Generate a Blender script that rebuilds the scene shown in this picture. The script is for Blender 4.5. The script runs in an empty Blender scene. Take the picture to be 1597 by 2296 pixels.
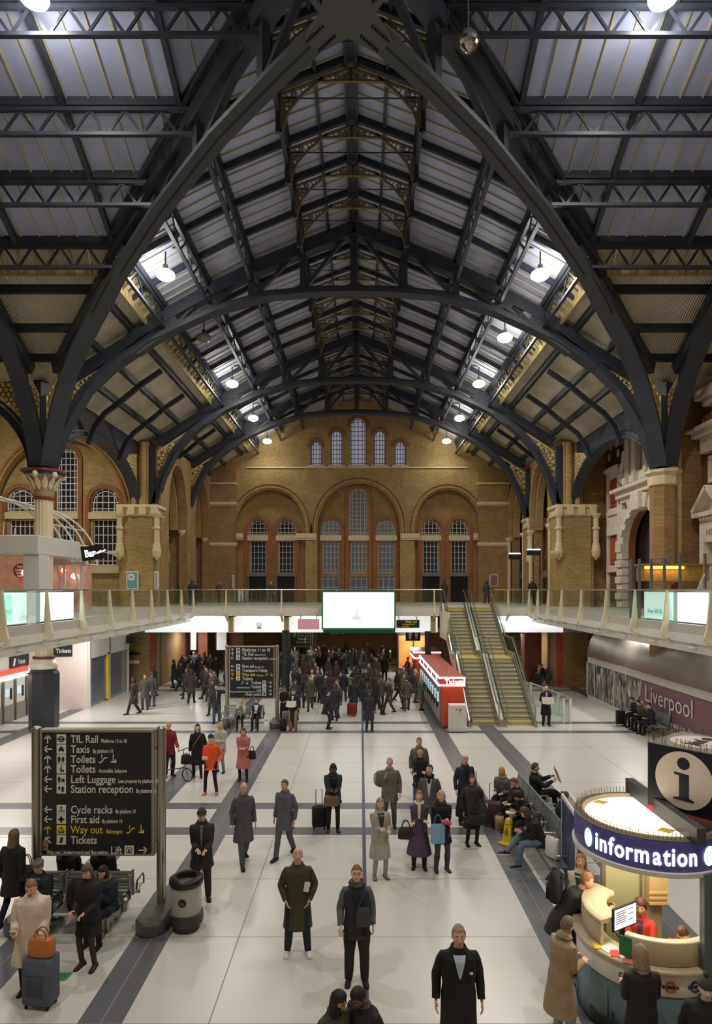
import bpy, bmesh, math, random
from math import pi, sin, cos, sqrt, atan2, radians
from mathutils import Vector, Matrix, noise
V = Vector
S = bpy.context.scene
C = bpy.context.collection
random.seed(7)

# ------------------------------------------------------------------ camera
EX, EZ = 0.3, 6.0                      # eye: a little right of the nave axis, at gallery handrail height
cd = bpy.data.cameras.new('camera'); cam = bpy.data.objects.new('camera', cd); C.objects.link(cam)
cam.location = (EX, 0, EZ); cam.rotation_euler = (pi/2, 0, 0)
cd.sensor_fit = 'HORIZONTAL'; cd.sensor_width = 36; cd.lens = 36*1430/1597
cd.shift_x = -10.5/1597; cd.shift_y = 173/1597; cd.clip_end = 300
S.camera = cam
# ------------------------------------------------------------------ world, exposure
w = bpy.data.worlds.new('night'); S.world = w; w.use_nodes = True
w.node_tree.nodes['Background'].inputs[0].default_value = (0.05, 0.06, 0.09, 1)
w.node_tree.nodes['Background'].inputs[1].default_value = 1.0
S.view_settings.view_transform = 'Standard'; S.view_settings.look = 'None'
S.view_settings.exposure = 0.38; S.view_settings.gamma = 1.0; S.view_settings.use_curve_mapping = False
NAVE_W, TRANS_W, UNDER_W = 1200, 1800, 120     # lamp powers
# nave / crossing dimensions (metres)
ZB, Z1, Z2, Z3, ZW = 14.2, 27.7, 39.6, 46.8, 53.0
HC = 13.5
DECK, DL, DR, DF = 4.93, -9.6, 10.25, 37.5      # gallery level, edges

def G(px, py):
    y = 8580/(py-1321); return (EX+(px-809)/1430*y, y)
def PX(px, Z): return EX+(px-809)/1430*Z
def PH(py, Z): return EZ+(1321-py)/1430*Z

# ------------------------------------------------------------------ materials
def lin(c): 
    c = c/255; return c/12.92 if c <= .04045 else ((c+.055)/1.055)**2.4
def rgb(t): return (lin(t[0]), lin(t[1]), lin(t[2]), 1)
MATS = {}
def mat(name, col, rough=.6, metal=0, emit=0, noise_=0, scale=20, bump=0, trans=0, alpha=1, ecol=None):
    if name in MATS: return MATS[name]
    m = bpy.data.materials.new(name); m.use_nodes = True; MATS[name] = m
    nt = m.node_tree; b = nt.nodes['Principled BSDF']
    b.inputs['Base Color'].default_value = rgb(col); b.inputs['Roughness'].default_value = rough
    b.inputs['Metallic'].default_value = metal
    if emit:
        b.inputs['Emission Color'].default_value = rgb(ecol or col); b.inputs['Emission Strength'].default_value = emit
    if trans: b.inputs['Transmission Weight'].default_value = trans
    if alpha < 1: b.inputs['Alpha'].default_value = alpha
    if noise_ or bump:
        tc = nt.nodes.new('ShaderNodeTexCoord'); n = nt.nodes.new('ShaderNodeTexNoise')
        n.inputs['Scale'].default_value = scale; n.inputs['Detail'].default_value = 4
        nt.links.new(tc.outputs['Object'], n.inputs['Vector'])
        if noise_:
            mx = nt.nodes.new('ShaderNodeMix'); mx.data_type = 'RGBA'; mx.blend_type = 'MULTIPLY'
            mx.inputs[0].default_value = 1
            r = nt.nodes.new('ShaderNodeMapRange'); r.inputs['To Min'].default_value = 1-noise_; r.inputs['To Max'].default_value = 1+noise_
            r.inputs['From Min'].default_value = .3; r.inputs['From Max'].default_value = .7
            nt.links.new(n.outputs[0], r.inputs[0]); mx.inputs[6].default_value = rgb(col)
            nt.links.new(r.outputs[0], mx.inputs[7]); nt.links.new(mx.outputs[2], b.inputs['Base Color'])
        if bump:
            bp = nt.nodes.new('ShaderNodeBump'); bp.inputs['Strength'].default_value = bump; bp.inputs['Distance'].default_value = .02
            nt.links.new(n.outputs[0], bp.inputs['Height']); nt.links.new(bp.outputs[0], b.inputs['Normal'])
    return m
def brick(name, c1, c2, mortar, bw=.225, bh=.075, scale=1, rough=.85):
    if name in MATS: return MATS[name]
    m = mat(name, c1, rough); nt = m.node_tree; b = nt.nodes['Principled BSDF']
    tc = nt.nodes.new('ShaderNodeTexCoord'); sx = nt.nodes.new('ShaderNodeSeparateXYZ'); ad = nt.nodes.new('ShaderNodeMath')
    cb = nt.nodes.new('ShaderNodeCombineXYZ'); bt = nt.nodes.new('ShaderNodeTexBrick')
    nt.links.new(tc.outputs['Object'], sx.inputs[0]); nt.links.new(sx.outputs[0], ad.inputs[0]); nt.links.new(sx.outputs[1], ad.inputs[1])
    nt.links.new(ad.outputs[0], cb.inputs[0]); nt.links.new(sx.outputs[2], cb.inputs[1]); nt.links.new(cb.outputs[0], bt.inputs['Vector'])
    bt.inputs['Scale'].default_value = 1; bt.inputs['Brick Width'].default_value = bw*scale; bt.inputs['Row Height'].default_value = bh*scale
    bt.inputs['Mortar Size'].default_value = .008*scale; bt.inputs['Bias'].default_value = -.1
    bt.inputs['Color1'].default_value = rgb(c1); bt.inputs['Color2'].default_value = rgb(c2); bt.inputs['Mortar'].default_value = rgb(mortar)
    n = nt.nodes.new('ShaderNodeTexNoise'); n.inputs['Scale'].default_value = .9; n.inputs['Detail'].default_value = 6
    nt.links.new(tc.outputs['Object'], n.inputs['Vector'])
    r = nt.nodes.new('ShaderNodeMapRange'); r.inputs['From Min'].default_value = .3; r.inputs['From Max'].default_value = .7
    r.inputs['To Min'].default_value = .84; r.inputs['To Max'].default_value = 1.1
    mx = nt.nodes.new('ShaderNodeMix'); mx.data_type = 'RGBA'; mx.blend_type = 'MULTIPLY'; mx.inputs[0].default_value = 1
    nt.links.new(n.outputs[0], r.inputs[0]); nt.links.new(bt.outputs[0], mx.inputs[6]); nt.links.new(r.outputs[0], mx.inputs[7])
    nt.links.new(mx.outputs[2], b.inputs['Base Color'])
    return m
def corrugated(name, col, axis):
    m = mat(name, col, .6); nt = m.node_tree; b = nt.nodes['Principled BSDF']
    tc = nt.nodes.new('ShaderNodeTexCoord'); wv = nt.nodes.new('ShaderNodeTexWave'); wv.bands_direction = axis
    wv.inputs['Scale'].default_value = 3.2; wv.inputs['Distortion'].default_value = 0
    nt.links.new(tc.outputs['Object'], wv.inputs['Vector'])
    bp = nt.nodes.new('ShaderNodeBump'); bp.inputs['Distance'].default_value = .05; bp.inputs['Strength'].default_value = 1
    nt.links.new(wv.outputs['Fac'], bp.inputs['Height']); nt.links.new(bp.outputs[0], b.inputs['Normal'])
    n = nt.nodes.new('ShaderNodeTexNoise'); n.inputs['Scale'].default_value = .8; n.inputs['Detail'].default_value = 5
    nt.links.new(tc.outputs['Object'], n.inputs['Vector'])
    r = nt.nodes.new('ShaderNodeMapRange'); r.inputs['From Min'].default_value = .3; r.inputs['From Max'].default_value = .7
    r.inputs['To Min'].default_value = .8; r.inputs['To Max'].default_value = 1.1
    mx = nt.nodes.new('ShaderNodeMix'); mx.data_type = 'RGBA'; mx.blend_type = 'MULTIPLY'; mx.inputs[0].default_value = 1
    mx.inputs[6].default_value = rgb(col); nt.links.new(n.outputs[0], r.inputs[0]); nt.links.new(r.outputs[0], mx.inputs[7])
    nt.links.new(mx.outputs[2], b.inputs['Base Color'])
    return m
IRON = mat('iron', (50, 56, 68), .45, 0, noise_=.15, scale=3)
IRON2 = mat('iron_plate', (58, 61, 68), .5, 0, noise_=.12, scale=3)
IRONB = mat('iron_brown', (64, 54, 50), .6)
GLZ = mat('roof_glazing', (172, 180, 212), .65, noise_=.16, scale=.35)
BAR = mat('glazing_bar', (190, 182, 152), .5)
CREAM = mat('cream_steel', (222, 214, 180), .45, noise_=.05, scale=4)
CREAM2 = mat('cream_steel_light', (226, 224, 208), .45, noise_=.05, scale=4)
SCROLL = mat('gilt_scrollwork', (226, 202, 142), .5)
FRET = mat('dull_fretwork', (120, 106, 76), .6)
STONE = mat('cream_stone', (214, 198, 158), .75, noise_=.1, scale=5, bump=.2)
WSTONE = mat('white_stone', (222, 212, 192), .75, noise_=.1, scale=4, bump=.3)
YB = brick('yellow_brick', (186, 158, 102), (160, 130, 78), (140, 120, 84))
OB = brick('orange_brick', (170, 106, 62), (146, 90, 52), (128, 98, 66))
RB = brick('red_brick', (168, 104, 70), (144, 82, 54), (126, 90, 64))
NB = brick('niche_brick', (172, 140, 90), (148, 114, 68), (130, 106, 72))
MUL = mat('window_mullion', (200, 200, 196), .5)
WGL = mat('night_glass', (40, 44, 58), .12)
WGL2 = mat('pale_glass', (172, 172, 192), .3, emit=.28)  # emission puts presumed light from behind into the pane itself
WGL3 = mat('grey_glass', (96, 100, 112), .2, emit=.06)  # faint emission adds the same backlight to these panes
DARK = mat('dark_paint', (24, 26, 32), .5)
SIGN = mat('sign_black', (34, 36, 40), .45)
WHITE = mat('white_paint', (236, 234, 228), .5)
OFFW = mat('off_white_panel', (214, 212, 204), .5, noise_=.03, scale=2)
STEEL = mat('brushed_steel', (176, 172, 160), .28, .9, noise_=.05, scale=30)
SEATM = mat('seat_metal', (150, 152, 150), .4, .35)
TXT = mat('sign_white', (232, 232, 228), .6)
TXY = mat('sign_yellow', (232, 214, 40), .6)
GLOW = mat('white_screen', (244, 248, 246), .4, emit=1.6)
GLOW2 = mat('light_box', (250, 250, 250), .4, emit=1.0)
RED = mat('ticket_red', (214, 78, 44), .45)
BLK = mat('black_plastic', (26, 26, 28), .4)
GRAN = mat('dark_granite', (92, 88, 84), .4, noise_=.35, scale=60)
def glassmat():
    m = bpy.data.materials.new('clear_glass'); m.use_nodes = True; nt = m.node_tree; nt.nodes.clear()
    o = nt.nodes.new('ShaderNodeOutputMaterial'); t = nt.nodes.new('ShaderNodeBsdfTransparent'); g = nt.nodes.new('ShaderNodeBsdfGlossy')
    mx = nt.nodes.new('ShaderNodeMixShader'); t.inputs[0].default_value = (.86, .91, .89, 1); g.inputs['Roughness'].default_value = .03
    g.inputs[0].default_value = (.9, 1, .97, 1); mx.inputs[0].default_value = .08
    nt.links.new(t.outputs[0], mx.inputs[1]); nt.links.new(g.outputs[0], mx.inputs[2]); nt.links.new(mx.outputs[0], o.inputs[0])
    return m
GLASS = glassmat()
GEDGE = mat('glass_edge_green', (70, 150, 120), .3)

# ------------------------------------------------------------------ mesh builder
class MB:
    def __init__(s): s.v = []; s.f = []; s.m = []
    def add(s, vs, fs, mi=0):
        o = len(s.v); s.v += [tuple(v) for v in vs]; s.f += [tuple(i+o for i in f) for f in fs]; s.m += [mi]*len(fs); return s
    def box(s, x0, x1, y0, y1, z0, z1, mi=0, M=None):
        vs = [V((x, y, z)) for z in (z0, z1) for y in (y0, y1) for x in (x0, x1)]
        if M: vs = [M @ v for v in vs]
        return s.add(vs, [(0,2,3,1),(4,5,7,6),(0,1,5,4),(2,6,7,3),(0,4,6,2),(1,3,7,5)], mi)
    def rbox(s, x0, x1, y0, y1, z0, z1, b=.01, mi=0, M=None):
        bm = bmesh.new(); bmesh.ops.create_cube(bm, size=1)
        for v in bm.verts: v.co = V(((x0+x1)/2+v.co.x*(x1-x0), (y0+y1)/2+v.co.y*(y1-y0), (z0+z1)/2+v.co.z*(z1-z0)))
        bmesh.ops.bevel(bm, geom=bm.edges[:], offset=b, segments=2, affect='EDGES', profile=.5)
        bm.verts.ensure_lookup_table()
        vs = [v.co.copy() for v in bm.verts]; fs = [[v.index for v in f.verts] for f in bm.faces]; bm.free()
        if M: vs = [M @ v for v in vs]
        return s.add(vs, fs, mi)
    def bar(s, a, b, w, d=None, mi=0, up=(0,0,1)):
        a = V(a); b = V(b); d = d or w; t = (b-a)
        if t.length < 1e-6: return s
        t.normalize(); u = V(up)
        if abs(t.dot(u)) > .98: u = V((0,1,0))
        x = t.cross(u).normalized(); z = x.cross(t)
        vs = [p+x*i*w/2+z*j*d/2 for p in (a, b) for i, j in ((-1,-1),(1,-1),(1,1),(-1,1))]
        return s.add(vs, [(0,1,2,3),(7,6,5,4),(0,4,5,1),(1,5,6,2),(2,6,7,3),(3,7,4,0)], mi)
    def loft(s, rings, closed=True, caps=True, mi=0):
        n = len(rings[0]); vs = [p for r in rings for p in r]; fs = []
        for i in range(len(rings)-1):
            for j in range(n if closed else n-1):
                k = (j+1) % n; fs.append((i*n+j, i*n+k, (i+1)*n+k, (i+1)*n+j))
        if caps and closed: fs.append(tuple(range(n-1, -1, -1))); fs.append(tuple((len(rings)-1)*n+j for j in range(n)))
        return s.add(vs, fs, mi)
    def tube(s, pts, r, n=8, mi=0, caps=True, flat=1.0, closed=False):
        pts = [V(p) for p in pts]; rs = r if isinstance(r, (list, tuple)) else [r]*len(pts)
        rings = []; px = None
        for i, p in enumerate(pts):
            if closed: t = pts[(i+1) % len(pts)]-pts[i-1]
            else: t = pts[min(i+1, len(pts)-1)]-pts[max(i-1, 0)]
            t.normalize()
            if px is None:
                u = V((0,0,1)) if abs(t.z) < .9 else V((0,1,0)); px = t.cross(u).normalized()
            px = (px-t*px.dot(t)).normalized(); py = t.cross(px)
            rings.append([p+(px*cos(2*pi*k/n)+py*flat*sin(2*pi*k/n))*rs[i] for k in range(n)])
        if closed: rings.append(rings[0])
        return s.loft(rings, True, caps and not closed, mi)
    def lathe(s, prof, c=(0,0,0), n=24, mi=0, a0=0, a1=2*pi, phase=0, cap=True):
        full = abs(a1-a0-2*pi) < 1e-6; k = n if full else n+1
        rings = [[V((c[0]+r*cos(a0+phase+(a1-a0)*j/n), c[1]+r*sin(a0+phase+(a1-a0)*j/n), c[2]+z)) for j in range(k)] for r, z in prof]
        if full: return s.loft(rings, True, cap and prof[0] != prof[-1], mi)
        s.loft(rings, False, False, mi); k = len(rings)
        if prof[0] == prof[-1]: s.add([r[0] for r in rings[:-1]], [tuple(range(k-1))], mi); s.add([r[-1] for r in rings[:-1]], [tuple(range(k-1))], mi)
        return s
    def ell(s, c, r, n=12, m=8, mi=0, M=None):
        c = V(c); rings = []
        for i in range(m+1):
            ph = pi*i/m; q = max(sin(ph), .001)
            rings.append([V((r[0]*q*cos(2*pi*j/n), r[1]*q*sin(2*pi*j/n), -r[2]*cos(ph))) for j in range(n)])
        rings = [[(M @ p if M else p)+c for p in g] for g in rings]
        return s.loft(rings, True, False, mi)
    def prism(s, poly, h, org=(0,0,0), u=(1,0,0), v=(0,0,1), mi=0):
        o = V(org); u = V(u); v = V(v); n = u.cross(v).normalized()*h
        a = [o+u*p[0]+v*p[1] for p in poly]; k = len(a)
        return s.add(a+[p+n for p in a], [tuple(range(k-1,-1,-1)), tuple(range(k, 2*k))]+[(i,(i+1)%k,(i+1)%k+k,i+k) for i in range(k)], mi)
    def build(s, name, mats, parent=None, smooth=False, local=False):
        me = bpy.data.meshes.new(name)
        vs = s.v
        if parent is not None and not local:
            q = abs_loc(parent); vs = [(a-q[0], b-q[1], c-q[2]) for a, b, c in vs]
        me.from_pydata(vs, [], s.f)
        if not isinstance(mats, (list, tuple)): mats = [mats]
        for m in mats: me.materials.append(m)
        if len(mats) > 1: me.polygons.foreach_set('material_index', s.m)
        if smooth:
            me.polygons.foreach_set('use_smooth', [True]*len(s.f))
        bm = bmesh.new(); bm.from_mesh(me); bmesh.ops.recalc_face_normals(bm, faces=bm.faces); bm.to_mesh(me); bm.free()
        if smooth: me.set_sharp_from_angle(angle=radians(50))
        o = bpy.data.objects.new(name, me); C.objects.link(o)
        if parent is not None: o.parent = parent
        return o
def abs_loc(o):
    q = V((0,0,0))
    while o is not None: q += V(o.location); o = o.parent
    return q
def thing(name, label, cat, loc=(0,0,0), rz=0, group=None):
    o = bpy.data.objects.new(name, None); C.objects.link(o); o.location = loc; o.rotation_euler = (0,0,rz)
    o.empty_display_size = .2; tag(o, label, cat, group); return o
def tag(o, label, cat, group=None, kind=None):
    o['label'] = label; o['category'] = cat
    if group: o['group'] = group
    if kind: o['kind'] = kind
    return o
def struct(o, label=None, cat=None):
    o['kind'] = 'structure'
    if label: o['label'] = label
    if cat: o['category'] = cat
    return o
def dup(root, loc, rz=None, label=None, group=None):
    def cp(o, par):
        c = o.copy(); C.objects.link(c)
        if par is not None: c.parent = par
        for ch in list(o.children): cp(ch, c)
        return c
    r = cp(root, None); r.location = loc
    if rz is not None: r.rotation_euler = (0,0,rz)
    if label: r['label'] = label
    if group: r['group'] = group
    return r
def plate(name, outer, holes, th, mat_, parent=None, org=(0,0,0), u=(1,0,0), v=(0,0,1), build=True):
    """flat plate with holes, outline in (u,v) from org, thickness th along u x v (away: negative)"""
    cu = bpy.data.curves.new('tmp', 'CURVE'); cu.dimensions = '2D'; cu.fill_mode = 'BOTH'; cu.extrude = abs(th)/2
    for pl in [outer]+list(holes):
        sp = cu.splines.new('POLY'); sp.points.add(len(pl)-1)
        for i, p in enumerate(pl): sp.points[i].co = (p[0], p[1], 0, 1)
        sp.use_cyclic_u = True
    ob = bpy.data.objects.new('tmp', cu); C.objects.link(ob)
    dg = bpy.context.evaluated_depsgraph_get(); me = bpy.data.meshes.new_from_object(ob.evaluated_get(dg))
    bpy.data.objects.remove(ob); bpy.data.curves.remove(cu)
    u = V(u); v = V(v); n = u.cross(v).normalized(); o = V(org)+n*th/2
    mb = MB(); mb.add([o+u*q.co.x+v*q.co.y+n*q.co.z for q in me.vertices], [tuple(p.vertices) for p in me.polygons])
    bpy.data.meshes.remove(me)
    return mb.build(name, mat_, parent) if build else mb
def text(s, size, org, mat_, parent=None, u=(1,0,0), v=(0,0,1), align='LEFT', bold=0.012, th=.004, name='lettering', shear=0, sx=1, local=False):
    cu = bpy.data.curves.new('tmp', 'FONT'); cu.body = s; cu.size = size; cu.align_x = align; cu.extrude = th/2; cu.offset = bold*size
    cu.resolution_u = 3; cu.shear = shear
    ob = bpy.data.objects.new('tmp', cu); C.objects.link(ob)
    dg = bpy.context.evaluated_depsgraph_get(); me = bpy.data.meshes.new_from_object(ob.evaluated_get(dg))
    bpy.data.objects.remove(ob); bpy.data.curves.remove(cu)
    u = V(u); v = V(v); n = u.cross(v).normalized(); o = V(org)+n*th/2
    mb = MB(); mb.add([o+u*q.co.x*sx+v*q.co.y+n*q.co.z for q in me.vertices], [tuple(p.vertices) for p in me.polygons])
    bpy.data.meshes.remove(me)
    return mb.build(name, mat_, parent, local=local)
def light(name, kind, loc, power, col=(1,1,1), size=.3, rot=(0,0,0), spot=None, parent=None, sy=None):
    l = bpy.data.lights.new(name, kind); l.energy = power; l.color = col
    if kind == 'AREA':
        l.size = size
        if sy: l.shape = 'RECTANGLE'; l.size_y = sy
    else: l.shadow_soft_size = size
    if spot: l.spot_size = spot; l.spot_blend = .6
    o = bpy.data.objects.new(name, l); C.objects.link(o); o.location = loc; o.rotation_euler = rot
    if parent is not None: o.parent = parent; o.location = V(loc)-abs_loc(parent)
    return o
ORD = ['first','second','third','fourth','fifth','sixth','seventh','eighth','ninth','tenth','eleventh','twelfth','thirteenth','fourteenth','fifteenth','sixteenth','seventeenth','eighteenth','nineteenth','twentieth','twenty-first','twenty-second']
# ------------------------------------------------------------------ floor
TERR = mat('terrazzo', (212, 209, 202), .28, noise_=.06, scale=90)
TGREY = mat('terrazzo_grey', (104, 106, 112), .32, noise_=.22, scale=120)
JOINT = mat('floor_joint', (70, 76, 92), .4)
GROUT = mat('floor_grout', (150, 142, 128), .6)
def make_floor():
    xb = [(-14.2,-13.5),(-5.75,-5.1),(-3.62,-3.0),(3.35,3.95),(5.45,6.15),(12.9,13.6)]
    yb = []
    for k in range(-1, 5): yb += [(15.57+11*k, 16.07+11*k), (17.4+11*k, 17.9+11*k)]
    xs = sorted(set([-30, 30]+[a for p in xb for a in p])); ys = sorted(set([-6, 66]+[a for p in yb for a in p if a > -6]))
    mb = MB()
    def inb(a, bs): return any(p[0]-1e-6 <= a <= p[1]+1e-6 for p in bs)
    for i in range(len(xs)-1):
        for j in range(len(ys)-1):
            mx, my = (xs[i]+xs[i+1])/2, (ys[j]+ys[j+1])/2
            mb.add([(xs[i],ys[j],0),(xs[i+1],ys[j],0),(xs[i+1],ys[j+1],0),(xs[i],ys[j+1],0)], [(0,1,2,3)], 1 if inb(mx, xb) or inb(my, yb) else 0)
    f = mb.build('floor', [TERR, TGREY]); struct(f)
    g = MB()
    g.box(.34,.42,-6,45,.0,.004)
    g.build('floor_groove', JOINT, f)
    g = MB()
    for x in (-1.8, -3.3, 3.65, 5.8, -5.43, 9): g.box(x-.008,x+.008,-6,60,0,.002)
    for k in range(0, 26): g.box(-12,12,2.2+k*2.2,2.2+k*2.2+.008,0,.002)
    g.build('tile_joint', GROUT, f)
make_floor()

# ------------------------------------------------------------------ roof profile
PP = [(0,15.8),(2.2,14.95),(4.45,14.0),(6.3,13.05),(8.2,12.0),(9.6,10.96),(12.25,9.3),(13.55,8.5)]
LL = [(0,12.92),(1.8,12.88),(3.75,12.7),(6.07,12.05),(7.62,11.35),(8.6,10.85),(9.37,10.3),(10.5,9.5),(11.5,8.54),(12.47,6.9),(13.05,5.25)]
def ip(t, a):
    a = abs(a)
    for i in range(len(t)-1):
        if a <= t[i+1][0]: 
            k = (a-t[i][0])/(t[i+1][0]-t[i][0]); return t[i][1]+k*(t[i+1][1]-t[i][1])
    return t[-1][1]
def P(a): return ip(PP, a)+EZ
def L(a): return ip(LL, a)+EZ
def R(a): return P(a)+.42
XE = 24.0
def roof_quads(a0, a1):
    q = []
    for s in (-1, 1):
        q.append(('n', [(s*a0, ZB+a0, R(a0)), (s*a1, ZB+a1, R(a1)), (s*a1, ZW+.5, R(a1)), (s*a0, ZW+.5, R(a0))]))
        q.append(('n', [(s*a0, ZB-a0, R(a0)), (s*a1, ZB-a1, R(a1)), (s*a1, -4, R(a1)), (s*a0, -4, R(a0))]))
        for t in (-1, 1):
            q.append(('t', [(s*a0, ZB+t*a0, R(a0)), (s*a1, ZB+t*a1, R(a1)), (s*XE, ZB+t*a1, R(a1)), (s*XE, ZB+t*a0, R(a0))]))
    return q
def sheet(mb, q, th=.05):
    vs = [V(p) for p in q]; n = (vs[1]-vs[0]).cross(vs[2]-vs[0]).normalized()
    if n.z < 0: n = -n
    mb.add(vs+[v+n*th for v in vs], [(0,1,2,3),(7,6,5,4),(0,4,5,1),(1,5,6,2),(2,6,7,3),(3,7,4,0)])
def make_ceiling():
    mb = MB()
    for a0, a1 in ((0,2.2),(2.2,4.45),(4.45,6.3),(6.3,8.2)):
        for k, q in roof_quads(a0, a1): sheet(mb, q)
    c = struct(mb.build('ceiling', GLZ))
    n, t = MB(), MB()
    for a0, a1 in ((8.2,9.6),(9.6,12.25),(12.25,13.5)):
        for k, q in roof_quads(a0, a1): sheet(n if k == 'n' else t, q)
    # outer aisles roofs beyond the columns
    sheet(n, [(-13.5,27.7,R(13.5)),(-24,27.7,R(13.5)+4.4),(-24,39.6,R(13.5)+4.4),(-13.5,39.6,R(13.5))])
    sheet(n, [(13.5,27.7,R(13.5)),(15.6,27.7,R(13.5)+.8),(15.6,39.6,R(13.5)+.8),(13.5,39.6,R(13.5))])
    n.build('corrugated_roof_nave', corrugated('corrugated_nave', (236,228,202), 'Y'), c)
    t.build('corrugated_roof_transept', corrugated('corrugated_transept', (236,228,202), 'X'), c)
    # glazing bars, down the slope, drawn as one pattern
    g = MB()
    def down(fx, a0, a1, m=.0):
        xs = sorted({a0, a1, *[p[0] for p in PP if a0 < p[0] < a1]})
        for i in range(len(xs)-1): g.bar(fx(xs[i], -.03), fx(xs[i+1], -.03), .05, .06)
    y = 15.0
    while y < ZW:
        am = min(8.2, y-ZB)
        for s in (-1, 1): down(lambda a, d: (s*a, y, R(a)+d), .12, am)
        y += .52
    x = .4
    while x < 17:
        for s in (-1, 1):
            if x > .2: down(lambda a, d: (s*x, ZB+a, R(a)+d), .12, min(8.2, x))
        x += .66
    g.build('glazing_bars', BAR, c)
    # tray gutters in the four valleys
    v = MB(); d = MB()
    for s in (-1, 1):
        pts = [(a, R(a)-.12) for a, _ in PP[:5]]
        for i in range(len(pts)-1):
            a, b = pts[i], pts[i+1]
            p, q = V((s*a[0], ZB+a[0], a[1])), V((s*b[0], ZB+b[0], b[1]))
            v.bar(p, q, .34, .08)
            o = V((1,0,0)) if s < 0 else V((-1,0,0))
            for k in (-.24, .24): d.bar(p+V((k,-k*s,.0)), q+V((k,-k*s,.0)), .12, .26)
    v.build('valley_gutter', mat('gutter_buff', (150,140,116), .6), c); d.build('gutter_edge', IRON, c)
    return c
make_ceiling()

# ------------------------------------------------------------------ roof trusses
def ribbon(mb, pts, d, wd, org, u, mi=0, off=0):
    """sweep a rectangle (depth d in plane, width wd across) along 2D points (a,z) in the vertical plane org + u*a"""
    o = V(org); u = V(u); n = u.cross(V((0,0,1))).normalized()
    rings = []
    for i, p in enumerate(pts):
        a = pts[max(i-1,0)]; b = pts[min(i+1,len(pts)-1)]
        t = ((b[0]-a[0])*u.length, b[1]-a[1]); l = math.hypot(*t) or 1; nx, nz = -t[1]/l, t[0]/l
        ring = []
        for k, j in ((-1,-1),(1,-1),(1,1),(-1,1)):
            ring.append(o+u*(p[0]+nx*(k*d/2+off)/u.length)+V((0,0,p[1]+nz*(k*d/2+off)))+n*j*wd/2)
        rings.append(ring)
    mb.loft(rings)
def rings_in(mb, poly, r, org, u, wd=.05, t=.035):
    """openwork of ring tracery filling a 2D polygon"""
    o = V(org); u = V(u); ul = u.length; n = u.cross(V((0,0,1))).normalized()
    def inside(x, y, m):
        c = False; k = len(poly); md = 1e9
        for i in range(k):
            x1, y1 = poly[i]; x2, y2 = poly[(i+1) % k]
            if (y1 > y) != (y2 > y) and x < (x2-x1)*(y-y1)/(y2-y1)+x1: c = not c
            l2 = (x2-x1)**2+(y2-y1)**2; q = max(0, min(1, ((x-x1)*(x2-x1)+(y-y1)*(y2-y1))/l2))
            md = min(md, math.hypot(x-x1-q*(x2-x1), y-y1-q*(y2-y1)))
        return c and md > m
    xs = [p[0] for p in poly]; ys = [p[1] for p in poly]
    y = min(ys); row = 0
    def ring(cx, cy, rr, k=10):
        w_ = []
        for i in range(k):
            an = 2*pi*i/k
            w_.append([(cx+q*cos(an), cy+q*sin(an)) for q in (rr-t, rr+t)])
        vs = []
        for a, b in w_:
            for p in (a, b):
                for s in (-1, 1): vs.append(o+u*(p[0]/ul)+V((0,0,p[1]))+n*s*wd/2)
        fs = []
        for i in range(k):
            j = (i+1) % k; A, B = i*4, j*4
            fs += [(A,B,B+2,A+2),(A+1,A+3,B+3,B+1),(A,A+1,B+1,B),(A+2,B+2,B+3,A+3)]
        mb.add(vs, fs)
    while y < max(ys):
        x = min(xs)+(r if row % 2 else 0)
        while x < max(xs):
            if inside(x, y, r*.55): ring(x, y, r); 
            if inside(x, y, r*1.3):
                ring(x, y, r*.42, 6)
            x += r*2
        y += r*1.75; row += 1
    for i in range(len(poly)):
        a, b = poly[i], poly[(i+1) % len(poly)]
        mb.bar(o+u*(a[0]/ul)+V((0,0,a[1])), o+u*(b[0]/ul)+V((0,0,b[1])), .06, .09, up=n)
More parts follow.
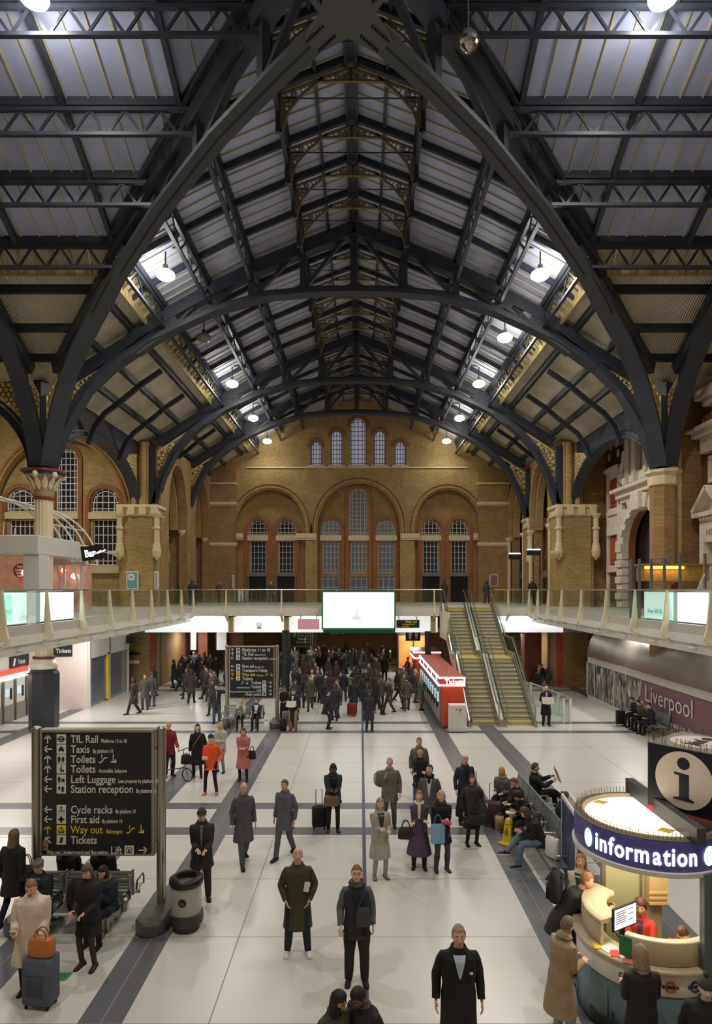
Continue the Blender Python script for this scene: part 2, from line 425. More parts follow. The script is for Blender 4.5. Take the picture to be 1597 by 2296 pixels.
def truss(name, label, org, us, wd, group=None, diag=False, kf=1.0):
    t = thing(name, label, 'roof truss', (org[0], org[1], 0), group=group)
    for u in us:
        u = V(u); ul = u.length
        top = MB(); ribbon(top, [(a, P(a)-.2) for a, _ in PP if a <= 13.5], .5, wd, org, u); top.build('rafter', IRON, t)
        lo = MB(); lp = [(a, z+EZ) for a, z in LL if a <= 8.6]
        ribbon(lo, lp, .14 if diag else .2, wd*1.15, org, u); ribbon(lo, lp, .34, .08, org, u, off=.1)
        lo.build('tie', IRON2 if diag else IRON, t)
        # riveted box girder where tie and rafter join
        bx = MB(); ribbon(bx, [(a, (P(a)+L(a))/2) for a in (7.7, 8.2, 8.9, 9.6)], 1.0, wd*.8, org, u)
        ribbon(bx, [(a, L(a)) for a in (7.7, 8.2, 8.9, 9.6)], .1, wd*1.2, org, u)
        n = u.cross(V((0,0,1))).normalized()
        for a in (8.0, 8.35, 8.7, 9.05, 9.4):
            for k in range(5):
                z = L(a)+.15+k*.17
                for s in (-1, 1):
                    p = V(org)+u*a+V((0,0,z))+n*s*wd*.4; bx.box(p.x-.03,p.x+.03,p.y-.03,p.y+.03,z-.03,z+.03)
        bx.build('box_girder', IRON2, t)
        K = lambda a: a if a < 8.6 else 8.6+(a-8.6)*kf
        ar = MB(); pts = [(K(a), z+EZ) for a, z in LL if a >= 8.6]; ribbon(ar, pts, .3, wd, org, u, off=.17)
        ribbon(ar, pts, .07, wd*1.35, org, u, off=0.0); ar.build('arch_rib', IRON, t)
        # struts
        st = MB(); nodes = [2.2, 4.45, 6.3]; o = V(org)
        def pt(a, z): return o+u*a+V((0,0,z))
        for a in nodes: st.bar(pt(a, P(a)), pt(a, L(a)), wd*.5, .26, up=n)
        for a, b in ((.1,2.2),(2.2,4.45),(4.45,6.3),(6.3,7.8)):
            st.bar(pt(a, P(a)-.1), pt(b, L(b)+.1), wd*.28, .2, up=n)
        st.build('strut', IRON, t)
        # openwork spandrel
        po = [(K(a)*ul, z) for a, z in ((10.3, P(10.3)-.5), (11.1, 9.5+EZ), (11.75, 8.75+EZ), (12.3, 7.85+EZ), (12.75, 6.8+EZ), (13.1, 5.8+EZ), (13.14, P(13.14)-.45+(1-kf)*1.0))]
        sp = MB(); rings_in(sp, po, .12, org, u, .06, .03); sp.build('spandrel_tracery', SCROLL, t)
        ps = MB(); ribbon(ps, [(K(13.32), 5.3+EZ), (K(13.32), P(13.3)+.2)], .4, wd, org, u); ps.build('post', IRON, t)
    kp = MB(); kp.bar((org[0],org[1],P(0)), (org[0],org[1],L(0)-.05), .28, .28); kp.build('king_post', IRON, t)
    return t
G_T = 'great trusses across the nave'
truss('roof_truss', 'dark iron nave truss springing from the two columns, nearest of the three', (0,Z1,0), [(1,0,0),(-1,0,0)], .5, G_T)
truss('roof_truss', 'dark iron nave truss bearing on the foremost brick piers, middle of the three', (0,Z2,0), [(1,0,0),(-1,0,0)], .5, G_T, kf=.843)
truss('roof_truss', 'great dark iron nave truss closest to the gable wall, farthest of the three', (0,Z3,0), [(1,0,0),(-1,0,0)], .5, G_T, kf=.843)
t = truss('crossing_rib', 'grey iron diagonal ribs meeting at the riveted boss over the crossing', (0,ZB,0), [(1,1,0),(-1,1,0),(1,-1,0),(-1,-1,0)], .5, None, diag=True)
b = MB(); pol = []
for k in range(4):
    th = pi/4+k*pi/2
    for r, d in ((1.25,-.2),(1.25,.2)): pol.append((r*cos(th+d), r*sin(th+d)))
    pol.append((.62*cos(th+pi/4), .62*sin(th+pi/4)))
b.prism(pol, .07, (0,ZB,L(0)-.12), (1,0,0), (0,1,0))
b.build('boss_plate', mat('boss_grey', (74,76,80), .5), t)
b = MB()
for k in range(4):
    th = pi/4+k*pi/2
    for j in range(7):
        for s in (-.18, .18):
            r = .62+j*.09; x, y = r*cos(th)-s*sin(th), r*sin(th)+s*cos(th); b.box(x-.025,x+.025,ZB+y-.025,ZB+y+.025,L(0)-.17,L(0)-.1)
b.build('rivets', DARK, t)
for s, side in ((-1,'left'),(1,'right')):
    truss('transept_truss', f'dark iron truss running towards the viewer from the {"fluted cream" if s<0 else "brick"} column', (s*HC,ZB,0), [(0,1,0),(0,-1,0)], .5, 'trusses over the transept arms')

# side arcade arches column > pier and outward arch
def arch_pts(c, hw, z0, zt, n=12, lo=0, hi=1, pw=1.0):
    r = []
    for i in range(n+1):
        th = pi*(lo+(hi-lo)*i/n); r.append((c-hw*cos(th), z0+(zt-z0)*(sin(th)**pw)))
    return r
def arcade(name, label, org, u, length, zt=13.75, top=None):
    t = thing(name, label, 'arch', (org[0], org[1], 0), group='arcade arches springing from the columns')
    c = length/2; hw = length/2-.45; z0 = 11.0
    a = MB(); pts = arch_pts(c, hw, z0, zt, 20); ribbon(a, pts, .26, .5, org, u, off=.13); ribbon(a, pts, .06, .68, org, u)
    a.build('arch_ring', IRON, t)
    zr = top or R(13.5)+.2
    out = [(0,10.9),(0,zr),(length,zr),(length,10.9),(length-.25,10.9)]+list(reversed(arch_pts(c, hw+.3, z0, zt+.35, 24)))+[(.25,10.9)]
    # solid top plate
    hole = []
    for s in (0, 1):
        def X(x): return x if s == 0 else length-x
        h = [(X(.4), z0+1.0),(X(.4), zt+.1),(X(1.2), zt-.05)]
        ap = [p for p in arch_pts(c, hw+.42, z0, zt+.42, 30)]
        seg = [p for p in ap if (p[0] < c if s == 0 else p[0] > c) and p[1] < zt-.1 and p[1] > z0+1.0]
        seg.sort(key=lambda p: -p[1]); h = [(X(.35), z0+.9),(X(.35), zt+.6),(X(1.9), zt+.25)]+[p for p in seg]
        hole.append(h)
    plate('web_plate', out, hole, .14, IRON, t, org, u)
    for h in hole:
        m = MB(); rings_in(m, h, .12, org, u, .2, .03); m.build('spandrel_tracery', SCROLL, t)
    return t
for s, side in ((-1,'left'),(1,'right')):
    arcade('arcade_arch', f'dark iron arch with openwork spandrels joining the {side} column to the brick pier behind it', (s*HC,Z1,0), (0,1,0), Z2-Z1)
arcade('arcade_arch', 'dark iron arch leaving the fluted column outward to the left frame edge', (-HC-10.5,Z1,0), (1,0,0), 10.5, 14.8, 17.0)

# lantern frames with fretwork brackets + long rafters
ys = [17.3, 19.3, 21.7, 23.7, 25.7, 29.7, 31.7, 33.7, 35.7, 37.7, 41.6, 43.6, 45.4, 48.4, 50.2]
def make_frame(y, label):
    t = thing('rafter_frame', label, 'roof frame', (0,y,0), group='rafter frames along the glazed nave roof')
    for s in (-1, 1):
        m = MB(); am = min(8.9, y-ZB) if y < Z1 else (8.9 if y < 48 else 13.0)
        ribbon(m, [(a, P(a)+.27) for a, _ in PP if a < am]+[(am, P(am)+.27)], .2, .13, (0,y,0), (s,0,0)); m.build('rafter', IRON, t)
        if y-ZB > 2.2:
            p = MB(); p.bar((s*2.2,y,P(2.2)+.3), (s*2.2,y,P(2.2)-1.15), .14, .14)
            p.build('lantern_post', IRON, t)
            f = MB()
            rings_in(f, [(2.12,P(2.12)-1.2),(2.12,P(2.12)-.02),(.85,P(.85)-.02),(1.5,P(1.5)-.28),(1.9,P(1.9)-.62)], .085, (0,y,0), (s,0,0), .03, .013)
            rings_in(f, [(.02,P(0)-.05),(.02,P(0)-.42),(.5,P(.5)-.24),(.95,P(.95)-.08),(.9,P(.9)-.0)], .075, (0,y,0), (s,0,0), .03, .012)
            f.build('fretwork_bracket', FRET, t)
    if y-ZB > 2.2:
        m = MB(); m.bar((-2.2,y,P(2.2)-.1),(2.2,y,P(2.2)-.1),.03,.03); m.build('tie_rod', IRON, t)
    return t
for i, y in enumerate(ys):
    n = len(ys)-1-i
    make_frame(y, f'dark rafter frame with fretwork brackets, {ORD[n]} out from the far gable wall')
# lattice girders
def lattice(mb, p0, p1, dep, pitch, w_=.1, sub=None):
    p0 = V(p0); p1 = V(p1); d = V((0,0,-dep)); l = (p1-p0).length; t = (p1-p0)/l
    mb.bar(p0, p1, w_*1.3, .12); mb.bar(p0+d, p1+d, w_*1.5, .1)
    n = max(2, int(round(l/pitch/2))*2); 
    for i in range(n):
        a = p0+t*l*i/n; b = p0+t*l*(i+1)/n
        if i % 2: a = a+d
        else: b = b+d
        mb.bar(a, b, w_*.45, .08)
def girder(label, p0, p1, dep, group, pitch=.75, w_=.09, m=IRON):
    t = MB(); lattice(t, p0, p1, dep, pitch, w_); o = t.build('lattice_girder', m); return tag(o, label, 'girder', group)
POS = {2.2:'at the lantern edge', 4.45:'second down from the ridge', 6.3:'third down from the ridge', 8.2:'along the lamps at the eaves'}
for s, side in ((-1,'left'),(1,'right')):
    for a in (2.2, 4.45, 6.3, 8.2):
        girder(f'long dark lattice girder under the {side} nave slope, {POS[a]}', (s*a,ZB+a,P(a)+.05), (s*a,ZW,P(a)+.05), .75 if a > 3 else .55, 'lattice girders along the nave', .9)
        girder(f'dark lattice girder across the {side} transept slope, {POS[a]}', (s*(a+.1),ZB+a,P(a)+.02), (s*XE,ZB+a,P(a)+.02), .72, 'lattice girders across the transept', .5)
        m = MB(); m.bar((s*(a+.1),ZB+a+.1,R(a)-.12), (s*XE,ZB+a+.1,R(a)-.12), .2, .26)
        m.bar((s*a,ZB+a,R(a)-.12), (s*a,ZW,R(a)-.12), .2, .26)
        tag(m.build('purlin', IRON), f'dark purlin under the {side} roof, {POS[a]}', 'purlin', 'purlins carrying the glazing')
    for a, nm in ((9.6,'upper'),(11.0,'middle'),(12.2,'lower')):
        m = MB(); m.bar((s*a,ZB+a+.1,R(a)-.14), (s*XE,ZB+a+.1,R(a)-.14), .2, .3); m.bar((s*a,ZB+a,R(a)-.14), (s*a,ZW,R(a)-.14), .2, .3)
        tag(m.build('purlin', IRON), f'{nm} dark purlin under the {side} corrugated eaves', 'purlin', 'purlins under the corrugated eaves')
    # long transept rafters
    for i, x in enumerate((5.0, 8.4, 11.8, 15.2)):
        m = MB(); am = min(8.2, x)
        ribbon(m, [(a, P(a)+.2) for a, _ in PP if a < am]+[(am, P(am)+.2)], .24, .15, (s*x,ZB,0), (0,1,0))
        tag(m.build('transept_rafter', IRON), f'dark sloping rafter of the {side} transept glazing, {ORD[i]} out from the crossing', 'rafter', 'rafters of the transept glazing')
    # cream brackets in the eave trough
    m = MB()
    for k in range(46):
        y = 23.4+k*.62; m.bar((s*8.3,y,P(8.3)+.3), (s*9.0,y,P(9.0)+.1), .07, .12); 
    m.box(s*8.95-.05, s*8.95+.05, 23.2, ZW, P(8.9)-.1, P(8.9)+.3)
    for k in range(22):
        x = 9.4+k*.62; m.bar((s*x,ZB+8.3,P(8.3)+.25), (s*x,ZB+8.75,P(8.75)-.25), .07, .1)
    m.box(min(s*9,s*XE),max(s*9,s*XE),ZB+8.85,ZB+8.95,P(8.9)-.15,P(8.9)+.2)
    tag(m.build('eave_trough', mat('eave_cream', (176,160,112), .5)), f'cream bracketed trough along the {side} eaves behind the lamps', 'gutter', 'eave troughs')
for s, side in ((-1,'left'),(1,'right')):
    for i, y in enumerate((31.7, 35.7, 43.4)):
        m = MB(); ribbon(m, [(a,z+EZ) for a,z in ((9.6,P(9.6)-EZ-.1),(10.6,P(10.6)-EZ-.15),(11.6,9.35),(12.4,8.75),(12.9,8.1),(13.25,7.2))], .22, .18, (0,y,0), (s,0,0))
        tag(m.build('curved_brace', IRON), f'curved dark brace under the {side} corrugated eaves, {ORD[i]} from the viewer', 'brace', 'curved braces under the eaves')
m = MB(); m.bar((0,ZB,R(0)-.16), (0,ZW,R(0)-.16), .42, .34); m.bar((-.16,ZB,R(0)-.36), (-.16,ZW,R(0)-.36), .08, .14); m.bar((.16,ZB,R(0)-.36), (.16,ZW,R(0)-.36), .08, .14)
tag(m.build('ridge_beam', IRON), 'wide dark ridge beam running the length of the nave roof', 'beam')
m = MB()
for s in (-1,1): m.bar((s*1.1,ZB+1.1,R(1.1)-.1), (s*1.1,ZW,R(1.1)-.1), .1, .16)
tag(m.build('lantern_purlin', IRON), 'pair of slim dark purlins either side of the ridge', 'purlin')

# ------------------------------------------------------------------ high bay lamps
def lamp(x, y, z, label, on=True, pw=NAVE_W, group='high bay lamps hung along the eaves'):
    t = thing('high_bay_lamp', label, 'lamp', (x,y,z), group=group)
    m = MB(); m.tube([(x,y,z+.3),(x,y,z+1.0)], .03, 6); m.bar((x-.5,y,z+.98),(x+.5,y,z+.98),.06); m.build('hanger', IRON, t)
    m = MB(); m.lathe([(.07,.32),(.1,.3),(.1,.14),(.13,.12),(.3,-.02),(.34,-.1),(.32,-.1),(.1,.1),(.02,.12)], (x,y,z), 20); rf = m.build('reflector', mat('lamp_housing', (90,90,88), .4, .5), t, True)
    m = MB(); m.ell((x,y,z-.08), (.36,.36,.2), 20, 8)
    m.build('diffuser', mat('lamp_glow', (255,250,238), .4, emit=20) if on else mat('lamp_off', (120,118,110), .3), rf, True)
    if on:
        light('lamp_light', 'SPOT', (x,y,z-.3), pw, (1,.95,.86), .3, spot=radians(165), parent=t)
        light('lamp_glow', 'POINT', (x,y,z-.42), pw*.09, (1,.95,.86), .3, parent=t)
for s, side in ((-1,'left'),(1,'right')):
    for i, y in enumerate((24.5, 30.5, 37.2, 44.5, 51.2)):
        on = not (s < 0 and i == 1)
        lamp(s*7.2, y, 18.15-.05*i, f'{"glowing" if on else "unlit dark"} round lamp under the {side} eaves, {ORD[i]} from the viewer', on, NAVE_W*(.13,.42,.8)[4-i] if i > 1 else NAVE_W)
    for i, (x, y) in enumerate(((7.8, 15.8), (18, 20), (14, 5))):
        lamp(s*x, y, 20.75-.25*i, f'bright lamp over the {side} transept, {ORD[i]} of three', True, TRANS_W, 'lamps over the transept')
for s, side in ((-1,'left'),(1,'right')):
    lamp(s*6.5, 2, 19, f'bright lamp above the near gallery on the {side}', True, TRANS_W, 'lamps over the near gallery')
lamp(-19,33.2,17.2,'bright lamp in the left aisle lighting the wall of lattice windows',True,1500,'aisle lamps')
b = MB(); b.ell((3.05,16.3,20.0), (.28,.28,.28), 14, 10); b.bar((3.05,16.3,20.2),(3.05,16.3,21.3),.03)
tag(b.build('mirror_ball', mat('mirror_facets', (200,190,180), .15, .9), smooth=False), 'small faceted silver ball hanging from a lattice girder', 'ball')
# ------------------------------------------------------------------ windows and walls
WN = [0]
def pointed(cx, w_, z0, z1, rise, n=12):
    """outline: rectangle topped by a two-centred arch"""
    h = w_/2; pts = [(cx-h, z0), (cx-h, z1-rise)]
    for i in range(1, n): 
        k = i/n; pts.append((cx-h*cos(pi/2*k)**1.0 if k < 1 else cx, z1-rise+rise*sin(pi/2*k)))
    pts.append((cx, z1))
    return pts+[(2*cx-x, z) for x, z in reversed(pts[:-1])]
def window(cx, w_, z0, z1, org, u, rise=0, nx=4, pz=.42, glass=WGL, mull=MUL, label=None):
    """glazed lattice window in the plane org+u*x; returns outline for the hole"""
    WN[0] += 1
    out = pointed(cx, w_, z0, z1, rise) if rise else [(cx-w_/2,z0),(cx-w_/2,z1),(cx+w_/2,z1),(cx+w_/2,z0)]
    o = V(org); u = V(u); n = u.cross(V((0,0,1))).normalized()
    def T(x, z, d=0): return o+u*x+V((0,0,z))+n*d
    m = MB()
    k = len(out)
    for i in range(k): m.bar(T(*out[i]), T(*out[(i+1) % k]), .1, .1, up=n)
    def top(x):
        if not rise: return z1
        q = min(1, abs(x-cx)/(w_/2)); return z1-rise+rise*sqrt(max(0, 1-q*q))
    for i in range(1, nx):
        x = cx-w_/2+w_*i/nx; m.bar(T(x,z0), T(x,top(x)), .045, .06, up=n)
    if rise:
        kk = .82; ip_ = [(cx+(x-cx)*kk, z if z < z1-rise else z1-rise+(z-z1+rise)*kk) for x, z in out]
        for i in range(k-1): m.bar(T(*ip_[i]), T(*ip_[i+1]), .05, .06, up=n)
    z = z0+pz*.5
    first = True
    while z < z1-.1:
        hw = w_/2
        if rise and z > z1-rise: hw *= sqrt(max(0, 1-((z-z1+rise)/rise)**2))
        m.bar(T(cx-hw,z), T(cx+hw,z), .045, .06, up=n); z += pz
    f = m.build(f'window_{WN[0]}', mull); struct(f, label, 'window')
    g = MB(); g.prism(out, .01, o-n*.005, u, (0,0,1)); g.build('pane', glass, f)
    return out
def wall_cam(px, Z): return PX(px, Z)
# --- far gable wall
Y = ZW
def X5(px): return (px-809)*Y/1430+EX
def H5(py): return EZ+(1321-py)*Y/1430
front_holes = []; back_holes = []
for cx, w_, zt in ((709,26,988),(755,27,963),(803.5,36,936),(852,27,963),(898,26,988)):
    front_holes.append(window(X5(cx), w_*Y/1430, H5(1043), H5(zt), (0,Y+.25,0), (1,0,0), rise=w_*Y/1430*.55, nx=4, pz=.38, glass=WGL2, mull=mat('lead_grey',(110,110,120),.6), label='tall arched gable window with pale glass'))
arches = [(606,158,1098,1195),(804.5,186,1083,1195),(1004,148,1098,1195)]
for cx, w_, zt, zs in arches:
    x, hw = X5(cx), w_*Y/1430/2
    a = [(x-hw, 0.2)]+[(p[0], p[1]) for p in arch_pts(x, hw, H5(zs), H5(zt), 24, pw=.88)]+[(x+hw, .2)]
    front_holes.append([(q[0], max(q[1], .2)) for q in a])
gab = [(-13.4,0),(-13.4,R(13.4))]+[(-a, R(a)) for a, _ in reversed(PP[:-1])]+[(a, R(a)) for a, _ in PP[1:-1]]+[(13.4,R(13.4)),(13.4,0)]
w_far = struct(plate('wall_far', gab, front_holes, .5, YB, None, (0,Y+.5,0)))
lw = []
for cx, w_, zt in ((576,44,1162),(640,43,1162),(741,46,1162),(804.5,44,1091),(867,45,1162),(968,44,1162),(1032,44,1162)):
    W_ = w_*Y/1430; cen = 730 < cx < 880
    lw.append(window(X5(cx), W_, H5(1197), H5(zt), (0,Y+.85,0), (1,0,0), rise=W_*.55, nx=5, pz=.36, glass=WGL3 if cen else WGL, label='arched window head in the far brick wall'))
    lw.append(window(X5(cx), W_*.78, H5(1284), H5(1212), (0,Y+.85,0), (1,0,0), nx=4, pz=.5, glass=WGL3 if cen else WGL, label='tall rectangular lattice window in the far brick wall'))
    if cen: lw.append(window(X5(cx), W_*.85, H5(1326), H5(1292), (0,Y+.85,0), (1,0,0), nx=3, pz=.7, glass=WGL3, label='low lattice window behind the gallery'))
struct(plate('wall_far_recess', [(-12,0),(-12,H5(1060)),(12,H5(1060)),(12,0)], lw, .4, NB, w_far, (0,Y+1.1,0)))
tr = MB()
def moulding(mb, cx, hw, zs, zt, wd, dep, y0, n=24, pw=.88, legs=None):
    pts = arch_pts(cx, hw, zs, zt, n, pw=pw)
    if legs: pts = [(pts[0][0], legs)]+pts+[(pts[-1][0], legs)]
    ribbon(mb, pts, wd, dep, (0,y0,0), (1,0,0))
tr2 = MB(); tr3 = MB()
for cx, w_, zt, zs in arches:
    x, hw = X5(cx), w_*Y/1430/2
    moulding(tr2, x, hw+.22, H5(zs), H5(zt)+.22, .16, .3, Y); moulding(tr2, x, hw+.5, H5(zs), H5(zt)+.5, .12, .2, Y)
    moulding(tr3, x, hw+.36, H5(zs), H5(zt)+.36, .12, .1, Y)
for cx, w_, zt in ((576,44,1162),(640,43,1162),(741,46,1162),(804.5,44,1091),(867,45,1162),(968,44,1162),(1032,44,1162)):
    hw = w_*Y/2860
    moulding(tr3, X5(cx), hw+.16, H5(zt)-hw*1.1, H5(zt)+.16, .3, .12, Y+.62, pw=.9, legs=DECK)
    tr.box(X5(cx)-hw-.06, X5(cx)+hw+.06, Y+.45, Y+.75, H5(1211), H5(1199))
    if not 730 < cx < 880: tr.box(X5(cx)-.1, X5(cx)+.1, Y+.4, Y+.6, H5(1206), H5(1202))
for cx, w_, zt in ((709,26,988),(755,27,963),(803.5,36,936),(852,27,963),(898,26,988)):
    hw = w_*Y/2860; moulding(tr3, X5(cx), hw+.14, H5(zt)-hw*1.1, H5(zt)+.14, .26, .14, Y+.02, pw=.9)
    tr.box(X5(cx)-hw-.2, X5(cx)+hw+.2, Y-.12, Y+.1, H5(1047), H5(1043))
tr.box(-9.2,9.2,Y-.1,Y+.1,H5(1050),H5(1047))
for a, b in ((527,546),(664,710),(898,942),(1062,1080)): tr.box(X5(a), X5(b), Y-.22, Y+.1, H5(1207), H5(1196)); tr.box(X5(a), X5(b), Y-.14, Y+.1, H5(1211), H5(1207))
struct(tr.build('trim_1', STONE)); struct(tr2.build('trim_2', YB)); struct(tr3.build('trim_3', OB))
DN = [0]
for cx in (576,640,968,1032):
    DN[0] += 1; d = MB(); x = X5(cx); d.box(x-.85,x+.85,Y+.3,Y+.6,H5(1292),H5(1283)); fr = struct(d.build(f'door_{DN[0]}', mat('canopy_grey',(112,110,112),.5)), 'dark gallery doorway under a grey canopy in the far wall', 'door')
    m = MB(); m.box(x-.72,x+.72,Y+.55,Y+.6,DECK,H5(1292)); m.build('opening', mat('doorway_dark',(30,26,30),.2), fr)
    m = MB(); [m.box(x+s*.78-.05,x+s*.78+.05,Y+.4,Y+.5,DECK,H5(1292)) for s in (-1,1)]; m.build('door_frame', mat('canopy_grey',(0,0,0)), fr)
# corner pilasters of the gable
pl = MB(); ps = MB()
for s in (-1, 1):
    x0, x1 = sorted((s*10.0, s*12.6)); pl.box(x0,x1,Y-.5,Y+.1,0,H5(1085)); pl.box(x0,x1-0,Y-.35,Y+.1,H5(1085),H5(1058))
    for z in (H5(1130), H5(1220)): ps.box(x0-.08,x1+.08,Y-.62,Y,z-.1,z+.1); ps.box(x0-.04,x1+.04,Y-.55,Y,z-.2,z-.1)
    ps.box(x0-.05,x1+.05,Y-.55,Y,H5(1085)-.1,H5(1085)+.05)
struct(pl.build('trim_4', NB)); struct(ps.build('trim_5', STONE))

# --- side walls of the nave beyond the piers
for s, side in ((-1,'left'),(1,'right')):
    holes = []
    for yc in (43.4, 50.0):
        holes.append([(yc-2.2,DECK-.1)]+[(p[0],p[1]) for p in arch_pts(yc, 2.2, 10.2, 14.4, 18, pw=.8)]+[(yc+2.2,DECK-.1)])
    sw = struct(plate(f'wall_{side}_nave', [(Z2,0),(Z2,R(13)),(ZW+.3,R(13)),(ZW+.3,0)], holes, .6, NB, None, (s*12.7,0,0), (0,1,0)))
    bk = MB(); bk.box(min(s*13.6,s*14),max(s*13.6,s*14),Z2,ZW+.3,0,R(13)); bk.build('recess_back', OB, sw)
    wl = MB(); mr = MB(); st = MB(); dk = MB()
    for yc in (43.4, 50.0):
        pts = arch_pts(yc, 2.35, 10.2, 14.6, 18, pw=.8); ribbon(mr, pts, .22, .5, (s*12.65,0,0), (0,1,0))
        pts = arch_pts(yc, 1.95, 10.2, 14.1, 18, pw=.8); ribbon(mr, pts, .18, .5, (s*13.0,0,0), (0,1,0))
        for k in (-1.05, .0, 1.05):
            window(yc+k, .62, 7.3, 12.6 if k == 0 else 10.9, (s*13.5,0,0), (0,1,0), rise=.4, nx=2, pz=.5, glass=WGL3, mull=mat('mullion_stone',(170,162,140),.6), label=f'narrow pointed window in the {side} side wall of the nave')
            st.box(min(s*13.3,s*13.6),max(s*13.3,s*13.6),yc+k-.5,yc+k-.36,DECK,10.6)
            st.box(min(s*13.2,s*13.6),max(s*13.2,s*13.6),yc+k-.56,yc+k-.3,10.3,10.9)
        dk.box(min(s*13.2,s*13.3),max(s*13.2,s*13.3),yc-1.8,yc+1.8,6.85,7.3)
        for k in (-2.35, 2.35):
            st.tube([(s*12.5,yc+k,DECK),(s*12.5,yc+k,10.0)], .14, 10); st.lathe([(.14,0),(.3,.25),(.3,.4)], (s*12.5,yc+k,9.8), 10)
    mr.build('arch_moulding', YB, sw); st.build('stone_shafts', STONE, sw); dk.build('door_canopy', mat('canopy_grey',(0,0,0)), sw)

# --- brick piers with stone caps and corbelled shafts
def pier(x, y, s, label, hw=1.15, full=True):
    t = thing('brick_pier', label, 'pier', (x,y,0), group='yellow brick piers carrying the nave trusses')
    m = MB(); m.box(x-hw,x+hw,y-.6,y+.7,0,11.0)
    if full:
        m.box(x-hw+.2,x+hw-.2,y-.75,y-.6,0,11.0)
    m.build('shaft', YB, t)
    m = MB(); xa, xb = sorted((s*12.8, s*13.95)); m.box(xa,xb,y-.45,y+.6,11.0,15.1)
    for k in (s*13.1, s*13.6): m.tube([(k,y-.45,11.0),(k,y-.45,15.0)], .2, 10)
    m.build('upper_shaft', YB, t)
    m = MB(); 
    for z, e, h in ((10.95,.14,.2),(10.55,.02,.4),(10.45,.08,.1)): m.rbox(x-hw-e,x+hw+e,y-.75-e,y+.7+e,z,z+h,.04)
    for k in (-.9, -.3, .3, .9): m.rbox(x+k*hw-.2,x+k*hw+.2,y-.98,y-.6,10.5,11.1,.04)
    m.build('stone_cap', STONE, t)
    for k in (-hw+.1, hw+.05):
        m = MB(); m.lathe([(.02,7.75),(.24,8.0),(.28,8.3),(.22,8.7),(.17,8.85),(.16,9.6),(.24,9.66),(.24,9.74),(.16,9.8),(.16,10.3),(.28,10.5),(.3,10.6)], (x+k,y-.85,0), 10); m.build('corbelled_shaft', STONE, t)
    for q in (-1, 1):
        m = MB()
        for k in range(18): e = .12 if k % 2 else 0; m.box(x+q*(hw-.2)-.16-e/2,x+q*(hw-.2)+.16+e/2,y-.78,y-.7,.2+k*.18,.37+k*.18)
        m.build('red_quoins', mat('red_quoin',(178,84,60),.8), t)
    return t
pier(-13.3, Z2, -1, 'large yellow brick pier left of the nave with a turquoise poster on it')
pier(13.4, Z2, 1, 'large yellow brick pier right of the nave behind the staircase')
pier(-13.1, Z3, -1, 'farther yellow brick pier on the left side of the nave', 0.7, False)
pier(13.1, Z3, 1, 'farther yellow brick pier on the right side of the nave', 0.7, False)

# --- left transept end wall with big lattice windows
Y = Z2+.5
hl = []; arc = PX(140, Y); HW = 150*Y/1430
big = [(arc-HW,1)]+[(p[0],p[1]) for p in arch_pts(arc, HW, PH(1195,Y), PH(985,Y), 28, pw=.9)]+[(arc+HW,1)]
wl = struct(plate('wall_left', [(-26,0),(-26,22),(-14,22),(-14,0)], [big], .5, YB, None, (0,Y,0)))
for cx, hwp, zt in ((43,33,1092),(146,25,1003),(231,33,1093)):
    W_ = hwp*2*Y/1430
    hl.append(window(PX(cx,Y), W_, PH(1146,Y), PH(zt,Y), (0,Y+.45,0), (1,0,0), rise=W_*.55, nx=5, pz=.4, mull=WHITE, label='arched lattice window head in the left brick wall'))
    hl.append(window(PX(cx,Y), W_*.8, PH(1267,Y), PH(1164,Y), (0,Y+.45,0), (1,0,0), nx=5, pz=.55, mull=WHITE, label='tall rectangular lattice window in the left brick wall'))
plate('recess', [(-26,0),(-26,20),(-14,20),(-14,0)], hl, .3, YB, wl, (0,Y+.6,0))
m = MB(); m2 = MB()
for cx, hwp, zt in ((43,33,1092),(146,25,1003),(231,33,1093)):
    hw = hwp*Y/1430; moulding(m, PX(cx,Y), hw+.14, PH(zt,Y)-hw*1.1, PH(zt,Y)+.14, .26, .16, Y+.25, pw=.9, legs=PH(1270,Y))
    m2.box(PX(cx,Y)-hw-.05, PX(cx,Y)+hw+.05, Y+.1, Y+.45, PH(1163,Y), PH(1148,Y)); m2.box(PX(cx,Y)-hw-.05, PX(cx,Y)+hw+.05, Y+.05, Y+.45, PH(1285,Y), PH(1268,Y))
moulding(m, arc, HW+.2, PH(1195,Y), PH(985,Y)+.2, .16, .16, Y-.52, pw=.9)
m.build('red_brick_arch', OB, wl); m2.build('stone_lintel', STONE, wl)
# --- closing walls (outer ends, behind the viewer)
e = MB(); e.box(-26,-25.6,-4,Z2+1,0,22); struct(e.build('wall_left_end', YB))
e = MB(); e.box(-26,26,-4.3,-4,0,24); struct(e.build('wall_near', YB))
e = MB(); e.box(24,24.4,-4,24,0,24); struct(e.build('wall_right_end', RB))

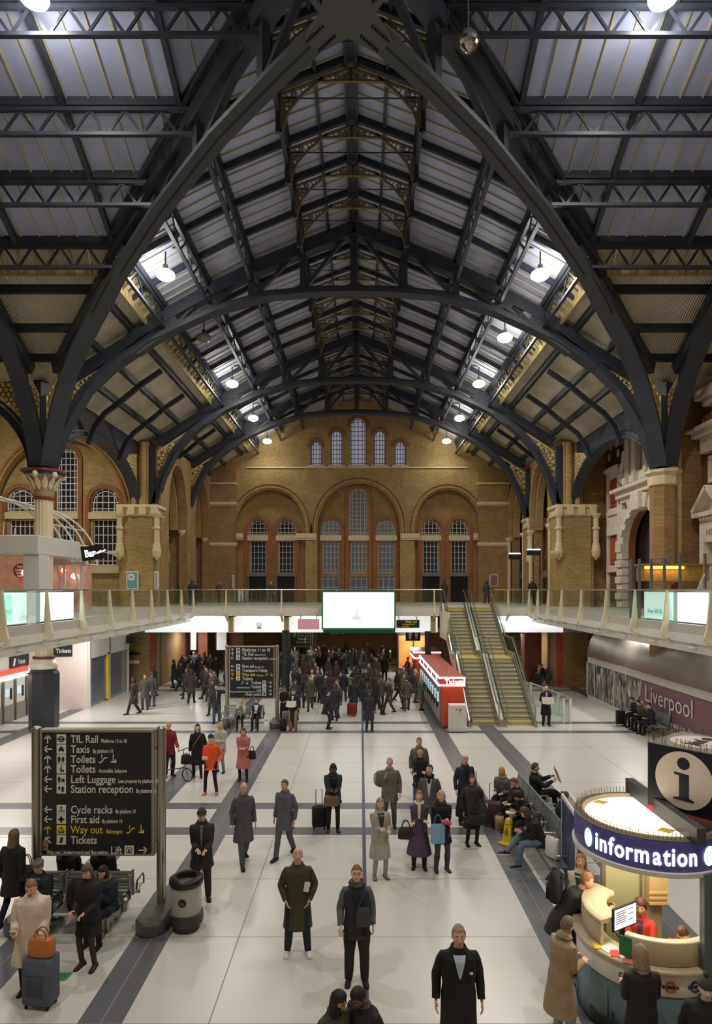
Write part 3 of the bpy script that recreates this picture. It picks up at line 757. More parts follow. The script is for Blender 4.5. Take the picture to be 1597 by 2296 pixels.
# --- right: red brick hotel facade with white stone dressings
XR = 15.5
fh = [[(33.9-2.3,DECK)]+[(p[0],p[1]) for p in arch_pts(33.9, 2.3, 8.1, 10.4, 18, pw=.9)]+[(33.9+2.3,DECK)]]
wr = struct(plate('wall_right', [(22,0),(22,21),(Z2,21),(Z2,0)], fh, .4, RB, None, (XR,0,0), (0,1,0)))
e = MB(); e.box(XR+.5,XR+.6,28,39.5,DECK-.3,12); e.build('entrance_dark', mat('doorway_dark',(0,0,0)), wr)
e = MB(); e.box(XR-.9,XR,28.4,29.6,DECK,18); e.box(14.2,XR+.2,Z2+.1,Z2+.6,0,20); e.build('brick_buttress', NB, wr)
t = thing('stone_doorway', 'white carved stone doorway with broken pediment and arched opening in the red brick wall', 'doorway', (XR,33.9,DECK))
x = XR-.4
def FY(y0, y1, z0, z1, d=.3, mb=None, mi=0): mb.rbox(XR-d, XR+.02, y0, y1, z0, z1, .03, mi)
m = MB(); ap = arch_pts(33.9, 2.3, 8.1, 10.4, 18, pw=.9)
for i in range(0, 18):
    d = .75 if i % 2 else .6
    a, b = ap[i], ap[i+1]; c = V((0,33.9,8.0))
    def ex(p, k): 
        v = V((0,p[0],p[1]))-c; return v.normalized()*k
    q = [V((XR-.35-.12*(i%2), p[0], p[1])) for p in (a, b)]; r = [p+ex((p.y,p.z), d) for p in (q[1], q[0])]
    f4 = q+r; bk = [V((XR,p.y,p.z)) for p in f4]; m.add(f4+bk, [(0,1,2,3),(7,6,5,4),(0,4,5,1),(1,5,6,2),(2,6,7,3),(3,7,4,0)])
for s in (-1, 1):
    for k in range(7): FY(33.9+s*2.65-.38, 33.9+s*2.65+.38, DECK+.02+k*.46, DECK+.4+k*.46, .4+.1*(k%2), m)
    FY(33.9+s*2.65-.3, 33.9+s*2.65+.3, DECK, 8.2, .3, m)
m.build('arch_surround', WSTONE, t)
m = MB(); FY(30.9,36.9,11.15,11.5,.5,m); FY(30.7,37.1,11.5,11.7,.75,m); FY(31.1,36.7,10.9,11.15,.3,m)
for s in (-1,1): FY(33.9+s*2.9-.25,33.9+s*2.9+.25,8.2,10.9,.25,m)
m.rbox(XR-.7,XR,33.4,34.4,10.2,11.2,.08)
m.build('cornice', WSTONE, t)
m = MB()
for yy in (32.3,33.2,34.6,35.5): FY(yy-.22,yy+.22,12.0,14.6,.45,m); FY(yy-.3,yy+.3,14.5,14.8,.55,m); FY(yy-.3,yy+.3,11.8,12.2,.55,m)
FY(31.9,35.9,11.8,12.4,.3,m); FY(31.6,36.2,14.8,15.2,.6,m)
for s in (-1,1): m.lathe([(.02,0),(.35,0),(.45,.1),(.45,.35),(.02,.4)], (0,0,0), 14) if False else m.tube([(XR-.25,33.9+s*(2.55-.35*cos(k*.7)*(1-k*.08)),12.3+.35*sin(k*.7)*(1-k*.08)) for k in range(10)], .13, 6); m.tube([(XR-.25,33.9+s*2.2,13.8),(XR-.25,33.9+s*2.3,13.2),(XR-.25,33.9+s*2.6,12.7)], .16, 6)
m.build('upper_window_frame', WSTONE, t)
m = MB(); m.box(XR-.12,XR-.06,32.5,35.3,12.4,14.8); m.build('pane', WGL3, t)
m = MB()
for s in (-1,1): m.bar((XR-.4,33.9+s*2.3,15.2),(XR-.4,33.9,17.0),.7,.22)
m.prism([(31.8,15.2),(36.0,15.2),(33.9,16.9)], .15, (XR-.15,0,0), (0,1,0))
m.build('pediment', WSTONE, t)
# side bay with red panels
t = thing('panelled_bay', 'narrow white stone framed bay with red terracotta panels beside the stone doorway', 'facade bay', (XR,38,DECK))
m = MB()
for yy in (37.15,38.75): FY(yy-.1,yy+.1,DECK,13.0,.25,m)
for z in (7.0,10.4,9.2,12.6): FY(37.1,38.8,z,z+.4,.28,m)
FY(36.9,39.0,13.0,13.25,.4,m); FY(37.2,38.7,9.6,10.4,.15,m)
m.build('stone_frame', WSTONE, t)
m = MB(); 
for z0,z1 in ((7.5,9.1),(10.9,12.5)): FY(37.3,38.6,z0,z1,.1,m); FY(37.5,38.4,z0+.25,z1-.25,.16,m)
m.build('terracotta_panel', mat('terracotta',(176,86,50),.7,bump=.5,scale=8), t)
m = MB(); m.box(XR-.1,XR,37.3,38.6,DECK,7.0); m.build('door_leaf', mat('door_ochre',(110,86,40),.6), t)
m = MB(); m.prism([(p[0],p[1]) for p in arch_pts(37.95,1.0,13.3,15.2,14)], .12, (XR-.12,0,0), (0,1,0)); 
m.build('arched_mosaic', mat('mosaic_brown',(96,60,40),.7,noise_=.5,scale=5), t)
m = MB()
for k in range(5):
    an = pi*(.12+.19*k); m.rbox(XR-.2,XR-.1,37.95-.72*cos(an)-.12,37.95-.72*cos(an)+.12,13.5+1.25*sin(an)-.2,13.5+1.25*sin(an)+.2,.03)
m.build('mosaic_figures', WSTONE, t)
# near right: second doorway with HOTEL lettering, big pediment above
t = thing('hotel_doorway', 'white stone doorway with small triangular pediment lettered HOTEL at the right edge', 'doorway', (XR,26,DECK))
m = MB()
FY(27.45,27.8,DECK,8.0,.45,m); FY(24.2,24.6,DECK,8.0,.45,m); FY(24.1,27.9,8.0,8.9,.4,m); FY(23.9,28.1,9.1,9.3,.65,m); FY(24.2,27.8,8.9,9.1,.45,m)
for k in range(12): FY(24.3+k*.29,24.45+k*.29,8.95,9.1,.55,m)
for s in (-1,1): m.bar((XR-.35,27.0+s*1.1,9.35),(XR-.35,27.0,10.35),.6,.16)
m.prism([(25.9,9.3),(28.1,9.3),(27.0,10.3)], .15, (XR-.15,0,0), (0,1,0))
m.build('stone_surround', WSTONE, t)
text('HOTEL', .42, (XR-.42,27.3,8.28), mat('carved_letter',(168,158,136),.8), t, u=(0,-1,0), bold=.01)
m = MB(); m.box(XR-.05,XR,24.6,27.45,DECK,8.0); m.build('door_leaf', mat('door_glass',(120,118,110),.3), t)
t = thing('stone_cornice', 'white stone cornice with a framed slot window under it at the right edge', 'cornice', (XR,26,12))
m = MB(); FY(22.5,28.2,12.6,12.85,.6,m); FY(22.5,28.3,12.85,13.0,.8,m); FY(22.5,27.95,11.9,12.6,.35,m)
for a,b in ((27.2,27.4),(24.6,24.8)): FY(a,b,10.7,11.6,.3,m)
FY(24.6,27.4,10.55,10.75,.3,m); FY(24.6,27.4,11.5,11.7,.3,m)
m.build('moulding', WSTONE, t); m = MB(); m.box(XR-.1,XR,24.8,27.2,10.75,11.5); m.build('slot_opening', DARK, t)
t = thing('curved_pediment', 'huge white stone broken pediment with curved rake high at the right edge', 'pediment', (XR,26,15))
m = MB(); pts = [(28.3-.2*k-.09*k*k, 14.55+1.0*k-.055*k*k) for k in range(7)]; ribbon(m, pts, .7, 1.3, (XR-.3,0,0), (0,1,0)); ribbon(m, [(a-.5,b-.1) for a,b in pts], .4, .9, (XR-.3,0,0), (0,1,0))
FY(22.5,27.6,14.1,14.5,.8,m); FY(22.5,27.3,13.8,14.1,.6,m); m.build('rake', WSTONE, t)
m = MB(); m.tube([(XR-.2,27.6-.25*cos(k*.6)*(1-.05*k),13.2+.25*sin(k*.6)) for k in range(8)]+[(XR-.2,27.0,13.6),(XR-.2,26.6,14.1)], .14, 8); m.build('scroll', RB, t)

# --- columns
t = thing('fluted_column', 'fluted cream iron column with painted leaf capital on the left', 'column', (-13.46,Z1,0))
cx = -13.46; m = MB(); rings = []
for z in (2.2, 10.3):
    rings.append([V((cx+(.36-.035*(k%2))*cos(2*pi*k/32), Z1+(.36-.035*(k%2))*sin(2*pi*k/32), z)) for k in range(32)])
m.loft(rings); m.build('shaft', mat('column_cream',(226,214,178),.45), t, True)
m = MB(); m.lathe([(.6,0),(.62,2.35),(.5,2.55)], (cx,Z1,0), 8, phase=pi/8); m.build('plinth', mat('plinth_charcoal',(52,54,62),.4), t)
m = MB(); m.lathe([(.5,2.55),(.56,2.6),(.56,2.75),(.48,2.85),(.42,2.95),(.4,3.0)], (cx,Z1,0), 24); m.build('base_ring', CREAM2, t, True)
m = MB(); m.lathe([(.4,2.98),(.46,3.0),(.46,3.08),(.4,3.1)], (cx,Z1,0), 24); m.lathe([(.36,9.85),(.44,9.9),(.44,9.98),(.36,10.0)], (cx,Z1,0), 24); m.lathe([(.86,11.02),(.92,11.06),(.92,11.14),(.6,11.16)], (cx,Z1,0), 8, phase=pi/8); m.build('red_band', mat('band_red',(128,52,44),.5), t)
m = MB(); m.lathe([(.38,10.0),(.42,10.3),(.44,10.35),(.6,10.75),(.8,10.9)], (cx,Z1,0), 24); m.build('capital', mat('capital_buff',(168,148,108),.6), t, True)
m = MB()
for k in range(12):
    an = 2*pi*k/12; d = V((cos(an),sin(an),0)); sd = V((-sin(an),cos(an),0)); c = V((cx,Z1,0)); rr = []
    for z, r, w_ in ((10.28,.43,.02),(10.4,.47,.11),(10.6,.56,.12),(10.78,.7,.06),(10.84,.8,.01)): rr.append((c+d*r+sd*w_+V((0,0,z)), c+d*(r+.05)+V((0,0,z)), c+d*r-sd*w_+V((0,0,z)), c+d*(r-.03)+V((0,0,z))))
    m.loft(rr)
for k in range(6):
    an = 2*pi*(k+.5)/6; m.ell((cx+.74*cos(an),Z1+.74*sin(an),10.9), (.13,.13,.15), 8, 6)
m.build('leaf', mat('leaf_cream',(232,220,188),.5), t, True)
m = MB(); m.lathe([(.7,10.85),(.82,10.9),(.84,11.02),(.6,11.04)], (cx,Z1,0), 8, phase=pi/8); m.build('abacus_blue', mat('abacus_blue',(44,52,84),.5), t)
t = thing('brick_column', 'stout octagonal brick column with cream stone cap on the right', 'column', (13.46,Z1,0))
m = MB(); m.lathe([(.56,0),(.56,10.5)], (13.46,Z1,0), 8, phase=pi/8); m.build('shaft', NB, t)
m = MB(); m.lathe([(.56,10.45),(.64,10.5),(.64,10.85),(.6,10.88),(.74,11.02),(.74,11.14),(.5,11.16)], (13.46,Z1,0), 8, phase=pi/8); m.build('stone_cap', STONE, t)
# ------------------------------------------------------------------ gallery (mezzanine)
PAVE = mat('gallery_paving', (196, 190, 178), .4, noise_=.08, scale=20)
m = MB()
m.box(-25.6,DL,3,ZW,DECK-.35,DECK); m.box(DR,24,3,ZW,DECK-.35,DECK); m.box(DL,DR,DF,ZW,DECK-.35,DECK)
struct(m.build('floor_gallery', PAVE))
m = MB(); m.box(DL-.35,DL+.02,3,DF,DECK-.55,DECK-.3); m.box(DR-.02,DR+.35,3,DF,DECK-.55,DECK-.3)
m.box(DL-.6,DL-.1,3,DF,DECK-.85,DECK-.5); m.box(DR+.1,DR+.6,3,DF,DECK-.85,DECK-.5)
m.box(DL,5.3,DF-.1,DF+.3,DECK-.5,DECK-.05); m.box(8.0,DR,DF-.1,DF+.3,DECK-.5,DECK-.05)
struct(m.build('trim_6', CREAM2))
LB = mat('bulkhead_painted_glow', (240,242,242), .5, emit=.55)  # emission stands in for lamplight falling on the white bulkhead
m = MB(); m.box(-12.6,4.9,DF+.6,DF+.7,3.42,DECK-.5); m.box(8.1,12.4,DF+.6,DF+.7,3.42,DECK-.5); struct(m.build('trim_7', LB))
# ceiling and rooms beneath the gallery
m = MB(); m.box(-24,24,DF+.7,66,3.42,3.6); struct(m.build('ceiling_undercroft', mat('undercroft_white',(150,150,150),.6)))
m = MB(); m.box(-24,24,65.6,66,0,3.6); m.box(-24.2,-24,DF,66,0,3.6); m.box(24,24.2,DF,66,0,3.6); struct(m.build('wall_undercroft', mat('undercroft_grey',(78,82,88),.5,noise_=.3,scale=.6)))
def baluster(x, y, out, label, grp):
    """tapered cream bracket post, wide at the foot"""
    t = MB(); o = V(out); s = V((-o.y,o.x,0))
    c = V((x,y,0)); rings = []
    for z, d0, d1, w_ in ((4.5,-.03,.24,.06),(4.62,-.03,.25,.06),(4.95,-.01,.17,.05),(5.97,.02,.08,.028)):
        rings.append([c+o*d0+s*w_+V((0,0,z)), c+o*d1+s*w_+V((0,0,z)), c+o*d1-s*w_+V((0,0,z)), c+o*d0-s*w_+V((0,0,z))])
    t.loft(rings); 
    ob = t.build('baluster', CREAM); tag(ob, label, 'baluster', grp)
    f = MB(); f.add([],[])
    f.box(min(x-.16,x+.16),max(x-.16,x+.16),y-.16,y+.16,4.42,4.52)
    a = c+o*.1; f.bar(a+V((0,0,4.45)), a-o*.6+V((0,0,4.1)), .12, .1)
    b = f.build('foot_bracket', CREAM2); b.parent = ob
    return ob
gl = [17.5-2.5*k for k in range(5, 0, -1)]+[17.5+2.5*k for k in range(9)]
rgt = [9.0,12.0,15.0,18.0,20.6,23.0,25.7,28.6,31.4,33.6,35.6,37.4]
for s, X, ys_, side in ((-1,DL,gl,'left'),(1,DR,rgt,'right')):
    for i, y in enumerate(ys_):
        baluster(X, y, (-s,0,0), f'cream tapered baluster of the {side} gallery, {ORD[len(ys_)-1-i]} out from the far corner', f'balusters of the {side} gallery')
    t = thing('glass_balustrade', f'clear glass balustrade with steel handrail along the {side} gallery edge', 'balustrade', (X,20,DECK))
    for i in range(len(ys_)-1):
        m = MB(); a, b = ys_[i]+.06, ys_[i+1]-.06; m.box(X-s*.03-.008,X-s*.03+.008,a,b,DECK+.05,5.93); m.build('glass_panel', GLASS, t)
    m = MB(); m.tube([(X,ys_[0],5.97),(X,DF,5.97)], .035, 10); m.build('handrail', STEEL, t)
fx = [-7.6,-4.35,-1.1,1.9,4.62]
for i, x in enumerate(fx): baluster(x, DF, (0,-1,0), f'cream baluster of the far gallery, {ORD[i]} from the left corner', 'balusters of the far gallery')
baluster(8.95, DF, (0,-1,0), 'lone cream baluster of the far gallery right of the stairs', 'balusters of the far gallery')
t = thing('glass_balustrade', 'clear glass balustrade with steel handrail crossing the far gallery', 'balustrade', (0,DF,DECK))
ex = [DL]+fx+[5.05]
for a, b in list(zip(ex[:-1], ex[1:]))+[(8.3,8.95),(8.95,DR)]:
    m = MB(); m.box(a+.05,b-.05,DF-.008,DF+.008,DECK+.05,5.93); m.build('glass_panel', GLASS, t)
m = MB(); m.tube([(DL,DF,5.97),(5.1,DF,5.97)], .035, 10); m.tube([(8.2,DF,5.97),(DR,DF,5.97)], .035, 10); m.build('handrail', STEEL, t)
# cream brackets on the lit bulkhead
for i, x in enumerate((-7.4,-4.1,-.9,4.6)):
    m = MB(); m.box(x-.14,x+.14,DF+.25,DF+.6,3.42,4.4); 
    for k in range(4): m.ell((x,DF+.24,3.6+k*.22), (.035,.02,.035), 8, 4)
    m.bar((x-.14,DF+.3,4.4),(x+.3,DF+.3,4.4),.1,.12)
    tag(m.build('steel_hanger', mat('hanger_buff',(186,170,120),.5)), f'buff riveted hanger on the lit bulkhead, {ORD[i]} from the left', 'hanger', 'riveted hangers on the bulkhead')
def fluo(x0, x1, y, z, label):
    m = MB(); m.rbox(x0,x1,y-.09,y+.09,z-.05,z+.05,.03); tag(m.build('tube_light', mat('tube_glow',(255,255,252),.4,emit=3)), label, 'light', 'tube lights on the bulkhead')
for i, (a, b) in enumerate(((-11.8,-9.9),(-9.6,-7.9),(-6.6,-4.7),(-3.4,-2.2),(8.6,10.4),(10.7,12.2))): fluo(a, b, DF+.53, 4.1, f'white tube light at the top of the bulkhead, {ORD[i]} from the left')
# practical light below the gallery
for x, y, p in ((-12.5,30,UNDER_W),(-12.5,23,UNDER_W),(-12.5,16,UNDER_W*.8),(13,30,UNDER_W*.6),(13.2,22,UNDER_W*.5),(-11,43,UNDER_W*.5),(-3,45,UNDER_W*.6),(4,45,UNDER_W*.6),(11,43,UNDER_W*.6),(-5,56,UNDER_W*.7),(6,56,UNDER_W*.7)):
    z = 4.3 if y < DF else 3.38
    t = thing('ceiling_panel_light', f'flat white light panel under the gallery, at {"left" if x<0 else "right"} bay {int(y)}', 'light', (x,y,z), group='light panels under the gallery')
    t['label'] = 'flat square white light panel set in the soffit under the gallery'
    m = MB(); m.box(x-.45,x+.45,y-.45,y+.45,z-.03,z+.02); m.build('diffuser', mat('panel_glow',(255,252,246),.4,emit=3), t)
    m = MB(); [m.box(x+a*.47-.03,x+a*.47+.03,y-.5,y+.5,z-.04,z+.03) for a in (-1,1)]; m.build('frame', WHITE, t)
    light('panel_light', 'AREA', (x,y,z-.06), p, (1,.97,.92), .9, parent=t)
# soffit spot brackets under the side galleries
for s, X, ys_, side in ((-1,DL,gl[5:],'left'),(1,DR,rgt[3:],'right')):
    for i, y in enumerate(ys_[:-1]):
        m = MB(); m.rbox(X+s*.12-.12,X+s*.12+.12,y+1.0,y+1.4,4.2,4.27,.02); m.bar((X+s*.12,y+1.2,4.25),(X+s*.12,y+1.2,4.45),.06)
        tag(m.build('soffit_uplight', mat('uplight_white',(226,228,226),.4)), f'small white fitting under the {side} gallery edge, {ORD[i]} from the viewer', 'light', f'white fittings under the {side} gallery edge')
# --- screens
def screen(label, x0, x1, y, z0, z1, m_, u=(1,0,0), frame=DARK, fr=.05, org=None, back=.12):
    """screen lying along u from org, x0..x1"""
    t = thing('digital_screen', label, 'screen', org or ((x0+x1)/2, y, z0))
    U = V(u).normalized(); n = U.cross(V((0,0,1))); o = V((0,y,0)) if org is None else V(org)*1; o.z = 0
    def q(a, z, d): return o+U*a+V((0,0,z))+n*d
    def slab(a, b, c, d, e, f):
        return [q(x_, z_, d_) for z_ in (c, d) for d_ in (e, f) for x_ in (a, b)]
    F = [(0,2,3,1),(4,5,7,6),(0,1,5,4),(2,6,7,3),(0,4,6,2),(1,3,7,5)]
    m = MB(); m.add(slab(x0-fr,x1+fr,z0-fr,z1+fr,-back,0), F); m.build('casing', frame, t)
    m = MB(); m.add(slab(x0,x1,z0,z1,0,.012), F); m.build('display', m_, t)
    return t, q
GREENF = mat('green_casing', (16,104,68), .4, emit=.1)
t, q = screen('large blank white glowing screen with green casing hanging at the centre of the far gallery', PX(725,36.9), PX(884,36.9), 36.9, PH(1408,36.9), PH(1328,36.9), GLOW, frame=GREENF, fr=.09, back=.3)
m = MB(); m.box(PX(725,36.9),PX(886,36.9),36.7,37.2,PH(1419,36.9),PH(1410,36.9)); m.build('lower_trim', mat('deep_green',(14,86,58),.4), t)
m = MB(); m.add([],[]); m.prism([(0,0),(.55,0),(.5,.16),(.3,.3),(.36,.6),(.2,.62),(.22,.3),(.02,.22)], .01, (PX(790,36.9),36.88,PH(1392,36.9)+.05)); m.build('faint_picture', mat('screen_grey',(196,206,204),.5,emit=.7), t)
for x in (PX(740,36.9), PX(870,36.9)):
    m = MB(); m.bar((x,37.2,PH(1326,36.9)),(x,37.4,PH(1326,36.9)),.06); m.build('bracket', IRON, t)
SG = mat('screen_green', (120,226,196), .4, emit=.7); SP = mat('screen_pale', (206,226,222), .4, emit=.7)
z0, z1 = 4.98, 5.9
t,_ = screen('white glowing advertising screen behind the left gallery glass, right of the green one', 0, 2.3, 0, z0, z1, GLOW, u=(0,1,0), org=(DL-.2,20.1,0), fr=.04)
t,_ = screen('pale green and white advertising screen behind the left gallery glass', 0, 1.5, 0, z0, z1, SP, u=(0,1,0), org=(DL-.2,17.75,0), fr=.04)
m = MB(); m.box(DL-.19,DL-.185+.01,17.8,18.4,z0+.1,z1-.05); m.build('green_picture', SG, t)
text('Wi-Fi', .2, (DL-.175,18.0,z0+.3), mat('screen_text_green',(20,170,120),.5,emit=.4), t, u=(0,1,0))
t,_ = screen('pale green dotted advertising screen behind the right gallery glass', 0, 2.1, 0, z0, z1, SP, u=(0,-1,0), org=(DR+.2,22.8,0), fr=.04, frame=mat('bright_green',(60,180,140),.4))
text('Free Wi-Fi', .24, (DR+.185,22.5,z0+.18), mat('screen_text_green',(20,170,120),.5,emit=.4), t, u=(0,-1,0))
t,_ = screen('white glowing advertising screen behind the right gallery glass, at the right edge', 0, 1.8, 0, z0, z1, GLOW, u=(0,-1,0), org=(DR+.2,20.4,0), fr=.04)

# --- gallery furniture, left: cafe pod
t = thing('cafe_pod', 'white boxy cafe pod with arched glass roof on the left gallery', 'kiosk', (-15,25,DECK))
m = MB(); Zp = 26.4; xa, xb = PX(0,Zp)-3, PX(86,Zp)
m.rbox(xa,xb,Zp,Zp+4,PH(1243,Zp),PH(1205,Zp)+.1,.04); m.rbox(PX(48,Zp),xb,Zp+.1,Zp+1,DECK,PH(1243,Zp),.03); m.build('white_fascia', OFFW, t)
m = MB(); m.box(xa,PX(48,Zp),Zp+1.2,Zp+1.3,DECK,PH(1243,Zp)); m.build('cafe_window', mat('cafe_warm',(190,140,110),.3,emit=.25,noise_=.6,scale=2), t)
m = MB(); m.lathe([(.3,0),(.3,.06)],(0,0,0),24); mm = MB(); mm.add([(PX(29,Zp)+a[0], Zp+.55+a[2], PH(1279,Zp)+a[1]) for a in m.v], m.f); mm.build('round_sign', mat('rust_red',(150,62,40),.6), t)
for i, s_ in enumerate(('FREE','RANGE','CAFE','BAR')): text(s_, .12, (PX(29,Zp),Zp+.53,PH(1279,Zp)+.13-.13*i), TXT, t, align='CENTER')
m = MB(); m.box(PX(17,Zp),PX(48,Zp),Zp+.9,Zp+.95,PH(1303,Zp),PH(1296,Zp)); m.build('menu_board', mat('menu_red',(220,60,70),.5,emit=.4), t)
m = MB(); m.ell((PX(45,Zp),Zp+.4,PH(1284,Zp)), (.14,.14,.14), 12, 8); m.build('globe_light', mat('globe_glow',(255,244,228),.4,emit=4), t)
# curved tubular roof
m = MB(); g = MB(); Za = 31.5
for j in range(5):
    y = 29.5+j*1.2; pts = [(PX(165,Za)-3.6+3.6*cos(pi/2*k/10), y, PH(1262,Za)+3.1*sin(pi/2*k/10)) for k in range(11)]
    m.tube(pts, .05, 6)
    if j < 4:
        for k in range(10):
            a, b = pts[k], pts[k+1]; g.add([a,b,(b[0],b[1]+1.2,b[2]),(a[0],a[1]+1.2,a[2])], [(0,1,2,3)])
for k in range(0, 11, 2):
    p = (PX(165,Za)-3.6+3.6*cos(pi/2*k/10), PH(1262,Za)+3.1*sin(pi/2*k/10)); m.tube([(p[0],29.5,p[1]),(p[0],34.3,p[1])], .035, 6)
for k in range(6): m.tube([(PX(165,Za)-3.4+k*.5,29.4,PH(1262,Za)),(PX(165,Za)-3.2+k*.5,29.3,PH(1262,Za)+2.4-k*.3)], .03, 6)
m.tube([(-19,27,8.4),(-16.4,29,8.3),(-13.2,30,7.9)], .05, 6); m.tube([(-19,26.5,8.9),(-17,27.8,8.4),(-15.8,28.6,7.6)], .05, 6)
m.build('roof_tubes', WHITE, t); g.build('roof_glass', GLASS, t)
# raking posts and fascia
m = MB(); x0 = PX(100,Za); z0 = PH(1262,Za)
m.box(x0-1,PX(228,Za),29.6,29.9,z0-.2,z0); m.box(x0-1,PX(228,Za),29.5,29.6,z0-.05,z0+.08)
for k in range(7):
    x = PX(112+18*k,Za); m.bar((x,29.6,z0-.1),(x+(.28 if k%2 else -.28)+.2,29.9,DECK),.08,.08)
m.build('raking_posts', OFFW, t)
m = MB(); m.box(x0-1,PX(225,Za),30.4,30.5,DECK,z0-.2); m.build('shop_window', mat('shop_warm',(176,132,116),.25,emit=.3,noise_=.7,scale=1.5), t)
for px, py, r, c_ in ((125,1293,.16,(255,240,220)),(172,1281,.12,(255,120,90)),(195,1293,.14,(255,250,235))):
    m = MB(); m.ell((PX(px,Za),30.1,PH(py,Za)), (r,r,r), 10, 6); m.build('globe_light', mat('globe_%d'%px, c_, .4, emit=3), t)
# bar sign
t = thing('bar_sign', 'tilted black sign with white lettering Bar Grafton on the cafe roof', 'sign', (PX(204,29),29,7.8))
M_ = Matrix.Translation((PX(180,29),29.2,PH(1258,29))) @ Matrix.Rotation(radians(-8),4,'Y')
m = MB(); m.rbox(0,1.0,0,.14,0,.66,.02,M=M_); m.build('panel', mat('sign_jet',(18,18,18),.5), t)
m = MB(); m.rbox(-.06,0,-.02,.16,-.02,.7,.01,M=M_); m.build('edge', mat('pale_edge',(206,210,200),.5), t)
u_ = M_.to_3x3() @ V((1,0,0)); v_ = M_.to_3x3() @ V((0,0,1))
text('Bar', .46, M_ @ V((.16,-.012,.16)), mat('letter_glow',(255,255,255),.5,emit=1.2), t, u=u_, v=v_, bold=.03, sx=.75)
text('Grafton', .19, M_ @ V((.52,-.012,.2)), mat('letter_glow',(255,255,255),.5), t, u=(u_+v_*.18), v=v_, bold=.01, shear=.3)
# poster on the left pier
def poster(label, px0, px1, py0, py1, Z, cols, group=None):
    t = thing('poster', label, 'poster', (PX((px0+px1)/2,Z),Z,PH(py1,Z)), group=group)
    x0,x1,za,zb = PX(px0,Z),PX(px1,Z),PH(py1,Z),PH(py0,Z)
    m = MB(); m.rbox(x0,x1,Z-.06,Z,za,zb,.015); fr = m.build('frame', WHITE, t)
    m = MB(); m.box(x0+.06,x1-.06,Z-.07,Z-.058,za+.06,zb-.06); m.build('print', cols, fr)
    return t, x0, x1, za, zb
t,x0,x1,za,zb = poster('turquoise poster with white circle on the left yellow brick pier', 284,311,1281,1321, 38.8, mat('poster_turquoise',(104,170,178),.5))
m = MB(); m.lathe([(.22,0),(.22,.01)],(0,0,0),20); mm = MB(); mm.add([((x0+x1)/2-.06+a[0],38.72+a[2],zb-.35+a[1]) for a in m.v], m.f); mm.build('white_circle', TXT, t)
text('121', .18, ((x0+x1)/2-.06,38.71,zb-.41), mat('ink',(50,50,50),.6), t, align='CENTER')
poster('narrow white poster frame on the side of the left brick pier', 347,356,1281,1320, 38.8, mat('poster_grey',(150,156,156),.5))
poster('small framed poster on the far right brick pilaster', 1098,1117,1288,1315, 52.5, mat('poster_maroon',(140,110,110),.5))
poster('slim white notice frame on the far left corner pilaster', 521,526,1290,1319, 52.5, mat('poster_grey',(0,0,0)))
# right: bar with amber light
t = thing('bar_counter', 'long bar counter glowing amber beneath its top on the right gallery', 'counter', (12.8,26,DECK))
Zb_ = 25.0; xa, xb = PX(1444,Zb_), PX(1534,Zb_)
m = MB(); m.rbox(xa,xb+1.0,Zb_,Zb_+.7,PH(1303,Zb_),PH(1268,Zb_),.02); m.build('front', mat('bar_wood',(168,130,70),.5,noise_=.2,scale=6), t)
m = MB(); m.rbox(xa-.05,xb+1.2,Zb_-.1,Zb_+.8,PH(1268,Zb_),PH(1264,Zb_),.01); m.build('top', mat('bar_top',(150,130,90),.3), t)
m = MB(); m.box(xa+.02,xb-.02,Zb_-.06,Zb_-.03,PH(1275,Zb_),PH(1270,Zb_)); m.build('amber_strip', mat('amber_glow',(255,176,60),.4,emit=5), t)
light('amber_light','AREA',((xa+xb)/2,Zb_-.12,PH(1270,Zb_)), 12, (1,.6,.2), 1.4, (0,0,0), parent=t, sy=.1)
for k in range(5):
    m = MB(); x = xa+.2+k*.35; m.box(x-.14,x+.14,Zb_-.6,Zb_-.32,DECK+.62,DECK+.68); [m.bar((x+a*.12,Zb_-.46+b*.12,DECK),(x+a*.1,Zb_-.46+b*.1,DECK+.62),.03) for a in (-1,1) for b in (-1,1)]
    tag(m.build('bar_stool', mat('stool_brown',(52,36,28),.5)), f'dark bar stool in front of the amber bar, {ORD[k]} from the left', 'stool', 'stools at the amber bar')
t = thing('glass_screen', 'row of clear glass screens on grey posts around the right gallery bar', 'screen', (12.5,24,DECK))
for i, px in enumerate((1415,1434,1461,1490,1525,1581)):
    Zs = 23.5-.2*i; x = PX(px,Zs); m = MB(); m.box(x-.04,x+.04,Zs-.04,Zs+.04,DECK,PH(1253-(i>3)*12,Zs)); m.build('post', mat('post_grey',(128,130,134),.4,.4), t)
    if i < 5:
        x2 = PX((1434,1461,1490,1525,1581)[i],Zs-.2); m = MB(); m.add([(x+.05,Zs,DECK+.1),(x2-.05,Zs-.2,DECK+.1),(x2-.05,Zs-.2,PH(1257,Zs)),(x+.05,Zs,PH(1257,Zs))], [(0,1,2,3)]); m.build('glass_panel', GLASS, t)
m = MB(); m.tube([(PX(1535,22),22,DECK+.0),(PX(1580,21),21,PH(1288,21))], .03, 8); tag(m.build('ramp_handrail', WHITE), 'short white sloping handrail beside the glass screens', 'handrail')
t = thing('laptop', 'open silver laptop standing on the amber bar', 'laptop', (PX(1496,Zb_),Zb_+.3,PH(1264,Zb_)))
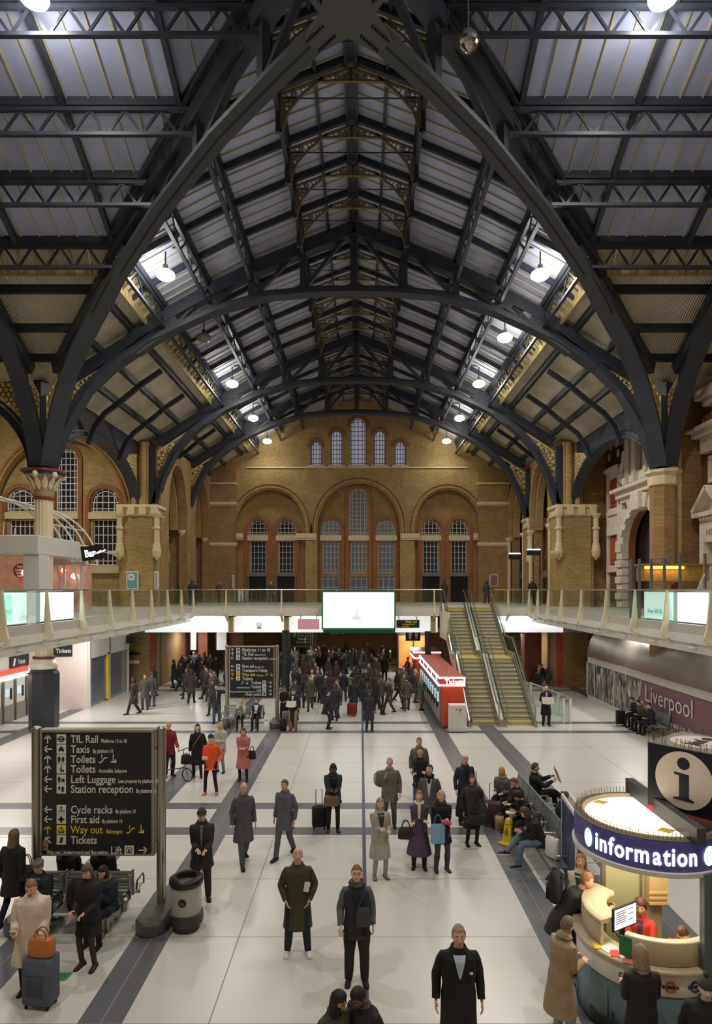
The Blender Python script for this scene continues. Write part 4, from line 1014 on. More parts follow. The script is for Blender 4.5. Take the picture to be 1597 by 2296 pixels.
m = MB(); x = PX(1498,Zb_); z = PH(1264,Zb_); m.add([(x-.18,Zb_+.1,z+.01),(x+.14,Zb_+.1,z+.01),(x+.08,Zb_+.0,z+.25),(x-.24,Zb_+.0,z+.25),(x-.18,Zb_+.12,z+.01),(x+.14,Zb_+.12,z+.01),(x+.08,Zb_+.02,z+.25),(x-.24,Zb_+.02,z+.25)], [(0,1,2,3),(7,6,5,4),(0,4,5,1),(1,5,6,2),(2,6,7,3),(3,7,4,0)]); m.build('lid', mat('laptop_silver',(140,160,170),.4,.3), t)
m = MB(); m.rbox(x-.16,x+.16,Zb_+.12,Zb_+.34,z,z+.02,.005); m.build('keyboard_base', mat('laptop_silver',(0,0,0)), t)
# hanging departure displays near the right piers
for i,(a,b,py,Z) in enumerate(((1183,1212,1231,40.5),(1142,1167,1240,46))):
    t = thing('hanging_display', f'dark hanging display with white light strip by the right piers, {("nearer","farther")[i]} one', 'display', (PX(a,Z),Z,PH(py+14,Z)))
    m = MB(); m.rbox(PX(a,Z),PX(b,Z),Z,Z+.2,PH(py+14,Z),PH(py+2,Z),.02); m.build('case', DARK, t)
    m = MB(); m.box(PX(a,Z),PX(b,Z),Z-.05,Z+.1,PH(py+2,Z),PH(py,Z)); m.build('light_strip', mat('strip_glow',(240,250,250),.4,emit=3), t)
    m = MB(); m.bar((PX(b,Z),Z+.1,DECK),(PX(b,Z),Z+.1,PH(py,Z)),.08); m.build('bracket', IRON, t)
for i,(x,y,s) in enumerate(((-14.6,38.6,-1),(12.1,38.6,1))):
    t = thing('security_camera', f'white security camera on a bracket at the {("left","right")[i]} brick pier', 'camera', (x,y,PH(1245,y)))
    z = PH(1243,y); m = MB(); m.rbox(x-.35,x+.15,y-.3,y-.1,z,z+.2,.03); m.build('housing', STONE, t)
    m = MB(); m.bar((x,y-.2,z),(x+.25,y+.1,z-.2),.08); m.build('bracket', CREAM2, t)

# --- staircase
t = thing('staircase', 'wide steel and stone staircase in two lanes with central rails climbing to the gallery', 'staircase', (6.4,28,0))
Y0, Y1s, XL, XM, XRt = 28.1, 36.6, 5.15, 6.48, 7.85
STEP = mat('step_buff', (196,188,158), .5, noise_=.12, scale=14); NOSE = mat('step_nosing',(110,106,92),.5)
yel = mat('nosing_yellow',(206,180,40),.5)
n1, n2 = 15, 14; N = n1+n2; rise = DECK/N; run = (Y1s-Y0-1.3)/(N-2); y = Y0; z = 0; st = MB(); ns = MB()
for i in range(N):
    z0 = z; z += rise
    d = run if i != n1-1 else 1.3+run
    st.box(XL,XRt,y,y+d,max(0,z-.5),z)
    if i in (0,n1-1,n1,N-1): yn = MB(); yn.box(XL,XRt,y-.03,y+.02,z-.05,z+.004); yn.build('yellow_nosing', yel, t)
    else: ns.box(XL,XRt,y-.03,y+.02,z-.05,z+.004)
    if i == N-1: pass
    y += d
YT = y
st.box(XL,XRt,YT-.1,DF+.2,DECK-.3,DECK)
st.build('steps', STEP, t); ns.build('nosings', mat('steel_nosing',(150,146,128),.35,.5), t)
def zs(y_):
    k = n1-1; yl = Y0+k*run; 
    if y_ < Y0: return 0
    if y_ < yl: return rise*n1*(y_-Y0)/(yl-Y0)
    if y_ < yl+1.3+run: return rise*n1
    return min(DECK, rise*n1+(DECK-rise*n1)*(y_-yl-1.3-run)/(YT-yl-1.3-run))
yl = Y0+(n1-1)*run; prof = [Y0-.35, Y0, yl, yl+1.3+run, YT, DF]
for nm, X, w_ in (('left_stringer',XL-.08,.14),('centre_divider',XM,.22),('right_stringer',XRt+.08,.14)):
    m = MB(); 
    for a, b in zip(prof[:-1], prof[1:]): m.bar((X,a,zs(a)+.12),(X,b,zs(b)+.12),w_,.28)
    m.build(nm, STEEL, t)
for nm, xs_ in (('left_handrail',(XL-.02,)),('centre_handrail',(XM-.18,XM+.18)),('right_handrail',(XRt+.02,))):
    m = MB()
    for X in xs_:
        pts = [(X,a,zs(a)+1.0) for a in prof]; pts = [(X,prof[0]-.1,.15),(X,prof[0]-.12,.9)]+pts; m.tube(pts, .03, 8)
        m.tube([(X,a,zs(a)+.28) for a in prof], .03, 8)
    m.build(nm, STEEL, t)
for X in (XL-.1, XM, XRt+.12):
    for a, b in zip(prof[1:-1], prof[2:]):
        m = MB(); m.prism([(a,zs(a)+.25),(b,zs(b)+.25),(b,zs(b)+1.1),(a,zs(a)+1.1)], .012, (X,0,0), (0,1,0)); m.build('glass_panel', GLASS, t)
m = MB(); m.box(XL-.2,XL,YT-2.5,DF,3.2,DECK-.2); m.prism([(Y0+.2,0),(YT,DECK-.5),(YT,DECK-.9),(Y0+1.2,0)], .1, (XL-.1,0,0), (0,1,0)); m.prism([(Y0+.2,0),(YT,DECK-.5),(YT,DECK-.9),(Y0+1.2,0)], .1, (XRt+.15,0,0), (0,1,0)); m.build('side_girder', CREAM, t)
# glazed enclosure right of the stair foot
t = thing('glass_enclosure', 'low glass enclosure with white posts beside the stair foot', 'balustrade', (9,29,0))
pts = [(8.35,28.2),(9.55,28.6),(9.2,32.6),(8.3,32.6)]
pts = [(8.2,33.2),(8.55,29.0),(9.7,28.7),(8.95,33.5)]
for (a, b) in (((8.55,28.6),(9.75,28.6)),((9.75,28.6),(9.2,33.5))):
    m = MB(); m.bar((*a,.55),(*b,.55),.015,1.0); m.build('glass_panel', GLASS, t)
    m = MB(); m.tube([(*a,1.1),(*b,1.1)],.03,8); m.build('handrail', STEEL, t)
for p in ((9.7,28.6),(9.4,28.62),(9.62,30.0),(9.4,31.6),(9.2,33.4),(8.6,28.6)):
    m = MB(); m.box(p[0]-.05,p[0]+.05,p[1]-.05,p[1]+.05,0,1.08); m.build('post', WHITE, t)

# --- red ticket kiosk
t = thing('ticket_kiosk', 'long red ticket kiosk with white light strips lettered Tickets', 'kiosk', (4.15,34,0))
ka, kb, k0, k1 = 3.68, 4.72, 27.4, 36.4
m = MB(); m.rbox(ka+.12,kb,k0,k1,.12,1.86,.02); m.build('body', RED, t)
m = MB(); m.box(ka+.14,kb-.02,k0+.02,k1,0,.12); m.build('plinth', GRAN, t)
m = MB(); m.rbox(ka,kb+.02,k0-.04,k1,2.18,2.26,.01); m.build('roof', mat('kiosk_roof_red',(186,96,80),.35,noise_=.15,scale=2,bump=.4), t)
m = MB(); m.box(ka-.01,kb+.03,k0-.05,k1,1.88,2.2); m.build('fascia', mat('fascia_red',(178,60,52),.4,emit=.15), t)
LS = mat('light_strip', (255,255,255), .4, emit=1.8)
m = MB()
for z in (1.84,2.16): m.box(ka-.04,kb+.06,k0-.1,k0-.04,z,z+.07); m.box(ka-.06,ka,k0-.1,k1,z,z+.07)
m.box(kb,kb+.06,k0-.1,k0-.04,1.84,2.23); m.build('light_strip', LS, t)
text('Tickets', .27, (ka+.24,k0-.06,1.94), mat('letter_glow2',(255,250,240),.5,emit=1.5), t, bold=.02)
m = MB(); m.lathe([(.05,0),(.05,.02)],(0,0,0),12); mm = MB(); mm.add([(kb-.14+a[0],k0-.06+a[2],2.03+a[1]*1.6) for a in m.v], m.f); mm.build('ticket_symbol', mat('symbol_amber',(240,190,100),.5,emit=.6), t)
for k in range(9):
    y = k0+.2+k*.98
    m = MB(); m.rbox(ka+.02,ka+.16,y,y+.8,.25,1.8,.02); tm = m.build('ticket_machine', mat('machine_steel',(150,148,142),.35,.6), t)
    m = MB(); m.rbox(ka-.03,ka+.05,y+.1,y+.5,1.1,1.5,.01); m.build('machine_screen', mat('machine_screen',(190,210,220),.3,emit=.4), tm); m = MB(); m.rbox(ka-.04,ka+.05,y+.55,y+.72,.8,1.4,.01); m.build('card_slot', BLK, tm)
m = MB(); [m.box(ka-.015,ka-.005,k0+.9+k*1.9,k0+1.1+k*1.9,1.95,2.12) for k in range(5)]; m.build('fascia_lamps', LS, t)
t = thing('ticket_kiosk', 'short red ticket kiosk with light strips standing behind the long one', 'kiosk', (4.2,38.5,0))
m = MB(); m.rbox(3.6,5.0,38.2,41.0,.1,1.86,.02); m.build('body', RED, t)
m = MB(); m.rbox(3.5,5.1,38.1,41.0,2.2,2.28,.01); m.build('roof', mat('kiosk_roof_red',(0,0,0)), t)
m = MB(); m.box(3.52,5.08,38.12,41,1.88,2.2); m.build('fascia', mat('fascia_red',(0,0,0)), t)
m = MB(); [ (m.box(3.48,5.1,38.04,38.1,z,z+.08), m.box(3.46,3.52,38.04,41,z,z+.08)) for z in (1.84,2.18)]; m.build('light_strip', LS, t)
t = thing('service_cabinet', 'white upright service cabinet in front of the red kiosk', 'cabinet', (4.35,27,0))
m = MB(); m.rbox(4.02,4.74,26.7,27.15,.02,1.15,.02); m.build('body', WHITE, t)
m = MB(); m.box(4.06,4.70,26.68,26.7,.1,1.1); m.build('door', OFFW, t)
m = MB(); m.box(4.3,4.33,26.66,26.68,.94,.98); m.box(4.4,4.52,26.66,26.68,.95,.97); m.build('label_strip', DARK, t); m = MB(); m.box(4.4,4.5,26.66,26.68,.85,.91); m.build('warning_sticker', yel, t)
m = MB(); m.tube([(PX(960,38),38,0),(PX(960,38),38,3.5)], .2, 12); tag(m.build('dark_column', mat('column_charcoal',(48,50,58),.4)), 'dark round column rising behind the red kiosks', 'column')
m = MB(); m.tube([(PX(640,37),37.2,0),(PX(640,37),37.2,3.6)], .22, 12); tag(m.build('dark_column', mat('column_charcoal',(0,0,0))), 'dark column right of the middle directory sign', 'column')

# --- overhead signs
def hsign(name, label, px0, px1, py0, py1, Z, m_=SIGN, lines=(), hang=True, top=None):
    x0,x1,z0,z1 = PX(px0,Z),PX(px1,Z),PH(py1,Z),PH(py0,Z)
    t = thing('hanging_sign', label, 'sign', ((x0+x1)/2,Z,z0))
    m = MB(); m.rbox(x0,x1,Z,Z+.14,z0,z1,.015); m.build('panel', m_, t)
    if hang: m = MB(); [(m.bar((x,Z+.07,z1-.02),(x,Z+.07,(top or z1+.15)),.04), top or m.bar((x,Z+.07,z1+.15),(x,DF,z1+.15),.04)) for x in (x0+.15,x1-.15)]; m.build('hanger', IRON, t)
    for s_, sz, px, py, mm_ in lines: text(s_, sz, (PX(px,Z),Z-.006,PH(py,Z)), mm_, t, bold=.015)
    return t, x0, x1, z0, z1
hsign('a','dark hanging sign reading Way out right of the big screen', 889,941,1390,1408, 36.6, lines=(('Way out',.19,909,1396.5,TXY),('Bishopsgate street',.10,902,1401,TXY),('via subway',.09,902,1405.5,TXY)))
t,x0,x1,z0,z1 = hsign('b','square dark hanging sign with white man and woman figures', 910,943,1410,1437, 38.9, lines=(), top=3.42)
def figure(mb, x, z, h, Y_, fem=False):
    def f(poly): mb.prism([(x+a*h, z+b*h) for a,b in poly], .02, (0,Y_,0))
    m_ = MB(); 
    f([(.08*cos(2*pi*k/10), .92+.08*sin(2*pi*k/10)) for k in range(10)])
    if fem: f([(-.1,.8),(.1,.8),(.24,.5),(.17,.48),(.2,.3),(.09,.3),(.09,0),(-.09,0),(-.09,.3),(-.2,.3),(-.17,.48),(-.24,.5)])
    else: f([(-.2,.82),(.2,.82),(.22,.45),(.15,.45),(.12,.0),(.02,0),(0,.4),(-.02,0),(-.12,0),(-.15,.45),(-.22,.45)])
m = MB(); figure(m, (x0+x1)/2-.18, z0+.12, .5, 38.9); figure(m, (x0+x1)/2+.2, z0+.12, .5, 38.9, True); m.build('pictogram', TXT, t)
hsign('c','long dark sign reading Accessible Toilets right of the stairs', 1154,1209,1413.5,1421, 38.6, lines=(('Accessible Toilets',.15,1164,1419.2,TXT),), top=3.42)
hsign('d','pink hanging sign over the middle concourse', 668,716,1388,1411, 36.4, m_=mat('sign_pink',(206,150,160),.4,emit=.25), lines=())
hsign('e','thin dark hanging strip sign below the big screen', 725,782,1414,1424, 38.7, lines=(('reserved   exit',.14,741,1421,TXT),), top=3.42)
m = MB(); m.rbox(PX(790,38.6),PX(817,38.6),38.5,38.8,PH(1419,38.6),PH(1415,38.6),.03); tag(m.build('tube_light', mat('tube_glow',(0,0,0))), 'short bright tube light under the big screen', 'light')
t = thing('no_smoking_sign','round no smoking sign over a red strip on the lit bulkhead','sign',(PX(581,38),38.1,4))
m = MB(); c_ = V((PX(581,38),38.05,PH(1400,38))); m.tube([c_+V((.13*cos(2*pi*k/16),0,.13*sin(2*pi*k/16))) for k in range(16)], .018, 5, closed=True); m.bar(c_+V((-.1,0,.1)),c_+V((.1,0,-.1)),.025); m.build('ring', DARK, t)
m = MB(); m.box(c_.x-.13,c_.x+.13,38.03,38.06,c_.z-.25,c_.z-.17); m.build('red_strip', mat('strip_red',(190,40,40),.5), t)

# --- lower brick work and shops at the back
m = MB(); m.box(-14.3,-12.0,44.5,45.3,0,3.42); m.box(-11.4,-10.4,44.5,45.3,0,3.42); m.box(-9.2,-8.0,44.5,45.3,0,3.42); struct(m.build('wall_undercroft_brick', brick('undercroft_brick',(158,92,62),(134,74,50),(120,90,70))))
for i,(a,b,c1) in enumerate(((428,440,(190,210,180)),(486,508,(226,220,220)))):
    t = thing('lit_poster', f'backlit poster on the brick wall below the gallery, {("narrow green","wide pale")[i]} one', 'poster', (PX(a,44.3),44.3,1))
    m = MB(); m.rbox(PX(a-3,44.3),PX(b+3,44.3),44.3,44.5,PH(1460,44.3),PH(1413,44.3),.02); m.build('frame', DARK, t)
    m = MB(); m.box(PX(a,44.3),PX(b,44.3),44.27,44.3,PH(1457,44.3),PH(1416,44.3)); m.build('backlit_print', mat('lit_print_%d'%i,c1,.4,emit=.25), t)
m = MB(); m.box(11.0,12.1,41.6,42.6,0,3.42); struct(m.build('wall_undercroft_pier', brick('undercroft_brick',(0,0,0),(0,0,0),(0,0,0))))
for i,(px,py,c_) in enumerate(((1101-860+860,1233,(1,1,1)),)): pass
# distant shop units: lit fronts at the back
def shopfront(label, x0, x1, y, c1, em, name_=None):
    t = thing('shopfront', label, 'shop', ((x0+x1)/2,y,0))
    m = MB(); m.box(x0,x1,y,y+.1,.3,2.7); m.build('window', mat(f'shop_{int(x0*10)}',c1,.3,emit=em,noise_=.6,scale=1.2), t)
    m = MB(); m.box(x0-.1,x1+.1,y-.1,y+.2,2.7,3.3); m.box(x0-.1,x1+.1,y-.05,y+.1,0,.3); [m.box(x-.05,x+.05,y-.06,y+.1,0,2.7) for x in (x0,(x0+x1)/2,x1)]; m.build('frame', mat('shop_frame',(70,72,76),.4), t)
    if name_: text(name_, .35, ((x0+x1)/2,y-.12,2.85), mat('shop_letter',(240,240,235),.5,emit=.6), t, align='CENTER')
shopfront('wide dim grey glazed gate line at the back left of the undercroft', -7.4,-2.6,62, (96,104,112), .25)
shopfront('dim grey glazed gate line at the back centre of the undercroft', -1.6,3.4,62, (84,90,98), .2)
shopfront('amber lit food shop behind the toilets sign', 3.0,5.2,46, (226,140,66), .5)
shopfront('lit coffee shop front right of the stairs', 12.3,14.6,44.5, (140,132,118), .35)
m = MB(); m.box(-20,20,56,56.2,0,1.0); 
t = thing('barrier_line', 'row of grey ticket barriers across the back of the undercroft', 'barriers', (0,54,0))
for k in range(14):
    x = -6.6+k*.85; m = MB(); m.rbox(x-.12,x+.12,53,54.6,0,1.05,.04); m.build('gate_cabinet', STEEL, t)
    if k % 2: m = MB(); m.box(x-.05,x+.05,52.98,53.0,.8,.9); m.build('gate_lamp', mat('gate_red' if k % 4 == 1 else 'gate_green',(255,60,50) if k % 4 == 1 else (60,230,110),.4,emit=3), t)
# --- left ticket office
t = thing('ticket_office', 'white walled ticket office with red lit band and dark Tickets signs under the left gallery', 'ticket office', (-15.5,28,0))
m = MB(); m.box(-18,-16.1,18,31.4,0,4.3); m.build('machine_wall', OFFW, t)
A, B = V((-16.0,31.3,0)), V((-13.4,32.0,0)); m = MB(); m.bar(A+V((0,0,1.6)),B+V((0,0,1.6)),.15,3.2); m.build('white_wall', mat('blush_wall',(232,216,210),.5), t)
m = MB(); m.bar(A+V((0,0,3.75)),B+V((0,0,3.75)),.16,1.1); m.box(-16.1,-16.02,18,31.3,2.3,4.3); m.build('upper_fascia', OFFW, t)
m = MB(); m.box(-16.06,-15.98,18,31.25,2.02,2.24); m.build('red_band', mat('band_glow_red',(240,70,50),.4,emit=.7), t)
m = MB(); m.box(-16.06,-15.9,18,31.25,1.93,2.0); m.build('light_strip', LS, t)
for y in (25,28.2): text('Tickets', .17, (-15.97,y,2.06), TXT, t, u=(0,1,0))
m = MB(); m.box(-16.0,-15.94,29.6,31.2,2.32,2.85); m.build('sign_panel', SIGN, t); text('Tickets', .3, (-15.93,30.2,2.45), TXT, t, u=(0,1,0), sx=.75)
m = MB(); m.prism([(29.75,2.4),(29.9,2.4),(30.0,2.75),(29.85,2.75)], .01, (-15.93,0,0), (0,1,0)); m.build('ticket_symbol', TXT, t)
d_ = (B-A).normalized(); n_ = V((d_.y,-d_.x,0)); q0 = A+d_*.75+n_*.12
m = MB(); m.bar(q0+V((0,0,2.95)), q0+d_*1.25+V((0,0,2.95)), .05,.55); m.build('sign_panel', SIGN, t); text('Tickets', .3, q0+d_*.5+n_*.04+V((0,0,2.85)), TXT, t, u=d_, sx=.8)
for k in range(11):
    y = 20.3+k*1.0; m = MB(); m.rbox(-16.1,-15.6,y,y+.9,.75,1.85,.02); m.rbox(-15.9,-15.55,y,y+.9,0,.75,.02,mi=1); m.box(-15.62,-15.5,y-.03,y+.0,0,1.9,1); tm = m.build('ticket_machine', [OFFW, mat('machine_steel',(0,0,0))], t)
    m = MB(); m.rbox(-15.62,-15.56,y+.15,y+.5,1.15,1.5,.01); m.build('machine_screen', mat('machine_screen',(0,0,0)), tm); m = MB(); m.rbox(-15.62,-15.57,y+.6,y+.75,1.0,1.5,.01); m.build('card_slot', BLK, tm)
t = thing('glass_shop_entrance', 'glass shop entrance with a yellow edged door beside the left brick pier', 'shopfront', (-13.3,34,0))
m = MB(); m.box(-13.55,-13.45,32.2,37.5,0,3.4); m.build('wall', mat('shop_backwall',(150,160,150),.4,noise_=.2,scale=1), t)
m = MB(); m.box(-13.44,-13.4,32.4,36.5,.2,2.4); m.build('glass', WGL3, t)
m = MB(); m.box(-13.42,-13.3,34.3,34.5,.1,2.6); m.build('yellow_edge', mat('edge_yellow',(230,210,30),.5), t)
m = MB(); m.box(-13.42,-13.3,32.1,37.4,2.5,3.4); [m.box(-13.42,-13.3,y-.06,y+.06,0,3.4) for y in (32.1,34.6,37.4)]; m.build('frame', OFFW, t)
for i,(px,py) in enumerate(((298,1465),(298,1484))):
    m = MB(); Z=38.7; m.box(PX(px-12,Z),PX(px+14,Z),Z,Z+.04,PH(py+4,Z),PH(py-3,Z)); ob = m.build('wall_notice', SIGN if i==0 else WHITE); tag(ob, ('small dark notice','small white notice')[i]+' on the lower brick pier at left', 'notice'); 
m = MB(); Z=37.0; m.rbox(PX(268,Z),PX(300,Z),Z,Z+.2,PH(1443,Z),PH(1425,Z),.02); tag(m.build('monitor_case', DARK), 'dark monitor hanging in front of the lower left brick pier', 'monitor')
# --- right retail hoarding
t = thing('shop_hoarding', 'long hoarding with station mural and purple panel lettered Liverpool St beneath a curved metal canopy', 'hoarding', (13,28,0))
xh = 12.84
m = MB(); m.box(xh,xh+1.6,20,35.2,0,2.25); m.build('wall', mat('hoarding_dark',(70,70,74),.5), t)
m = MB(); m.box(xh-.06,xh+.05,20,35.25,1.98,2.3); m.box(xh-.06,xh,20,35.25,0,.22); m.box(xh-.06,xh,35.1,35.25,0,2.3); m.build('white_border', OFFW, t)
m = MB(); pts = [(xh-.05,2.3),(xh+.0,2.7),(xh+.14,3.2),(xh+.42,3.7),(xh+.9,4.1),(xh+1.6,4.3)]; m.loft([[V((a,y,z)) for a,z in pts]+[V((a,y,z-.08)) for a,z in reversed(pts)] for y in (20,35.2)]); m.build('metal_canopy', mat('canopy_metal',(150,144,130),.35,.5,noise_=.15,scale=1), t, True)
mur = mat('mural_print', (110,116,116), .4); nt = mur.node_tree; tc = nt.nodes.new('ShaderNodeTexCoord'); vo = nt.nodes.new('ShaderNodeTexVoronoi'); vo.inputs['Scale'].default_value = 3.0
mp = nt.nodes.new('ShaderNodeMapping'); mp.inputs['Scale'].default_value = (1,2.2,.9); cr = nt.nodes.new('ShaderNodeValToRGB')
for p_, c_ in ((0,(34,40,44)),(.3,(90,104,106)),(.55,(168,176,170)),(.75,(120,84,60)),(1,(60,70,76))):
    e_ = cr.color_ramp.elements.new(p_) if p_ not in (0,1) else cr.color_ramp.elements[int(p_)]; e_.color = rgb(c_)
nt.links.new(tc.outputs['Object'], mp.inputs[0]); nt.links.new(mp.outputs[0], vo.inputs['Vector']); nt.links.new(vo.outputs['Color'], cr.inputs[0]); nt.links.new(cr.outputs[0], nt.nodes['Principled BSDF'].inputs['Base Color'])
m = MB(); m.prism([(35.0,.25),(29.0,.25),(28.2,1.95),(35.0,1.95)], .03, (xh-.03,0,0), (0,1,0)); m.build('mural', mur, t)
m = MB(); [m.box(xh-.08,xh-.05,y-.02,y+.02,.22,2.0) for y in (34.0,31.4)]; m.build('panel_joint', OFFW, t)
m = MB(); m.prism([(28.95,.25),(20,.25),(20,1.95),(28.15,1.95)], .035, (xh-.035,0,0), (0,1,0)); m.build('purple_panel', mat('panel_purple',(132,92,108),.4), t)
text('Liverpool', 1.02, (xh-.07,28.0,1.12), TXT, t, u=(0,-1,0), bold=-.005, sx=1.05)
text('St', 1.02, (xh-.07,28.5,.35), TXT, t, u=(0,-1,0), bold=-.005)
text('More space to shop', .3, (xh-.07,26.2,.5), TXT, t, u=(0,-1,0)); text('and more to see', .3, (xh-.07,25.9,.2), TXT, t, u=(0,-1,0))
# ------------------------------------------------------------------ directory signs
def arrow(mb, x, z, r, Y_, ang):
    c, s = cos(ang), sin(ang)
    def f(poly): mb.prism([(x+(a*c-b*s)*r, z+(a*s+b*c)*r) for a, b in poly], .006, (0,Y_,0))
    f([(-.12,-1),(.12,-1),(.12,.8),(-.12,.8)]); f([(-.8,.1),(0,.9),(.8,.1),(.62,-.07),(0,.55),(-.62,-.07)])
UP, LF, RT, UL = 0, pi/2, -pi/2, pi/4
def picto(kind, x, z, r, Y_, t, mt, bg=SIGN):
    m = MB(); m.prism([(x-r,z-r),(x+r,z-r),(x+r,z+r),(x-r,z+r)], .006, (0,Y_,0)); t = m.build('symbol_tile', mt, t)
    m = MB(); y2 = Y_-.006
    def f(poly): m.prism([(x+a*r, z+b*r) for a, b in poly], .006, (0,y2,0))
    def bxp(a,b,c,d): f([(a,c),(b,c),(b,d),(a,d)])
    if kind == 'cross': bxp(-.2,.2,-.65,.65); bxp(-.65,.65,-.2,.2)
    elif kind == 'round':
        m.tube([(x+.55*r*cos(2*pi*k/16),y2,z+.55*r*sin(2*pi*k/16)) for k in range(16)], .14*r, 4, closed=True); bxp(-.8,.8,-.14,.14)
    elif kind == 'wc': figure(m, x-.42*r, z-.62*r, 1.25*r, y2); figure(m, x+.42*r, z-.62*r, 1.25*r, y2, True)
    elif kind == 'out': f([(-.6,-.1),(-.6,-.65),(.6,-.65),(.6,-.1),(.42,-.1),(.42,-.45),(-.42,-.45),(-.42,-.1)]); arrow(m, x, z+.15*r, .5*r, y2, 0)
    elif kind == 'car': bxp(-.6,.6,-.35,.05); f([(-.4,.05),(.4,.05),(.25,.5),(-.25,.5)]); bxp(-.5,-.3,-.6,-.35); bxp(.3,.5,-.6,-.35)
    elif kind == 'bag': figure(m, x-.4*r, z-.6*r, 1.2*r, y2); bxp(.05,.7,-.55,0); bxp(.2,.5,0,.2)
    elif kind == 'two': figure(m, x-.4*r, z-.2*r, .8*r, y2); figure(m, x+.35*r, z-.6*r, 1.2*r, y2)
    elif kind == 'access':
        m.tube([(x+.1*r+.38*r*cos(k*.5+2.2),y2,z-.25*r+.38*r*sin(k*.5+2.2)) for k in range(10)], .08*r, 4); bxp(-.12,.08,-.2,.5); f([(.12*cos(2*pi*k/8)-.02,.66+.12*sin(2*pi*k/8)) for k in range(8)]); f([(-.1,-.2),(.35,-.2),(.6,-.62),(.45,-.7),(.25,-.35),(-.1,-.35)])
    elif kind == 'cycle':
        for dx in (-.38,.38): m.tube([(x+dx*r+.25*r*cos(2*pi*k/10),y2,z-.4*r+.25*r*sin(2*pi*k/10)) for k in range(10)], .06*r, 4, closed=True)
        bxp(-.25,.25,-.12,-.02); bxp(-.18,.18,.25,.65); bxp(-.04,.04,0,.3)
    elif kind == 'ticket': f([(-.4,-.6),(.2,-.6),(.4,.5),(-.1,.6)]); 
    elif kind == 'lift': 
        for a in (-.6,.5): bxp(a,a+.1,-.6,.6)
        bxp(-.6,.6,.5,.6); bxp(-.6,.6,-.6,-.5); figure(m, x, z-.4*r, .7*r, y2)
    elif kind == 'help': bxp(-.5,.5,-.5,.5)
    m.build('symbol', bg, t)
def esc(x, z, h, Y_, t, mt):
    m = MB(); m.prism([(x,z),(x+.25*h,z),(x+.75*h,z+.6*h),(x+1.1*h,z+.6*h),(x+1.1*h,z+.45*h),(x+.82*h,z+.45*h),(x+.32*h,z-.15*h),(x,z-.15*h)], .006, (0,Y_,0)); m.prism([(x+.35*h,z+.45*h),(x+.45*h,z+.45*h),(x+.45*h,z+.95*h),(x+.35*h,z+.95*h)], .006, (0,Y_,0))
    m.prism([(x+1.5*h,z-.05*h),(x+2.3*h,z-.15*h),(x+2.3*h,z+.3*h),(x+2.1*h,z+.3*h),(x+2.1*h,z+.1*h),(x+1.8*h,z+.15*h)], .006, (0,Y_,0)); m.prism([(x+1.85*h,z+.2*h),(x+1.97*h,z+.2*h),(x+1.97*h,z+h),(x+1.85*h,z+h)], .006, (0,Y_,0)); m.build('stair_symbol', mt, t)
def directory(label, x0, x1, y, rows, zt=3.42, zb=1.14, posts=True):
    t = thing('directory_sign', label, 'sign', ((x0+x1)/2,y,0), group='black directory signs on steel posts')
    pl_, pr = x0-.13, x1+.13
    for px in (pl_, pr):
        m = MB(); m.tube([(px,y,.1),(px,y,zt+.02)], .085, 16); m.lathe([(.085,0),(.08,.03),(.05,.05),(.01,.055)], (px,y,zt+.02), 16); m.build('post', STEEL, t, True)
        m = MB(); [m.box(min(px,px+.15*(1 if px<x0 else -1)),max(px,px+.15*(1 if px<x0 else -1)),y-.02,y+.02,z,z+.05) for z in (zt-.35,zb+.2)]; m.build('clamp', STEEL, t)
        m = MB(); rings = []
        for z, e in ((0,.0),(.02,.03),(.2,.03),(.24,.0)):
            rings.append([V((px+(.24+e)*cos(a), y-.1+(.45 if sin(a) > 0 else -.45)*(1 if abs(sin(a)) > .01 else 0)+(.24+e)*sin(a), z)) for a in [2*pi*(k+.5)/20 for k in range(20)]])
        m.loft(rings); m.build('granite_plinth', GRAN, t)
    m = MB(); m.rbox(x0-.03,x1+.03,y-.1,y+.1,zb-.03,zt+.03,.015); m.build('frame', mat('sign_frame',(178,174,160),.35,.7), t)
    m = MB(); m.box(x0+.02,x1-.02,y-.106,y-.1,zb+.02,zt-.02); m.build('panel', SIGN, t)
    Yf = y-.112; W_ = x1-x0; k_ = W_/2.06
    m1 = MB(); m2 = MB()
    for r in rows:
        kind, ar, z, big, small, yel_, right, extra = r
        mt = TXY if yel_ else TXT; z = zt-z*k_
        arrow(m2 if yel_ else m1, (x1-.16 if right else x0+.13), z, .085, Yf, ar)
        picto(kind, (x1-.42 if right else x0+.38), z, .085, Yf, t, mt)
        if not right:
            tb = text(big, .2, (x0+.55,Yf,z-.07), mt, t, bold=.012, sx=.82); w_ = max(v.co.x for v in tb.data.vertices)-min(v.co.x for v in tb.data.vertices)
            xe = x0+.55+w_+.06
            if small: ts = text(small, .1, (xe,Yf,z-.07), mt, t, bold=.015, sx=.62); xe += max(v.co.x for v in ts.data.vertices)-min(v.co.x for v in ts.data.vertices)+.08
            if extra: esc(xe, z-.05, .14, Yf, t, mt)
        else:
            tb = text(big, .2, (x1-.55,Yf,z-.07), mt, t, bold=.012, align='RIGHT', sx=.82); w_ = max(v.co.x for v in tb.data.vertices)-min(v.co.x for v in tb.data.vertices)
            if small: text(small, .095, (x1-.6-w_,Yf,z-.07), mt, t, bold=.02, align='RIGHT', sx=.74)
            if extra: esc(x1-.65-w_-.35, z-.05, .14, Yf, t, mt)
    m1.build('arrow', TXT, t)
    if m2.v: m2.build('arrow', TXY, t)
    return t
